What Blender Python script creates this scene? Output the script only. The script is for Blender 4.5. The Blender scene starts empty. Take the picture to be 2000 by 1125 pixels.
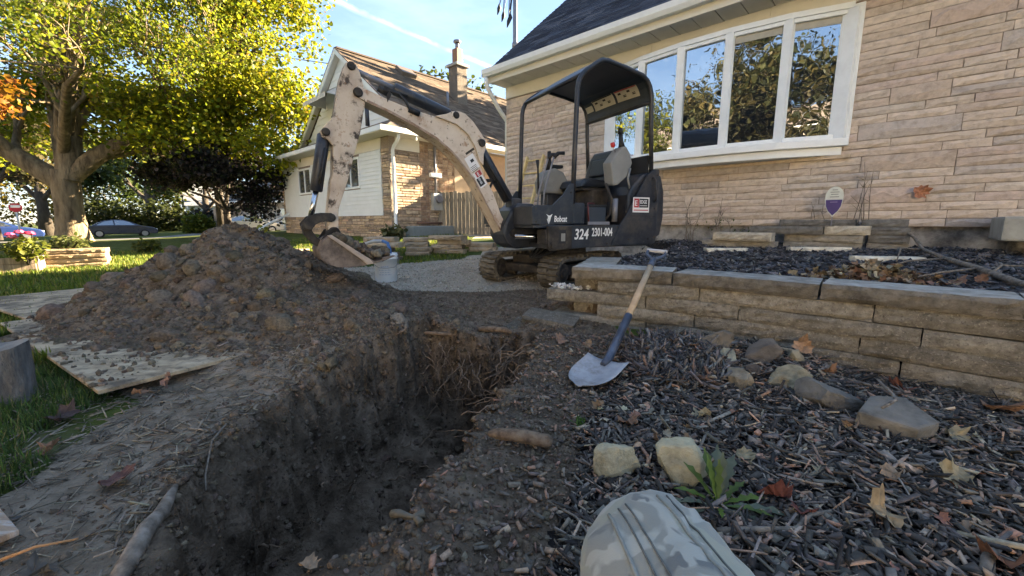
import bpy, bmesh, math, random
import numpy as np
from mathutils import Vector, Matrix, Quaternion

random.seed(7)
RNG = np.random.default_rng(11)
R = math.radians
scene = bpy.context.scene
COL = scene.collection

# ------------------------------------------------------------------ camera
cam_d = bpy.data.cameras.new('camera')
cam = bpy.data.objects.new('camera', cam_d)
COL.objects.link(cam)
cam_d.sensor_width = 36.0
cam_d.lens = 14.4
cam_d.clip_start = 0.02
cam_d.clip_end = 2000.0
cam.location = (0, 0, 0.8)
cam.rotation_euler = (R(90 - 9.2), 0, 0)
scene.camera = cam

# ------------------------------------------------------------------ sky and sun
SUN = Vector((0.833, 0.552, 0.0)).normalized()
SUN_EL = R(18)
world = bpy.data.worlds.new('World')
scene.world = world
world.use_nodes = True
wn, wl = world.node_tree.nodes, world.node_tree.links
wn.clear()
w_out = wn.new('ShaderNodeOutputWorld')
w_bg = wn.new('ShaderNodeBackground')
sky = wn.new('ShaderNodeTexSky')
sky.sky_type = 'NISHITA'
sky.sun_disc = False
sky.sun_elevation = SUN_EL
sky.sun_rotation = math.atan2(SUN.x, SUN.y)
sky.air_density = 1.0
sky.dust_density = 0.0
sky.ozone_density = 2.2
w_bg.inputs['Strength'].default_value = 0.049
# thin high cloud streaks and one contrail, laid on the sky by direction
w_tc = wn.new('ShaderNodeTexCoord')
w_map = wn.new('ShaderNodeMapping')
w_map.inputs['Scale'].default_value = (2.0, 1.2, 7.0)
w_map.inputs['Rotation'].default_value = (0.25, 0.35, 0.3)
wl.new(w_tc.outputs['Generated'], w_map.inputs['Vector'])
w_n = wn.new('ShaderNodeTexNoise')
w_n.inputs['Scale'].default_value = 1.6
w_n.inputs['Detail'].default_value = 8
w_n.inputs['Roughness'].default_value = 0.55
wl.new(w_map.outputs['Vector'], w_n.inputs['Vector'])
w_r = wn.new('ShaderNodeMapRange')
w_r.inputs['From Min'].default_value = 0.46
w_r.inputs['From Max'].default_value = 0.80
w_r.inputs['To Max'].default_value = 0.22
wl.new(w_n.outputs['Fac'], w_r.inputs['Value'])
def _dirn(px, py):
    u, v = (px - 1000) / 800.0, (562.5 - py) / 800.0
    s, c = math.sin(R(9.2)), math.cos(R(9.2))
    return Vector((u, c + v * s, -s + v * c)).normalized()
_a, _b = _dirn(640, -4), _dirn(945, 127)
_n = _a.cross(_b).normalized()
_dot = wn.new('ShaderNodeVectorMath'); _dot.operation = 'DOT_PRODUCT'
_dot.inputs[1].default_value = _n
_nz = wn.new('ShaderNodeTexNoise'); _nz.inputs['Scale'].default_value = 26; _nz.inputs['Detail'].default_value = 5
wl.new(w_tc.outputs['Generated'], _nz.inputs['Vector'])
_wob = wn.new('ShaderNodeMath'); _wob.operation = 'MULTIPLY_ADD'
_wob.inputs[1].default_value = 0.012; _wob.inputs[2].default_value = -0.006
wl.new(_nz.outputs['Fac'], _wob.inputs[0])
_add = wn.new('ShaderNodeMath'); _add.operation = 'ADD'
wl.new(w_tc.outputs['Generated'], _dot.inputs[0])
wl.new(_dot.outputs['Value'], _add.inputs[0]); wl.new(_wob.outputs[0], _add.inputs[1])
_abs = wn.new('ShaderNodeMath'); _abs.operation = 'ABSOLUTE'
wl.new(_add.outputs[0], _abs.inputs[0])
_ct = wn.new('ShaderNodeMapRange'); _ct.interpolation_type = 'SMOOTHSTEP'
_ct.inputs['From Min'].default_value = 0.008; _ct.inputs['From Max'].default_value = 0.0
_ct.inputs['To Max'].default_value = 0.32
wl.new(_abs.outputs[0], _ct.inputs['Value'])
_mx = wn.new('ShaderNodeMath'); _mx.operation = 'MAXIMUM'
_m2 = wn.new('ShaderNodeMath'); _m2.operation = 'MULTIPLY'
_r2 = wn.new('ShaderNodeMapRange'); _r2.inputs['From Min'].default_value = 0.25; _r2.inputs['From Max'].default_value = 0.6
wl.new(_nz.outputs['Fac'], _r2.inputs['Value'])
wl.new(_ct.outputs[0], _m2.inputs[0]); wl.new(_r2.outputs[0], _m2.inputs[1])
wl.new(w_r.outputs[0], _mx.inputs[0]); wl.new(_m2.outputs[0], _mx.inputs[1])
w_mix = wn.new('ShaderNodeMixRGB')
w_mix.inputs['Color2'].default_value = (4.2, 4.9, 5.6, 1)
wl.new(_mx.outputs[0], w_mix.inputs['Fac'])
# even high haze over the whole dome
w_veil = wn.new('ShaderNodeMixRGB'); w_veil.inputs['Fac'].default_value = 0.62; w_veil.inputs['Color2'].default_value = (.78, 1.27, 2.35, 1)
wl.new(sky.outputs['Color'], w_veil.inputs['Color1'])
wl.new(w_veil.outputs['Color'], w_mix.inputs['Color1'])
wl.new(w_mix.outputs['Color'], w_bg.inputs['Color'])
wl.new(w_bg.outputs['Background'], w_out.inputs['Surface'])

sun_d = bpy.data.lights.new('sun', 'SUN')
sun_d.energy = 5.0
sun_d.angle = R(0.6)
sun_d.color = (1.0, 0.85, 0.64)
sun = bpy.data.objects.new('sun', sun_d)
COL.objects.link(sun)
sun.location = (20, 18, 20)
_sv = Vector((SUN.x * math.cos(SUN_EL), SUN.y * math.cos(SUN_EL), math.sin(SUN_EL)))
sun.rotation_euler = _sv.to_track_quat('Z', 'Y').to_euler()

scene.view_settings.view_transform = 'Standard'
scene.view_settings.look = 'None'
scene.view_settings.gamma = 1.0
scene.view_settings.use_curve_mapping = False
scene.view_settings.exposure = 3.55
scene.view_settings.use_white_balance = True
scene.view_settings.white_balance_temperature = 7300
scene.cycles.max_bounces = 6
scene.cycles.diffuse_bounces = 3
scene.cycles.transparent_max_bounces = 4
scene.cycles.use_adaptive_sampling = True
scene.cycles.use_denoising = True

# ------------------------------------------------------------------ noise
def _hash(ix, iy, iz):
    h = (ix * 374761393 + iy * 668265263 + iz * 2147483647 + 1013904223) & 0xffffffff
    h = ((h ^ (h >> 13)) * 1274126177) & 0xffffffff
    h = ((h ^ (h >> 16)) * 2246822519) & 0xffffffff
    return ((h ^ (h >> 15)) & 0xffffff) / float(0xffffff)
def vnoise(x, y, z=0.0):
    x = np.asarray(x, float); y = np.asarray(y, float); z = np.asarray(z, float) + 0 * x
    ix, iy, iz = (np.floor(v).astype(np.int64) for v in (x, y, z))
    fx, fy, fz = x - ix, y - iy, z - iz
    fx, fy, fz = (f * f * (3 - 2 * f) for f in (fx, fy, fz))
    r = 0
    for a in (0, 1):
        for b in (0, 1):
            for c in (0, 1):
                w = (fx if a else 1 - fx) * (fy if b else 1 - fy) * (fz if c else 1 - fz)
                r = r + w * _hash(ix + a, iy + b, iz + c)
    return r
def fbm(x, y, z=0.0, s=1.0, o=4, g=0.5):
    x = np.asarray(x, float); y = np.asarray(y, float); z = np.asarray(z, float)
    r, a, t = 0, 1.0, 0
    for k in range(o):
        r = r + a * vnoise(x * s + 17.3 * k, y * s - 9.1 * k, z * s + 5.7 * k); t += a
        a *= g; s *= 2.03
    return r / t - 0.5
def ss(a, b, x):
    t = np.clip((x - a) / (b - a), 0, 1)
    return t * t * (3 - 2 * t)

# ------------------------------------------------------------------ object helpers
def tag(o, label=None, cat=None, group=None, kind=None):
    if label: o['label'] = label
    if cat: o['category'] = cat
    if group: o['group'] = group
    if kind: o['kind'] = kind
    return o
def empty(name, loc=(0, 0, 0), rz=0.0, label=None, cat=None, group=None):
    o = bpy.data.objects.new(name, None)
    COL.objects.link(o)
    o.empty_display_size = 0.1
    o.location = loc
    o.rotation_euler = (0, 0, rz)
    return tag(o, label, cat, group)
def link(name, me, parent=None):
    o = bpy.data.objects.new(name, me)
    COL.objects.link(o)
    if parent is not None: o.parent = parent
    return o
def np_mesh(name, V, F, mat, col=None, parent=None, smooth=False):
    """V (n,3); F (m,3) or (m,4) ints; col (n,3) point colours"""
    V = np.ascontiguousarray(V, np.float32); F = np.ascontiguousarray(F, np.int32)
    me = bpy.data.meshes.new(name)
    m, k = F.shape
    me.vertices.add(len(V)); me.vertices.foreach_set('co', V.ravel())
    me.loops.add(m * k); me.loops.foreach_set('vertex_index', F.ravel())
    me.polygons.add(m)
    me.polygons.foreach_set('loop_start', np.arange(0, m * k, k, dtype=np.int32))
    if smooth: me.polygons.foreach_set('use_smooth', np.ones(m, bool))
    me.update(calc_edges=True)
    if col is not None:
        at = me.color_attributes.new('Col', 'FLOAT_COLOR', 'POINT')
        c = np.ones((len(V), 4), np.float32); c[:, :3] = col
        at.data.foreach_set('color', c.ravel())
    if mat is not None: me.materials.append(mat)
    return link(name, me, parent)

class MB:
    """collects simple solids into one mesh"""
    def __init__(s): s.v = []; s.f = []; s.sm = []
    def add(s, v, f, smooth=False):
        n = len(s.v); s.v += [tuple(q) for q in v]
        s.f += [tuple(i + n for i in q) for q in f]; s.sm += [smooth] * len(f)
        return s
    def box(s, x0, x1, y0, y1, z0, z1, M=None, b=0.0):
        if b <= 0:
            v = [Vector((x, y, z)) for z in (z0, z1) for y in (y0, y1) for x in (x0, x1)]
            f = [(0, 2, 3, 1), (4, 5, 7, 6), (0, 1, 5, 4), (2, 6, 7, 3), (0, 4, 6, 2), (1, 3, 7, 5)]
        else:
            bm = bmesh.new(); bmesh.ops.create_cube(bm, size=1)
            for q in bm.verts:
                q.co = Vector((x0 + (q.co.x + .5) * (x1 - x0), y0 + (q.co.y + .5) * (y1 - y0), z0 + (q.co.z + .5) * (z1 - z0)))
            bmesh.ops.bevel(bm, geom=bm.edges[:], offset=b, segments=2, affect='EDGES', profile=0.6)
            bm.verts.index_update()
            v = [q.co.copy() for q in bm.verts]; f = [[q.index for q in p.verts] for p in bm.faces]; bm.free()
        if M is not None: v = [M @ q for q in v]
        return s.add(v, f)
    def prism(s, pts, a, b, axis='y', M=None, bev=0.0):
        """pts: 2D outline; extruded from a to b along axis ('y': pts=(x,z); 'z': pts=(x,y); 'x': pts=(y,z))"""
        def mk(p, t):
            if axis == 'y': return Vector((p[0], t, p[1]))
            if axis == 'z': return Vector((p[0], p[1], t))
            return Vector((t, p[0], p[1]))
        n = len(pts)
        bm = bmesh.new()
        A = [bm.verts.new(mk(p, a)) for p in pts]; B = [bm.verts.new(mk(p, b)) for p in pts]
        fa = bm.faces.new(A); fb = bm.faces.new(B[::-1])
        for i in range(n):
            bm.faces.new((A[i], B[i], B[(i + 1) % n], A[(i + 1) % n]))
        bmesh.ops.recalc_face_normals(bm, faces=bm.faces[:])
        if bev > 0:
            ed = [e for e in bm.edges if e.calc_face_angle(0) > 0.6]
            bmesh.ops.bevel(bm, geom=ed, offset=bev, segments=2, affect='EDGES', profile=0.6)
        bmesh.ops.triangulate(bm, faces=[q for q in bm.faces if len(q.verts) > 4])
        bm.verts.index_update()
        v = [q.co.copy() for q in bm.verts]; f = [[q.index for q in p.verts] for p in bm.faces]; bm.free()
        if M is not None: v = [M @ q for q in v]
        return s.add(v, f)
    def tube(s, pts, r, seg=8, caps=True, M=None, smooth=True):
        pts = [Vector(p) for p in pts]
        rs = r if isinstance(r, (list, tuple)) else [r] * len(pts)
        v, f = [], []
        nrm = None
        for i, p in enumerate(pts):
            t = (pts[min(i + 1, len(pts) - 1)] - pts[max(i - 1, 0)])
            if t.length < 1e-9: t = Vector((0, 0, 1))
            t.normalize()
            if nrm is None:
                nrm = t.orthogonal().normalized()
            else:
                nrm = (nrm - t * nrm.dot(t))
                nrm = nrm.normalized() if nrm.length > 1e-6 else t.orthogonal().normalized()
            bi = t.cross(nrm)
            for k in range(seg):
                a = 2 * math.pi * k / seg
                v.append(p + (nrm * math.cos(a) + bi * math.sin(a)) * rs[i])
        for i in range(len(pts) - 1):
            for k in range(seg):
                k2 = (k + 1) % seg
                f.append((i * seg + k, i * seg + k2, (i + 1) * seg + k2, (i + 1) * seg + k))
        if M is not None: v = [M @ q for q in v]
        s.add(v, f, smooth)
        if caps:
            n = len(s.v) - len(v)
            s.f.append(tuple(n + k for k in range(seg))[::-1]); s.sm.append(False)
            s.f.append(tuple(n + (len(pts) - 1) * seg + k for k in range(seg))); s.sm.append(False)
        return s
    def cyl(s, p0, p1, r, seg=14, M=None, bev=0.0):
        p0, p1 = Vector(p0), Vector(p1)
        if bev > 0:
            d = (p1 - p0).normalized()
            return s.tube([p0, p0 + d * 1e-4, p0 + d * bev, p1 - d * bev, p1 - d * 1e-4, p1], [r - bev, r - bev, r, r, r - bev, r - bev], seg, True, M)
        return s.tube([p0, p1], r, seg, True, M)
    def lathe(s, prof, seg=20, M=None):
        v, f = [], []
        for r, z in prof:
            for k in range(seg):
                a = 2 * math.pi * k / seg
                v.append(Vector((r * math.cos(a), r * math.sin(a), z)))
        for i in range(len(prof) - 1):
            for k in range(seg):
                k2 = (k + 1) % seg
                f.append((i * seg + k, i * seg + k2, (i + 1) * seg + k2, (i + 1) * seg + k))
        if M is not None: v = [M @ q for q in v]
        return s.add(v, f, True)
    def build(s, name, mat, parent=None, col=None):
        me = bpy.data.meshes.new(name)
        me.from_pydata(s.v, [], s.f)
        me.polygons.foreach_set('use_smooth', s.sm)
        if mat is not None: me.materials.append(mat)
        if col is not None:
            at = me.color_attributes.new('Col', 'FLOAT_COLOR', 'POINT')
            at.data.foreach_set('color', np.tile(np.array([*col, 1], np.float32), len(me.vertices)))
        me.update()
        return link(name, me, parent)
def part(name, mat, parent, *boxes, b=0.0, col=None):
    m = MB()
    for q in boxes: m.box(*q, b=b)
    return m.build(name, mat, parent, col)
def Tr(x, y, z, rz=0.0, rx=0.0, ry=0.0):
    return Matrix.Translation((x, y, z)) @ Matrix.Rotation(rz, 4, 'Z') @ Matrix.Rotation(ry, 4, 'Y') @ Matrix.Rotation(rx, 4, 'X')
def text_part(txt, size, M, mat, parent, name='lettering', shear=0.0, sx=1.0, depth=0.001, spacing=1.0):
    cu = bpy.data.curves.new('t', 'FONT')
    cu.body = txt; cu.size = size; cu.extrude = depth; cu.shear = shear; cu.offset = size * 0.018
    cu.space_character = spacing; cu.resolution_u = 3
    o = bpy.data.objects.new('t', cu); COL.objects.link(o)
    me = bpy.data.meshes.new_from_object(o)
    bpy.data.objects.remove(o)
    me.transform(M @ Matrix.Diagonal((sx, 1, 1, 1)))
    me.materials.clear(); me.materials.append(mat)
    return link(name, me, parent)

# ------------------------------------------------------------------ materials
def _mk(name):
    m = bpy.data.materials.new(name); m.use_nodes = True
    nt = m.node_tree; nt.nodes.clear()
    out = nt.nodes.new('ShaderNodeOutputMaterial')
    return m, nt.nodes, nt.links, out
def _set(b, k, v):
    if k in b.inputs: b.inputs[k].default_value = v
def pmat(name, cols, scale=6.0, rough=0.8, bump=0.3, bscale=None, detail=6.0, metal=0.0, spec=0.35, stretch=(1, 1, 1),
         pos=(0.3, 0.7), vcol=False, vmix=1.0, spots=None, coat=0.0, bdist=0.02, rvar=0.1, coords='pos', wave=None):
    """cols: 2-4 linear RGB colours on a noise ramp. vcol: multiply by attribute Col. spots: (colour, scale, lo, hi)"""
    m, N, L, out = _mk(name)
    b = N.new('ShaderNodeBsdfPrincipled')
    L.new(b.outputs[0], out.inputs['Surface'])
    if coords == 'pos':
        src = N.new('ShaderNodeNewGeometry').outputs['Position']
    else:
        src = N.new('ShaderNodeTexCoord').outputs['Object']
    mp = N.new('ShaderNodeMapping'); mp.inputs['Scale'].default_value = stretch
    L.new(src, mp.inputs['Vector'])
    v = mp.outputs['Vector']
    n = N.new('ShaderNodeTexNoise'); n.inputs['Scale'].default_value = scale; n.inputs['Detail'].default_value = detail
    n.inputs['Roughness'].default_value = 0.62
    L.new(v, n.inputs['Vector'])
    rp = N.new('ShaderNodeValToRGB')
    el = rp.color_ramp.elements
    k = len(cols)
    while len(el) < k: el.new(0.5)
    for i, c in enumerate(cols):
        el[i].position = pos[0] + (pos[1] - pos[0]) * i / max(1, k - 1)
        el[i].color = (*c, 1)
    L.new(n.outputs['Fac'], rp.inputs['Fac'])
    c = rp.outputs['Color']
    if vcol:
        at = N.new('ShaderNodeAttribute'); at.attribute_name = 'Col'
        mx = N.new('ShaderNodeMixRGB'); mx.blend_type = 'MULTIPLY'; mx.inputs['Fac'].default_value = vmix
        L.new(c, mx.inputs['Color1']); L.new(at.outputs['Color'], mx.inputs['Color2'])
        c = mx.outputs['Color']
    for sp in (spots or []):
        n3 = N.new('ShaderNodeTexNoise'); n3.inputs['Scale'].default_value = sp[1]; n3.inputs['Detail'].default_value = 7
        n3.inputs['Roughness'].default_value = 0.7
        L.new(src, n3.inputs['Vector'])
        mr = N.new('ShaderNodeMapRange'); mr.inputs['From Min'].default_value = sp[2]; mr.inputs['From Max'].default_value = sp[3]
        if len(sp) > 4: mr.inputs['To Max'].default_value = sp[4]
        L.new(n3.outputs['Fac'], mr.inputs['Value'])
        mx = N.new('ShaderNodeMixRGB'); mx.inputs['Color2'].default_value = (*sp[0], 1)
        L.new(mr.outputs[0], mx.inputs['Fac']); L.new(c, mx.inputs['Color1'])
        c = mx.outputs['Color']
    L.new(c, b.inputs['Base Color'])
    b.inputs['Metallic'].default_value = metal
    _set(b, 'Specular IOR Level', spec)
    _set(b, 'Coat Weight', coat)
    rr = N.new('ShaderNodeMapRange'); rr.inputs['To Min'].default_value = max(0.02, rough - rvar); rr.inputs['To Max'].default_value = min(1, rough + rvar)
    L.new(n.outputs['Fac'], rr.inputs['Value']); L.new(rr.outputs[0], b.inputs['Roughness'])
    if bump > 0:
        n2 = N.new('ShaderNodeTexNoise'); n2.inputs['Scale'].default_value = bscale or scale * 4
        n2.inputs['Detail'].default_value = 6; n2.inputs['Roughness'].default_value = 0.65
        L.new(v, n2.inputs['Vector'])
        bp = N.new('ShaderNodeBump'); bp.inputs['Strength'].default_value = bump; bp.inputs['Distance'].default_value = bdist
        L.new(n2.outputs['Fac'], bp.inputs['Height']); L.new(bp.outputs[0], b.inputs['Normal'])
    return m
def vmat(name, rough=0.85, bump=0.4, bscale=120, spec=0.25, trans=0.0, tint=(1, 1, 1), bdist=0.004, var=0.25, vscale=60):
    """colour straight from attribute Col, with fine noise; trans adds leaf translucency"""
    m, N, L, out = _mk(name)
    b = N.new('ShaderNodeBsdfPrincipled')
    at = N.new('ShaderNodeAttribute'); at.attribute_name = 'Col'
    g = N.new('ShaderNodeNewGeometry')
    n = N.new('ShaderNodeTexNoise'); n.inputs['Scale'].default_value = vscale; n.inputs['Detail'].default_value = 4
    L.new(g.outputs['Position'], n.inputs['Vector'])
    mr = N.new('ShaderNodeMapRange'); mr.inputs['From Min'].default_value = 0.25; mr.inputs['From Max'].default_value = 0.75
    mr.inputs['To Min'].default_value = 1 - var; mr.inputs['To Max'].default_value = 1 + var
    L.new(n.outputs['Fac'], mr.inputs['Value'])
    mx = N.new('ShaderNodeVectorMath'); mx.operation = 'SCALE'
    L.new(at.outputs['Color'], mx.inputs[0]); L.new(mr.outputs[0], mx.inputs['Scale'])
    L.new(mx.outputs[0], b.inputs['Base Color'])
    b.inputs['Roughness'].default_value = rough; _set(b, 'Specular IOR Level', spec)
    if bump > 0:
        n2 = N.new('ShaderNodeTexNoise'); n2.inputs['Scale'].default_value = bscale; n2.inputs['Detail'].default_value = 5
        L.new(g.outputs['Position'], n2.inputs['Vector'])
        bp = N.new('ShaderNodeBump'); bp.inputs['Strength'].default_value = bump; bp.inputs['Distance'].default_value = bdist
        L.new(n2.outputs['Fac'], bp.inputs['Height']); L.new(bp.outputs[0], b.inputs['Normal'])
    s = b.outputs[0]
    if trans > 0:
        t = N.new('ShaderNodeBsdfTranslucent')
        L.new(mx.outputs[0], t.inputs['Color'])
        ms = N.new('ShaderNodeMixShader'); ms.inputs['Fac'].default_value = trans
        L.new(s, ms.inputs[1]); L.new(t.outputs[0], ms.inputs[2]); s = ms.outputs[0]
    L.new(s, out.inputs['Surface'])
    return m
def flat(name, c, rough=0.5, metal=0.0, spec=0.4, var=0.12, scale=9, bump=0.0, **k):
    lo = tuple(max(0, q * (1 - var)) for q in c); hi = tuple(min(1, q * (1 + var)) for q in c)
    return pmat(name, [lo, hi], scale=scale, rough=rough, metal=metal, spec=spec, bump=bump, **k)

M = {}
M['soil'] = pmat('soil', [(.062, .045, .031), (.155, .115, .081), (.26, .198, .144)], scale=9, rough=.95, bump=1.0, bscale=42, bdist=.03, spec=.12,
                 spots=[((.30, .24, .18), 7.0, .56, .70, .4), ((.033, .026, .02), 5.0, .58, .70, .6)])
M['clod'] = vmat('soil_clod', rough=.95, bump=1.0, bscale=110, spec=.1, bdist=.012, var=.4, vscale=55)
M['dusty'] = pmat('dusty_soil', [(.15, .115, .083), (.255, .203, .15), (.36, .29, .22)], scale=11, rough=.97, bump=.9, bscale=60, bdist=.02, spec=.1, spots=[((.07, .054, .04), 4.0, .55, .68, .6), ((.07, .09, .035), 2.6, .58, .70, .5)])
M['lawn'] = pmat('lawn_ground', [(.03, .04, .012), (.065, .09, .018), (.13, .13, .045)], scale=5, rough=.95, bump=.8, bscale=60, bdist=.03, spec=.1,
                 spots=[((.17, .145, .11), 1.3, .55, .72, .6)])
M['grass'] = vmat('grass_blade', rough=.65, bump=0, spec=.3, trans=.35, var=.2, vscale=12)
M['gravel'] = pmat('gravel', [(.25, .21, .16), (.37, .32, .25), (.47, .41, .33)], scale=38, rough=.95, bump=1.0, bscale=70, bdist=.02, spec=.15,
                   spots=[((.12, .10, .08), 1.6, .52, .66, .5)])
M['mulchbase'] = pmat('mulch_ground', [(.012, .011, .011), (.030, .027, .026), (.065, .055, .048)], scale=26, rough=.95, bump=1.0, bscale=60, bdist=.03, spec=.12)
M['chip'] = vmat('mulch_chip', rough=.72, bump=.7, bscale=160, spec=.35, bdist=.003, var=.4, vscale=70)
M['asphalt'] = pmat('asphalt', [(.09, .088, .085), (.15, .147, .14)], scale=30, rough=.9, bump=.4, bscale=120)
M['concrete'] = pmat('concrete', [(.26, .25, .23), (.40, .385, .35)], scale=5, rough=.9, bump=.4, bscale=60, bdist=.006, spots=[((.12, .11, .10), 3.0, .55, .75, .5)])
M['parge'] = pmat('parged_concrete', [(.10, .095, .09), (.30, .28, .25), (.46, .43, .39)], scale=4, rough=.95, bump=.8, bscale=24, bdist=.02, spots=[((.045, .042, .04), 3.0, .50, .66, .8)])
M['stone'] = pmat('veneer_stone', [(.74, .72, .70), (.97, .97, .97), (1.10, 1.08, 1.06)], scale=14, rough=.92, bump=.75, bscale=26, bdist=.018, spec=.2, vcol=True)
M['mortar'] = pmat('mortar', [(.22, .175, .14), (.32, .26, .21)], scale=30, rough=.95, bump=.5, bscale=90)
M['white'] = flat('white_painted_trim', (.74, .77, .78), rough=.45, var=.05, bump=.05, bscale=30, spots=[((.45, .43, .38), 2.5, .60, .85, .35)])
M['cream'] = flat('cream_trim', (.66, .635, .565), rough=.5, var=.05, scale=3)
M['soffit'] = flat('soffit_aluminium', (.60, .585, .55), rough=.5, var=.05)
M['siding'] = flat('white_vinyl_siding', (.70, .73, .73), rough=.55, var=.05, scale=3)
M['shingle'] = vmat('roof_shingle', rough=.92, bump=.8, bscale=140, spec=.2, bdist=.006, var=.35, vscale=90)
M['darkglass'] = None
def glassmat(name, tint=(.9, .95, 1.0), refl=.42, dark=(.012, .014, .016), wav=.25):
    m, N, L, out = _mk(name)
    gl = N.new('ShaderNodeBsdfGlossy'); gl.inputs['Roughness'].default_value = .015; gl.inputs['Color'].default_value = (*tint, 1)
    df = N.new('ShaderNodeBsdfDiffuse')
    g = N.new('ShaderNodeNewGeometry'); n = N.new('ShaderNodeTexNoise'); n.inputs['Scale'].default_value = 2.2
    L.new(g.outputs['Position'], n.inputs['Vector'])
    rp = N.new('ShaderNodeValToRGB'); rp.color_ramp.elements[0].color = (*dark, 1)
    rp.color_ramp.elements[1].color = (dark[0] * 3, dark[1] * 3, dark[2] * 3, 1)
    L.new(n.outputs['Fac'], rp.inputs['Fac']); L.new(rp.outputs['Color'], df.inputs['Color'])
    bp = N.new('ShaderNodeBump'); bp.inputs['Strength'].default_value = wav; bp.inputs['Distance'].default_value = .01
    n2 = N.new('ShaderNodeTexNoise'); n2.inputs['Scale'].default_value = 3.0; n2.inputs['Detail'].default_value = 2
    L.new(g.outputs['Position'], n2.inputs['Vector']); L.new(n2.outputs['Fac'], bp.inputs['Height'])
    L.new(bp.outputs[0], gl.inputs['Normal'])
    lw = N.new('ShaderNodeLayerWeight'); lw.inputs['Blend'].default_value = .25
    mr = N.new('ShaderNodeMapRange'); mr.inputs['To Min'].default_value = refl; mr.inputs['To Max'].default_value = 1.0
    L.new(lw.outputs['Fresnel'], mr.inputs['Value'])
    ms = N.new('ShaderNodeMixShader'); L.new(mr.outputs[0], ms.inputs['Fac'])
    L.new(df.outputs[0], ms.inputs[1]); L.new(gl.outputs[0], ms.inputs[2]); L.new(ms.outputs[0], out.inputs['Surface'])
    return m
M['pane'] = glassmat('window_glass')
M['pane_dim'] = glassmat('curtained_glass', refl=.16, dark=(.05, .05, .045))
M['block'] = pmat('wall_block', [(.185, .168, .142), (.285, .26, .222), (.385, .355, .305)], scale=26, rough=.95, bump=1.0, bscale=95, bdist=.02, spec=.15, vcol=True,
                  spots=[((.085, .072, .055), 2.6, .50, .70, .7), ((.56, .50, .41), 75, .57, .66, .6), ((.07, .062, .05), 95, .56, .64, .65)])
M['cap'] = pmat('wall_cap', [(.23, .21, .18), (.36, .335, .29), (.47, .44, .385)], scale=16, rough=.95, bump=.9, bscale=90, bdist=.01, spec=.15, vcol=True,
                spots=[((.09, .083, .07), 3.2, .52, .7, .55)])
M['rock'] = pmat('field_stone', [(.40, .38, .34), (.85, .83, .78), (1.15, 1.12, 1.05)], scale=8, rough=.92, bump=.9, bscale=34, bdist=.012, spec=.2, vcol=True,
                 spots=[((.07, .065, .05), 5, .56, .74, .6)])
M['wood_grey'] = pmat('weathered_wood', [(.11, .10, .085), (.23, .21, .18), (.34, .315, .27)], scale=6, rough=.9, bump=.5, bscale=30, stretch=(6, 6, .5), vcol=True, bdist=.01)
M['ply'] = pmat('plywood', [(.24, .18, .115), (.42, .32, .205), (.52, .41, .28)], scale=5, rough=.85, bump=.3, bscale=40, stretch=(1, 4, 1), bdist=.006,
                spots=[((.055, .042, .032), 5.5, .44, .62, .85), ((.05, .04, .03), 19, .55, .66, .7)])
M['bark'] = pmat('bark', [(.075, .058, .04), (.20, .155, .10), (.31, .245, .16)], scale=5, rough=.95, bump=1.0, bscale=16, stretch=(1, 1, .25), bdist=.06, spec=.1)
M['bark_dark'] = pmat('bark_dark', [(.03, .025, .02), (.08, .065, .05)], scale=5, rough=.95, bump=.8, bscale=16, stretch=(1, 1, .25), bdist=.04)
M['leaf'] = vmat('tree_leaf', rough=.55, bump=0, spec=.3, trans=.5, var=.18, vscale=3)
M['dryleaf'] = vmat('dry_leaf', rough=.75, bump=.6, bscale=50, spec=.25, trans=.12, var=.35, vscale=45, bdist=.006)
M['twig'] = pmat('twig', [(.07, .055, .042), (.17, .14, .11), (.27, .23, .19)], scale=30, rough=.9, bump=.6, bscale=90, bdist=.004)
M['root'] = pmat('root', [(.07, .045, .028), (.17, .115, .075), (.25, .18, .12)], scale=30, rough=.9, bump=.6, bscale=80, bdist=.005)

E1 = np.array([-math.cos(R(43)), math.sin(R(43))]); E2 = np.array([math.sin(R(43)), math.cos(R(43))])
HOUSE = np.array([-.11, 9.015])
# front face of the retaining wall: a gently bent line, measured left to right
WALLP = np.array([[.30, 3.20], [.461, 3.114], [1.094, 2.787], [1.715, 2.262], [2.238, 1.760], [2.85, 1.13], [3.5, .42]])
def wall_pt(s):
    """point and unit tangent at arc length s from WALLP[1] (s may be negative)"""
    seg = np.diff(WALLP, axis=0); ln = np.hypot(seg[:, 0], seg[:, 1]); cum = np.concatenate([[0], np.cumsum(ln)]) - ln[0]
    i = int(np.clip(np.searchsorted(cum, s) - 1, 0, len(seg) - 1))
    t = seg[i] / ln[i]
    return WALLP[i] + t * (s - cum[i]), t
def wall_front_dist(x, y):
    """signed distance behind the wall's front line (positive on the house side)"""
    x = np.asarray(x, float); y = np.asarray(y, float)
    best = np.full(x.shape, 1e9); sg = np.zeros(x.shape)
    for a, b in zip(WALLP[:-1], WALLP[1:]):
        d = b - a; L2 = d @ d
        t = np.clip(((x - a[0]) * d[0] + (y - a[1]) * d[1]) / L2, 0, 1)
        qx, qy = x - (a[0] + t * d[0]), y - (a[1] + t * d[1])
        dist = np.hypot(qx, qy)
        s_ = np.sign(d[0] * qy - d[1] * qx)
        m = dist < best
        best = np.where(m, dist, best); sg = np.where(m, s_, sg)
    return best * sg
def seg_d(x, y, a, b):
    d = np.array(b, float) - np.array(a, float); L2 = d @ d
    t = np.clip(((x - a[0]) * d[0] + (y - a[1]) * d[1]) / L2, 0, 1)
    return np.hypot(x - a[0] - t * d[0], y - a[1] - t * d[1]), t
LIP_L = np.array([[.55, -.70], [.78, -.80], [1.07, -.95], [1.28, -1.06], [1.52, -1.09], [1.88, -1.0], [2.3, -.84], [2.83, -.62]])
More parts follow.
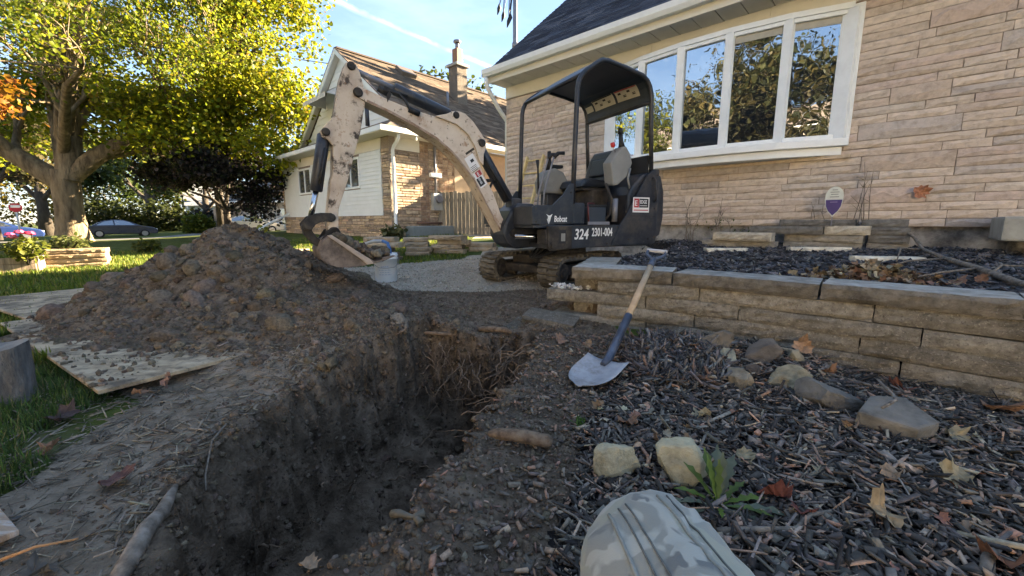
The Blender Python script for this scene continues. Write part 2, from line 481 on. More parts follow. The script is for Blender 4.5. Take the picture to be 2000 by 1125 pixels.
LIP_R = np.array([[.55, -.60], [.78, -.52], [.89, -.44], [1.0, -.335], [1.19, -.225], [1.52, -.11], [2.0, .03], [2.43, .13], [2.83, .22]])
BED_L = [(.52, 3.2), (.62, 3.6), (.74, 4.02), (1.12, 4.42), (1.70, 5.02), (2.25, 5.8), (2.2, 6.9)]
def bed_mask(x, y):
    d = wall_front_dist(x, y)
    m = ss(.10, .18, d)
    P = np.array(BED_L)
    # distance right of the left boundary polyline
    best = np.full(np.shape(x), 1e9); sg = np.zeros(np.shape(x))
    for a, b in zip(P[:-1], P[1:]):
        q, t = seg_d(x, y, a, b)
        dv = b - a
        s_ = np.sign(-(dv[0] * (y - a[1]) - dv[1] * (x - a[0])))
        k = q < best; best = np.where(k, q, best); sg = np.where(k, s_, sg)
    return m * ss(-.12, .16, best * sg) * (y < 30)
def pile_h(x, y):
    n1 = fbm(x, y, 3.3, 1.7, 4)
    n2 = fbm(x, y, 9.3, 5.5, 3)
    d1 = np.hypot((x + 2.66) / 1.06, (y - 3.95) / 1.0) + .34 * n1
    h = .66 * np.clip(1 - d1 / 1.42, 0, 1) ** .95
    d2, t2 = seg_d(x, y, (-2.5, 3.95), (-.95, 3.55)); d2 = d2 + .22 * n1
    h2 = (.46 - .39 * t2) * np.clip(1 - d2 / .95, 0, 1) ** 1.0
    d3, t3 = seg_d(x, y, (-2.75, 3.15), (-1.1, 2.75)); d3 = d3 + .25 * n1
    h3 = .25 * np.clip(1 - d3 / .95, 0, 1)
    d4, t4 = seg_d(x, y, (-.9, 3.5), (.45, 3.45)); d4 = d4 + .2 * n1
    h4 = .06 * np.clip(1 - d4 / .7, 0, 1)
    hh = np.maximum(np.maximum(h, h2), np.maximum(h3, h4)) + .25 * (np.minimum(h, h2) + np.minimum(h2, h3))
    return hh * (1 + .35 * n2) + np.where(hh > .01, .03 * n2, 0)
def trench_d(x, y):
    wob = .10 * fbm(x, y, 1.7, 3.0, 3) + .05 * fbm(x, y, 8.1, 10.0, 2)
    xl = np.interp(y, LIP_L[:, 0], LIP_L[:, 1]); xr = np.interp(y, LIP_R[:, 0], LIP_R[:, 1])
    return x - xl + wob, xr - x + wob * .8, 2.80 - y + 2.2 * wob + .10 * np.sin(x * 7), y - .74 + wob
def height(x, y):
    x = np.asarray(x, float); y = np.asarray(y, float)
    e1 = E1[0] * x + E1[1] * y; e2 = E2[0] * x + E2[1] * y
    z = .36 * ss(1.5, 9, e2) - .55 * ss(23, 40, e1)
    z = z + .05 * fbm(x, y, 0, .7, 3) * ss(3, 8, np.hypot(x, y)) + .03 * fbm(x, y, 4, 2.5, 3)
    near = 1 - ss(6, 9, np.hypot(x + 1, y - 3))
    z = z + near * np.clip(pile_h(x, y), -.05, 2)
    # raised lip right of the trench, and the spill in front of the wall's broken end
    d, t = seg_d(x, y, (-.25, 1.15), (.18, 2.4)); z = z + .055 * np.clip(1 - d / .33, 0, 1)
    d, t = seg_d(x, y, (.28, 2.55), (.75, 2.15)); z = z + .03 * np.clip(1 - d / .5, 0, 1) ** .9
    d, t = seg_d(x, y, (.9, 2.35), (1.5, 2.25)); z = z + .07 * np.clip(1 - d / .4, 0, 1)
    # trench
    dl, dr, de, dn = trench_d(x, y)
    pl = .36 * ss(0, .10, dl) + .26 * np.clip(dl / .58, 0, 1) + .38 * ss(.48, .62, dl)
    D = 1.55 * np.minimum(np.minimum(pl, ss(-.02, .06, dr)), np.minimum(.60 * ss(0, .06, de) + .40 * ss(.10, .30, de), ss(0, .28, dn)))
    z = z - D + .05 * (D > .05) * fbm(x, y, 2, 7, 3)
    z = z - .05 * ss(1.3, 2.0, x) * ss(-.5, -.05, wall_front_dist(x, y)) * (wall_front_dist(x, y) < .1)
    # upper garden bed
    bm = bed_mask(x, y)
    bed = .40 + .10 * ss(0, 4, wall_front_dist(x, y)) + .03 * fbm(x, y, 6, 3, 3)
    z = z * (1 - bm) + np.maximum(bed, z) * bm
    return z
def hz(x, y): return float(height(np.array([x]), np.array([y]))[0])

MULCH_EDGE = np.array([[.0, -.05], [.6, .02], [1.0, .14], [1.3, .22], [1.7, .36], [2.1, .60], [2.5, .86], [3.0, 1.1]])
SOIL_L = np.array([[0., -1.25], [.6, -1.35], [1.1, -1.50], [1.6, -1.62], [1.75, -1.7], [1.95, -2.0]])
def zone(x, y):
    """0 lawn 1 soil 2 gravel 3 mulch 4 street 5 pavement"""
    e1 = E1[0] * x + E1[1] * y; e2 = E2[0] * x + E2[1] * y
    w = .18 * fbm(x, y, 12, 2.2, 3) + .10 * fbm(x, y, 5, 9, 2)
    z = np.zeros(x.shape, int)
    # gravel drive between the houses
    gr = (e1 > 5.9 + w) & (e1 < 10.9 + w) & (e2 > 8.2 + w)
    pa = np.array([[-2.9, 4.9], [-.3, 4.0], [2.4, 4.3], [4.2, 6.2], [.1, 9.5], [-.95, 7.35 ], [-2.9, 6.9]])
    ins = np.zeros(x.shape, bool)
    xx, yy = x + w, y + w
    for a, b in zip(pa, np.roll(pa, -1, 0)):
        c = ((a[1] > yy) != (b[1] > yy)) & (xx < (b[0] - a[0]) * (yy - a[1]) / (b[1] - a[1] + 1e-12) + a[0])
        ins ^= c
    z[gr | ins] = 2
    sl = np.interp(y, SOIL_L[:, 0], SOIL_L[:, 1])
    soil = (y < 4.3 + w) & (x > sl + w) & (y < 2.4) & (x < 1.2)
    soil |= (pile_h(x, y) > .025) & (np.hypot(x + 1, y - 3) < 5) & (x < 1.0)
    soil |= (x > -1.9) & (x < .75) & (y > 2) & (y < 4.5 + w)
    z[soil] = 1
    tl = trench_d(x, y)[0]
    z[soil & (y < 2.25 + 2 * w) & (tl < -.05 + w) & (x < -.6)] = 6
    me = np.interp(y, MULCH_EDGE[:, 0], MULCH_EDGE[:, 1])
    z[(y < 3.0) & (x > me + w * .8) & (y > -3)] = 3
    z[(bed_mask(x, y) > .5) & (y < 12)] = 3
    z[(e1 > 36) & (e1 < 44)] = 4
    z[(e1 > 33.2) & (e1 < 34.6)] = 5
    z[(e2 < -11) & (e2 > -19)] = 4
    return z
def _lines(a, b, step, lo, hi):
    mid = list(np.arange(a, b + 1e-6, step)); s = step; L, H = [], []
    v = a
    while v > lo: s *= 1.16; v -= s; L.append(v)
    s = step; v = b
    while v < hi: s *= 1.16; v += s; H.append(v)
    return np.array(L[::-1] + mid + H)
gx = _lines(-4.2, 2.6, .0185, -420, 420); gy = _lines(.42, 4.4, .0185, -420, 520)
GX, GY = np.meshgrid(gx, gy)
GZ = height(GX.ravel(), GY.ravel()).reshape(GX.shape)
# lumpy relief pushed along the surface normal where the ground is dug
dzx = np.gradient(GZ, axis=1) / np.gradient(GX, axis=1); dzy = np.gradient(GZ, axis=0) / np.gradient(GY, axis=0)
nl = np.sqrt(1 + dzx ** 2 + dzy ** 2)
nx, ny, nz = -dzx / nl, -dzy / nl, 1 / nl
zn = zone(GX.ravel(), GY.ravel()).reshape(GX.shape)
inner = (GX > -4.15) & (GX < 2.55) & (GY > .45) & (GY < 4.35)
am = np.where(inner & (zn == 1), 1.0, 0.0)
amp = am * (.10 * fbm(GX, GY, GZ, 9, 4, .6) + .045 * fbm(GX, GY, GZ * 1.0 + 7, 26, 2)) * np.where((GY < 2.1) & (GX < -1.2), .35, 1.0)
steep = np.clip((1 / np.maximum(nz, .05) - 1) * .6, 0, 1)
amp = amp * (.55 + 1.3 * steep)
PX, PY, PZ = GX + nx * amp, GY + ny * amp, GZ + nz * amp
ny_, nx_ = GX.shape
idx = np.arange(ny_ * nx_).reshape(ny_, nx_)
Q = np.stack([idx[:-1, :-1], idx[:-1, 1:], idx[1:, 1:], idx[1:, :-1]], -1).reshape(-1, 4)
cx = (GX.ravel()[Q]).mean(1); cy = (GY.ravel()[Q]).mean(1)
fz = zone(cx, cy)
V_all = np.stack([PX.ravel(), PY.ravel(), PZ.ravel()], -1)
for k, (nm, mt, lab) in enumerate([('lawn', 'lawn', 'patchy green lawn around the dig'), ('excavated_ground', 'soil', 'dark dug soil of the heap and open trench'),
                                   ('gravel_driveway', 'gravel', 'pale gravel driveway beside the stone house'), ('mulch_bed', 'mulchbase', 'dark mulched garden bed ground'),
                                   ('street', 'asphalt', 'asphalt street'), ('pavement', 'concrete', 'concrete pavement along the street'), ('trampled_ground', 'dusty', 'dusty trampled ground left of the trench')]):
    f = Q[fz == k]
    u, inv = np.unique(f.ravel(), return_inverse=True)
    o = np_mesh(nm, V_all[u], inv.reshape(-1, 4), M[mt], smooth=True)
    tag(o, lab, None, None, 'structure')

# ------------------------------------------------------------------ scatter
def ico(sub=0):
    bm = bmesh.new(); bmesh.ops.create_icosphere(bm, subdivisions=1 + sub, radius=1)
    v = np.array([q.co[:] for q in bm.verts]); f = np.array([[q.index for q in p.verts] for p in bm.faces]); bm.free()
    return v, f
def rotz(a):
    c, s, o, i = np.cos(a), np.sin(a), np.zeros_like(a), np.ones_like(a)
    return np.stack([np.stack([c, -s, o], -1), np.stack([s, c, o], -1), np.stack([o, o, i], -1)], -2)
def rotx(a):
    c, s, o, i = np.cos(a), np.sin(a), np.zeros_like(a), np.ones_like(a)
    return np.stack([np.stack([i, o, o], -1), np.stack([o, c, -s], -1), np.stack([o, s, c], -1)], -2)
def roty(a):
    c, s, o, i = np.cos(a), np.sin(a), np.zeros_like(a), np.ones_like(a)
    return np.stack([np.stack([c, o, s], -1), np.stack([o, i, o], -1), np.stack([-s, o, c], -1)], -2)
def scatter(name, tv, tf, pos, rot, scl, cols, mat, jit=0.0, parent=None, smooth=False):
    n, k = len(pos), len(tv)
    T = np.repeat(tv[None], n, 0) * scl[:, None, :]
    if jit > 0: T = T * (1 + jit * (RNG.random((n, k, 1)) - .5) * 2)
    V = np.einsum('nij,nkj->nki', rot, T) + pos[:, None, :]
    F = (tf[None] + (np.arange(n) * k)[:, None, None]).reshape(-1, tf.shape[1])
    C = np.repeat(cols, k, 0)
    return np_mesh(name, V.reshape(-1, 3), F, mat, C, parent, smooth)
def surf(x, y):
    """height of the built ground (lumps included, by nearest grid point) """
    i = np.clip(np.searchsorted(gx, x), 1, len(gx) - 1); j = np.clip(np.searchsorted(gy, y), 1, len(gy) - 1)
    i = np.where(np.abs(gx[i] - x) < np.abs(gx[i - 1] - x), i, i - 1); j = np.where(np.abs(gy[j] - y) < np.abs(gy[j - 1] - y), j, j - 1)
    return PX[j, i], PY[j, i], PZ[j, i]
def sz(x, y): return float(surf(np.array([x]), np.array([y]))[2][0])
def palette(n, cols, wts, var=.25):
    c = np.array(cols)[RNG.choice(len(cols), n, p=np.array(wts) / sum(wts))]
    return c * (1 + var * (RNG.random((n, 1)) * 2 - 1)) * (1 + .06 * (RNG.random((n, 3)) * 2 - 1))
# soil clods
def clods(name, n, box, smin, smax, sub, label, power=2.2, mask=None):
    x = RNG.uniform(box[0], box[1], n * 3); y = RNG.uniform(box[2], box[3], n * 3)
    k = np.isin(zone(x, y), (1, 6))
    if mask is not None: k &= mask(x, y)
    x, y = x[k][:n], y[k][:n]; n = len(x)
    sx, sy, sz_ = surf(x, y)
    s = smin + (smax - smin) * RNG.random(n) ** power
    tv, tf = ico(sub)
    scl = s[:, None] * RNG.uniform(.6, 1.25, (n, 3)); scl[:, 2] *= .75
    rot = rotz(RNG.random(n) * 6.28) @ rotx(RNG.normal(0, .6, n)) @ roty(RNG.normal(0, .6, n))
    c = palette(n, [(.145, .108, .077), (.172, .131, .095), (.115, .085, .06), (.195, .152, .112)], [4, 3, 3, .6], .15)
    o = scatter(name, tv, tf, np.stack([sx, sy, sz_ - s * .05], -1), rot, scl, c, M['clod'], .42 if sub < 2 else .16, smooth=sub < 2)
    return tag(o, label, 'soil', None, 'stuff')
def _dust(x, y): return ~((y < 2.1) & (trench_d(x, y)[0] < -.12) & (RNG.random(len(x)) < .85))
def _open(x, y):
    a, b, c, d = trench_d(x, y); return (np.minimum(np.minimum(a, b), np.minimum(c, d)) < .03) & _dust(x, y)
clods('soil_lumps', 80, (-3.9, .6, 2.4, 4.6), .035, .105, 2, 'big broken lumps of soil in the heap', 1.8, lambda x, y: (pile_h(x, y) > .10))
clods('soil_clods', 1000, (-4.2, 1.0, .6, 4.6), .012, .042, 1, 'coarse clods of dark soil over the heap', 2.6, lambda x, y: (pile_h(x, y) > .05))
clods('soil_crumbs', 24000, (-4.2, 1.0, .5, 4.6), .004, .019, 0, 'fine crumbs of dark soil over heap and trench', 2.4, _open)
clods('trench_crumbs', 9000, (-1.3, .5, .45, 2.9), .003, .014, 0, 'crumbled soil along the trench edges', 2.2, lambda x, y: (np.minimum(trench_d(x, y)[0], trench_d(x, y)[2]) < .05) & _dust(x, y) | (trench_d(x, y)[0] > .42) | (RNG.random(len(x)) < .12))
# crumbs bedded in the cut faces, spread by surface area
_fa = V_all[Q]; _fn = np.cross(_fa[:, 1] - _fa[:, 0], _fa[:, 3] - _fa[:, 0]); _ar = np.linalg.norm(_fn, axis=1) + 1e-9
_st = (_fn[:, 2] / _ar < .72) & (fz == 1) & (cx > -1.35) & (cx < .45) & (cy > .5) & (cy < 3.0)
_id = np.where(_st)[0]
_n = 9000
_pk = RNG.choice(_id, _n, p=_ar[_id] / _ar[_id].sum())
_u, _v = RNG.random((_n, 1)), RNG.random((_n, 1))
_q = _fa[_pk]; _pp = (_q[:, 0] * (1 - _u) + _q[:, 1] * _u) * (1 - _v) + (_q[:, 3] * (1 - _u) + _q[:, 2] * _u) * _v
_s = .003 + .013 * RNG.random(_n) ** 2.4
tag(scatter('cut_face_crumbs', *ico(0), _pp, rotz(RNG.random(_n) * 6.28) @ rotx(RNG.random(_n) * 6.28), _s[:, None] * RNG.uniform(.55, 1.3, (_n, 3)), palette(_n, [(.125, .095, .07), (.165, .128, .096), (.085, .064, .047)], [4, 2, 4], .15), M['clod'], .42, smooth=True), 'crumbly soil bedded in the cut faces of the trench', 'soil', None, 'stuff')
# ------------------------------------------------------------------ mulch chips, grass, litter
BOXV = np.array([[x, y, z] for z in (-.5, .5) for y in (-.5, .5) for x in (-.5, .5)], float)
BOXV[[0, 4]] *= (1.0, .55, 1); BOXV[[3, 7]] *= (1.0, .6, 1)
BOXF = np.array([(0, 2, 3, 1), (4, 5, 7, 6), (0, 1, 5, 4), (2, 6, 7, 3), (0, 4, 6, 2), (1, 3, 7, 5)])
def chips(name, n, box, ln, label, cols, wts, mask=None, zid=3, lift=.006, wid=(.18, .5), tilt=.35):
    x = RNG.uniform(box[0], box[1], n * 4); y = RNG.uniform(box[2], box[3], n * 4)
    k = zone(x, y) == zid if zid is not None else np.ones(len(x), bool)
    if mask is not None: k &= mask(x, y)
    x, y = x[k][:n], y[k][:n]; n = len(x)
    z = surf(x, y)[2]
    L = ln[0] + (ln[1] - ln[0]) * RNG.random(n) ** 1.7
    W = L * RNG.uniform(*wid, n); T = np.minimum(W * RNG.uniform(.25, .7, n), .012)
    rot = rotz(RNG.random(n) * 6.28) @ roty(RNG.normal(0, tilt, n)) @ rotx(RNG.normal(0, tilt * 1.2, n))
    c = palette(n, cols, wts, .35)
    o = scatter(name, BOXV, BOXF, np.stack([x, y, z + lift + .010 * RNG.random(n)], -1), rot, np.stack([L, W, T], -1), c, M['chip'], .22)
    return tag(o, label, 'mulch', None, 'stuff')
MC = [(.030, .025, .021), (.080, .066, .055), (.175, .146, .12), (.28, .215, .16), (.37, .215, .14), (.45, .335, .23)]
chips('mulch_crumbs', 16000, (-.1, 2.5, .38, 2.8), (.006, .024), 'fine bark crumbs and soil between the mulch chips', MC, [6, 6, 4, 2.5, 1.5, .6], lambda x, y: (wall_front_dist(x, y) < .02), lift=.002)
chips('mulch_chips', 21000, (-.1, 2.7, .38, 3.0), (.010, .054), 'dark bark mulch chips on the lower garden bed', MC, [6, 7, 4, 2.2, 1.7, .5], lambda x, y: (wall_front_dist(x, y) < .02))
chips('mulch_slivers', 3600, (.0, 2.7, .38, 3.0), (.05, .13), 'long dark bark slivers on the lower garden bed', MC, [6, 7, 4, 2, 1.5, .5], lambda x, y: (wall_front_dist(x, y) < .02), wid=(.04, .13), lift=.012)
chips('upper_mulch_chips', 16000, (.6, 5.6, 1.0, 6.6), (.02, .075), 'grey-black bark mulch chips on the raised garden bed', [(.03, .03, .034), (.065, .065, .070), (.115, .112, .115), (.18, .17, .16)], [5, 5, 3, 1],
      lambda x, y: (bed_mask(x, y) > .8) & (wall_front_dist(x, y) > .30))
# chips and shredded bark thinning out over the soil beside the trench
def _edge(x, y): return RNG.random(len(x)) < np.clip(.15 + 1.2 * (x + .35 - .25 * (y - .5)), 0, .8)
chips('leaf_litter', 3600, (-.6, 1.0, .42, 2.7), (.008, .034), 'reddish bark and leaf litter on the soil beside the trench', [(.27, .155, .105), (.19, .145, .11), (.08, .066, .055), (.34, .24, .165), (.13, .105, .085)], [3, 3, 2, 1.2, 3], _edge, zid=1, wid=(.2, .6))
# bark shreds heaped behind the shovel
chips('bark_heap', 1500, (.62, 1.25, 1.75, 2.5), (.05, .15), 'heap of grey shredded bark beside the shovel blade', [(.05, .045, .042), (.11, .095, .085), (.19, .165, .145), (.15, .09, .065)], [3, 4, 2, 1], lambda x, y: np.hypot((x - .86) / .28, (y - 2.12) / .28) < 1, zid=None, wid=(.05, .14), lift=.03, tilt=.6)
# dry thatch on the trampled ground at left
chips('dry_thatch', 4200, (-2.3, -.75, .42, 2.3), (.015, .075), 'dry grass thatch and straw on the trampled ground', [(.20, .165, .12), (.28, .23, .165), (.15, .12, .088), (.10, .082, .062)], [3, 2, 3, 3],
      lambda x, y: (trench_d(x, y)[0] < -.03) & (RNG.random(len(x)) < .9 - .25 * np.abs(x + 1.3)), zid=None, wid=(.04, .12), lift=.002, tilt=.2)

BLV = np.array([[-.5, 0, 0], [.5, 0, 0], [.36, .10, .5], [-.36, .10, .5], [0, .42, 1.0]])
BLF = np.array([[0, 1, 2], [0, 2, 3], [3, 2, 4]])
def grass(name, n, xy, hgt, wid, label, cols, wts, keep=None):
    x, y = xy
    k = zone(x, y) == 0
    if keep is not None: k &= keep(x, y)
    x, y = x[k][:n], y[k][:n]; n = len(x)
    z = surf(x, y)[2]
    h = hgt[0] + (hgt[1] - hgt[0]) * RNG.random(n)
    rot = rotz(RNG.random(n) * 6.28) @ rotx(RNG.normal(-.15, .45, n))
    c = palette(n, cols, wts, .3)
    o = scatter(name, BLV, BLF, np.stack([x, y, z - .003], -1), rot, np.stack([wid * RNG.uniform(.7, 1.3, n), h, h], -1), c, M['grass'])
    return tag(o, label, 'grass', None, 'stuff')
GC = [(.065, .115, .024), (.10, .155, .03), (.045, .08, .02), (.20, .175, .075)]
def _pn(x, y): return (fbm(x, y, 21, 1.3, 3) > -.16) & ~((x > -1.95) & (fbm(x, y, 2, 2.0, 2) < .06))
N = 60000
grass('near_grass', 30000, (RNG.uniform(-3.8, -1.2, N), RNG.uniform(.5, 3.4, N)), (.03, .075), .0055, 'short dark green grass beside the plywood', GC, [4, 2, 4, 1.3], _pn)
N = 90000
_r = 3.4 + 12 * RNG.random(N) ** 1.5; _t = RNG.uniform(R(96), R(150), N)
grass('lawn_grass', 48000, (_r * np.cos(_t), _r * np.sin(_t)), (.04, .09), .016, 'green lawn grass stretching to the street', [(.10, .15, .018), (.155, .19, .022), (.065, .10, .014), (.24, .205, .055)], [4, 3, 2, 1.4],
      lambda x, y: ~((E2[0] * x + E2[1] * y > 6.6) & (E1[0] * x + E1[1] * y > 11.2)) & (fbm(x, y, 33, .8, 3) > -.2))
# stones of the gravel drive
_n = 6000
_x = RNG.uniform(-2.9, 1.0, _n * 2); _y = RNG.uniform(4.1, 7.6, _n * 2)
_k = zone(_x, _y) == 2
_x, _y = _x[_k][:_n], _y[_k][:_n]; _n = len(_x)
_s = .005 + .013 * RNG.random(_n) ** 2
tv, tf = ico(0)
tag(scatter('gravel_stones', tv, tf, np.stack([_x, _y, surf(_x, _y)[2] + .002], -1), rotz(RNG.random(_n) * 6.28), _s[:, None] * RNG.uniform(.6, 1.2, (_n, 3)), palette(_n, [(.33, .285, .225), (.40, .35, .28), (.27, .23, .18), (.46, .41, .335)], [4, 3, 2, 1], .12), M['clod'], .3),
    'loose pale stones of the gravel drive', 'gravel', None, 'stuff')
# ------------------------------------------------------------------ the stone house on the right
# local frame: x along the front to the right, y into the house, z up
HY = -R(43)
house = empty('stone_house', (HOUSE[0], HOUSE[1], 0), HY, 'tan stone-faced house with a white bow window and dark roof on the right', 'house')
M['blackroof'] = M['shingle']
HL = 11.0                                   # length of the front
WX0, WX1, WZ0, WZ1 = 2.43, 5.60, 1.69, 3.27
part('wall', M['mortar'], house, (0, WX0, 0, .25, .74, 3.52), (WX1, HL, 0, .25, .74, 3.52), (WX0, WX1, 0, .25, .74, WZ0), (WX0, WX1, 0, .25, WZ1, 3.52),
     (0, .25, .25, 8, .74, 3.52), (HL - .25, HL, .25, 8, .74, 3.52), (.25, HL - .25, 7.75, 8, .74, 3.52))
part('foundation', M['parge'], house, (.03, HL, .035, .22, -.3, .74), (.03, .22, .22, 8, -.3, .74))
for gx0 in (0.0, HL - .2):
    g_ = MB(); g_.prism([(0.0, 3.52), (8.0, 3.52), (4.0, 3.52 + 4.0 * .85)], gx0, gx0 + .2, 'x'); g_.build('gable_wall', M['siding'], house)
part('dark_room_sheet', flat('unlit_room_dark', (.02, .02, .02), rough=.9), house, (WX0, WX1, .22, .26, WZ0, WZ1))  # dark-coloured sheet behind the panes stands in for an unlit room
# --- veneer stones, laid in ragged courses
def stone_mesh(L, Hh, dep, seed):
    r = np.random.default_rng(seed)
    nx = int(np.clip(round(L / .11), 2, 6)); nzn = 2
    xs = np.linspace(0, 1, nx + 1); zs = np.linspace(0, 1, nzn + 1)
    v, f = [], []
    inset = .10
    for j, zz in enumerate(zs):
        for i, xx in enumerate(xs):
            edge = i in (0, nx) or j in (0, nzn)
            px, pz = xx * L, zz * Hh
            if edge:
                y = -dep * r.uniform(.45, .7)
                px += r.uniform(-.003, .003); pz += r.uniform(-.003, .003)
            else:
                y = -dep * r.uniform(.85, 1.35); pz += r.uniform(-.22, .22) * Hh
            v.append((px, y, pz))
    W = nx + 1
    for j in range(nzn):
        for i in range(nx):
            a = j * W + i; f.append((a, a + 1, a + W + 1, a + W))
    ring = [i for i in range(W)] + [j * W + nx for j in range(1, nzn + 1)] + [nzn * W + i for i in range(nx - 1, -1, -1)] + [j * W for j in range(nzn - 1, 0, -1)]
    b0 = len(v)
    for i in ring: v.append((v[i][0], .012, v[i][2]))
    n = len(ring)
    for k in range(n): f.append((ring[k], b0 + k, b0 + (k + 1) % n, ring[(k + 1) % n]))
    return v, f
UH = .0905
rows = int((3.30 - .745) / UH)
cw = .06; cols_n = int(8.6 / cw)
occ = np.zeros((rows, cols_n), int)
for r_ in range(rows):
    for c_ in range(cols_n):
        x_, z_ = c_ * cw, .745 + r_ * UH
        if x_ + cw > WX0 - .02 and x_ < WX1 + .02 and z_ + UH > WZ0 - .0 and z_ < WZ1: occ[r_, c_] = -1
stones = []
rr_ = random.Random(5)
for _ in range(210):                          # the tall stones first
    r_ = rr_.randrange(rows - 1); c_ = rr_.randrange(cols_n); L_ = rr_.randint(5, 14)
    if c_ + L_ > cols_n or occ[r_:r_ + 2, c_:c_ + L_].any(): continue
    if len([1 for q in stones if q[3] == 2 and abs(q[0] - r_) < 4 and abs(q[1] - c_) < 20]): continue
    occ[r_:r_ + 2, c_:c_ + L_] = 1; stones.append((r_, c_, L_, 2))
for r_ in range(rows):
    c_ = 0
    while c_ < cols_n:
        if occ[r_, c_]: c_ += 1; continue
        e_ = c_
        while e_ < cols_n and not occ[r_, e_]: e_ += 1
        while c_ < e_:
            L_ = rr_.randint(6, 16)
            if e_ - c_ - L_ < 4: L_ = e_ - c_ if e_ - c_ <= 18 else (e_ - c_) // 2
            stones.append((r_, c_, L_, 1)); c_ += L_
STC = [(.54, .45, .37), (.57, .475, .395), (.52, .425, .35), (.59, .50, .42), (.52, .42, .36), (.43, .375, .335), (.47, .41, .365), (.55, .475, .405)]
STW = [6, 6, 4, 3, 3, .9, .7, 1.6]
def in_view(q):
    xw = q[1] * cw + q[2] * cw / 2
    return xw
stones.sort(key=lambda q: q[1] * cw > 7.0)
JT = .0075
extra = MB(); extra_c = []
for k, (r_, c_, L_, h_) in enumerate(stones):
    L = L_ * cw - JT; Hh = h_ * UH - JT
    v, f = stone_mesh(L, Hh, .017 + .009 * rr_.random() + (.010 if h_ == 2 else 0), k)
    ox, oz = c_ * cw + JT / 2, .745 + r_ * UH + JT / 2
    v = [(a + ox, b, c + oz) for a, b, c in v]
    wts = STW if h_ == 1 else [2, 2, 2, 4, 2, 1.2, 1.8, 4]
    c = np.array(rr_.choices(STC, wts)[0]) * rr_.uniform(.92, 1.08)
    if k < 298:
        m = MB(); m.add(v, f); m.build('stone', M['stone'], house, c)
    else:
        extra.add(v, f); extra_c += [tuple(c)] * len(v)
if extra_c:
    o = extra.build('stone_courses', M['stone'], house)
    at = o.data.color_attributes.new('Col', 'FLOAT_COLOR', 'POINT')
    at.data.foreach_set('color', np.concatenate([np.array(extra_c), np.ones((len(extra_c), 1))], 1).astype(np.float32).ravel())
    o['kind'] = 'stuff'
print('STONES', len(stones))
# --- frieze, soffit, gutter, downspout
part('frieze_board', M['cream'], house, (0, WX0 + .7, -.034, -.002, 3.30, 3.52), (WX0 + .703, WX0 + 2.3, -.034, -.002, 3.30, 3.52), (WX0 + 2.303, HL, -.034, -.002, 3.30, 3.52), b=.004)
for k in range(28):
    part('soffit_panel', M['soffit'], house, (-.02 + k * .30, -.02 + k * .30 + .288, -.47, -.036, 3.515, 3.535), b=.004)
part('fascia', M['cream'], house, (-.06, HL + .1, -.50, -.472, 3.50, 3.66))
gt = MB(); gt.prism([(-.505, 3.60), (-.505, 3.735), (-.522, 3.735), (-.525, 3.62), (-.585, 3.62), (-.612, 3.665), (-.612, 3.715), (-.630, 3.735), (-.640, 3.730), (-.628, 3.655), (-.595, 3.60)], -.075, HL + .1, 'x')
gt.build('gutter', M['white'], house)
part('gutter_end', M['white'], house, (-.082, -.0755, -.632, -.505, 3.60, 3.735))
ds = MB(); ds.tube([(-.02, -.56, 3.60), (-.02, -.56, 3.50), (-.03, -.52, 3.43), (-.05, -.20, 3.10), (-.055, -.02, 2.96), (-.055, .06, 2.88), (-.055, .06, .5)], .042, 8)
ds.build('downspout', M['white'], house)
# --- roof: sheathing plus rows of shingle tabs
PIT = .85
def roof_z(y): return 3.70 + (y + .56) * PIT
rf = MB()
rf.prism([(-.56, 3.66), (4.0, roof_z(4.0) - .03), (8.56, 3.66), (8.56, 3.60), (4.0, roof_z(4.0) - .12), (-.56, 3.60)], -.06, HL + .1, 'x')
roof = rf.build('roof', flat('roof_deck', (.04, .042, .05), rough=.95), house)
def shingles(name, parent, x0, x1, ya, za, yb, zb, course, tab, cols, wts, M4=None, thick=.008, zoff=.004):
    """tabs between the eave line (ya,za) and ridge line (yb,zb), local x0..x1"""
    ln = math.hypot(yb - ya, zb - za); n = int(ln / course)
    dy, dz = (yb - ya) / ln, (zb - za) / ln
    v, c = [], []
    rs = np.random.default_rng(3)
    sgn = 1 if yb > ya else -1
    ny_, nz_ = -dz * sgn, dy * sgn
    for k in range(n + 1):
        s0, s1 = k * course, min(k * course + course * 1.35, ln)
        if s1 - s0 < .01: continue
        x = x0 - (k % 2) * tab * .5 + rs.uniform(-.03, .03)
        while x < x1:
            w = tab * rs.uniform(.75, 1.3)
            xa, xb = max(x, x0), min(x + w - .006, x1)
            x += w
            if xb - xa < .02: continue
            t0 = zoff + thick * rs.uniform(.9, 1.5); t1 = zoff * .3
            q0 = s0 + rs.uniform(-.004, .004)
            for (xx, s, t) in ((xa, q0, t0), (xb, q0, t0), (xb, s1, t1), (xa, s1, t1), (xa, q0, t0 - thick), (xb, q0, t0 - thick)):
                v.append((xx, ya + dy * s + ny_ * t, za + dz * s + nz_ * t))
            cc = np.array(cols)[rs.choice(len(cols), p=np.array(wts) / sum(wts))] * rs.uniform(.8, 1.2)
            c += [cc] * 6
    V = np.array(v); m = len(V) // 6
    b = (np.arange(m) * 6)[:, None]
    F = np.concatenate([b + np.array([[0, 1, 2, 3]]), b + np.array([[4, 5, 1, 0]])])
    if M4 is not None: V = (np.array(M4)[:3, :3] @ V.T).T + np.array(M4)[:3, 3]
    o = np_mesh(name, V, F, M['shingle'], np.array(c), parent)
    o['kind'] = 'stuff'
    return o
shingles('shingle_courses', roof, -.07, 8.5, -.57, 3.675, 4.0, roof_z(4.0) - .02, .14, .33, [(.045, .056, .082), (.062, .076, .108), (.034, .042, .062), (.085, .098, .13)], [4, 4, 3, 1])
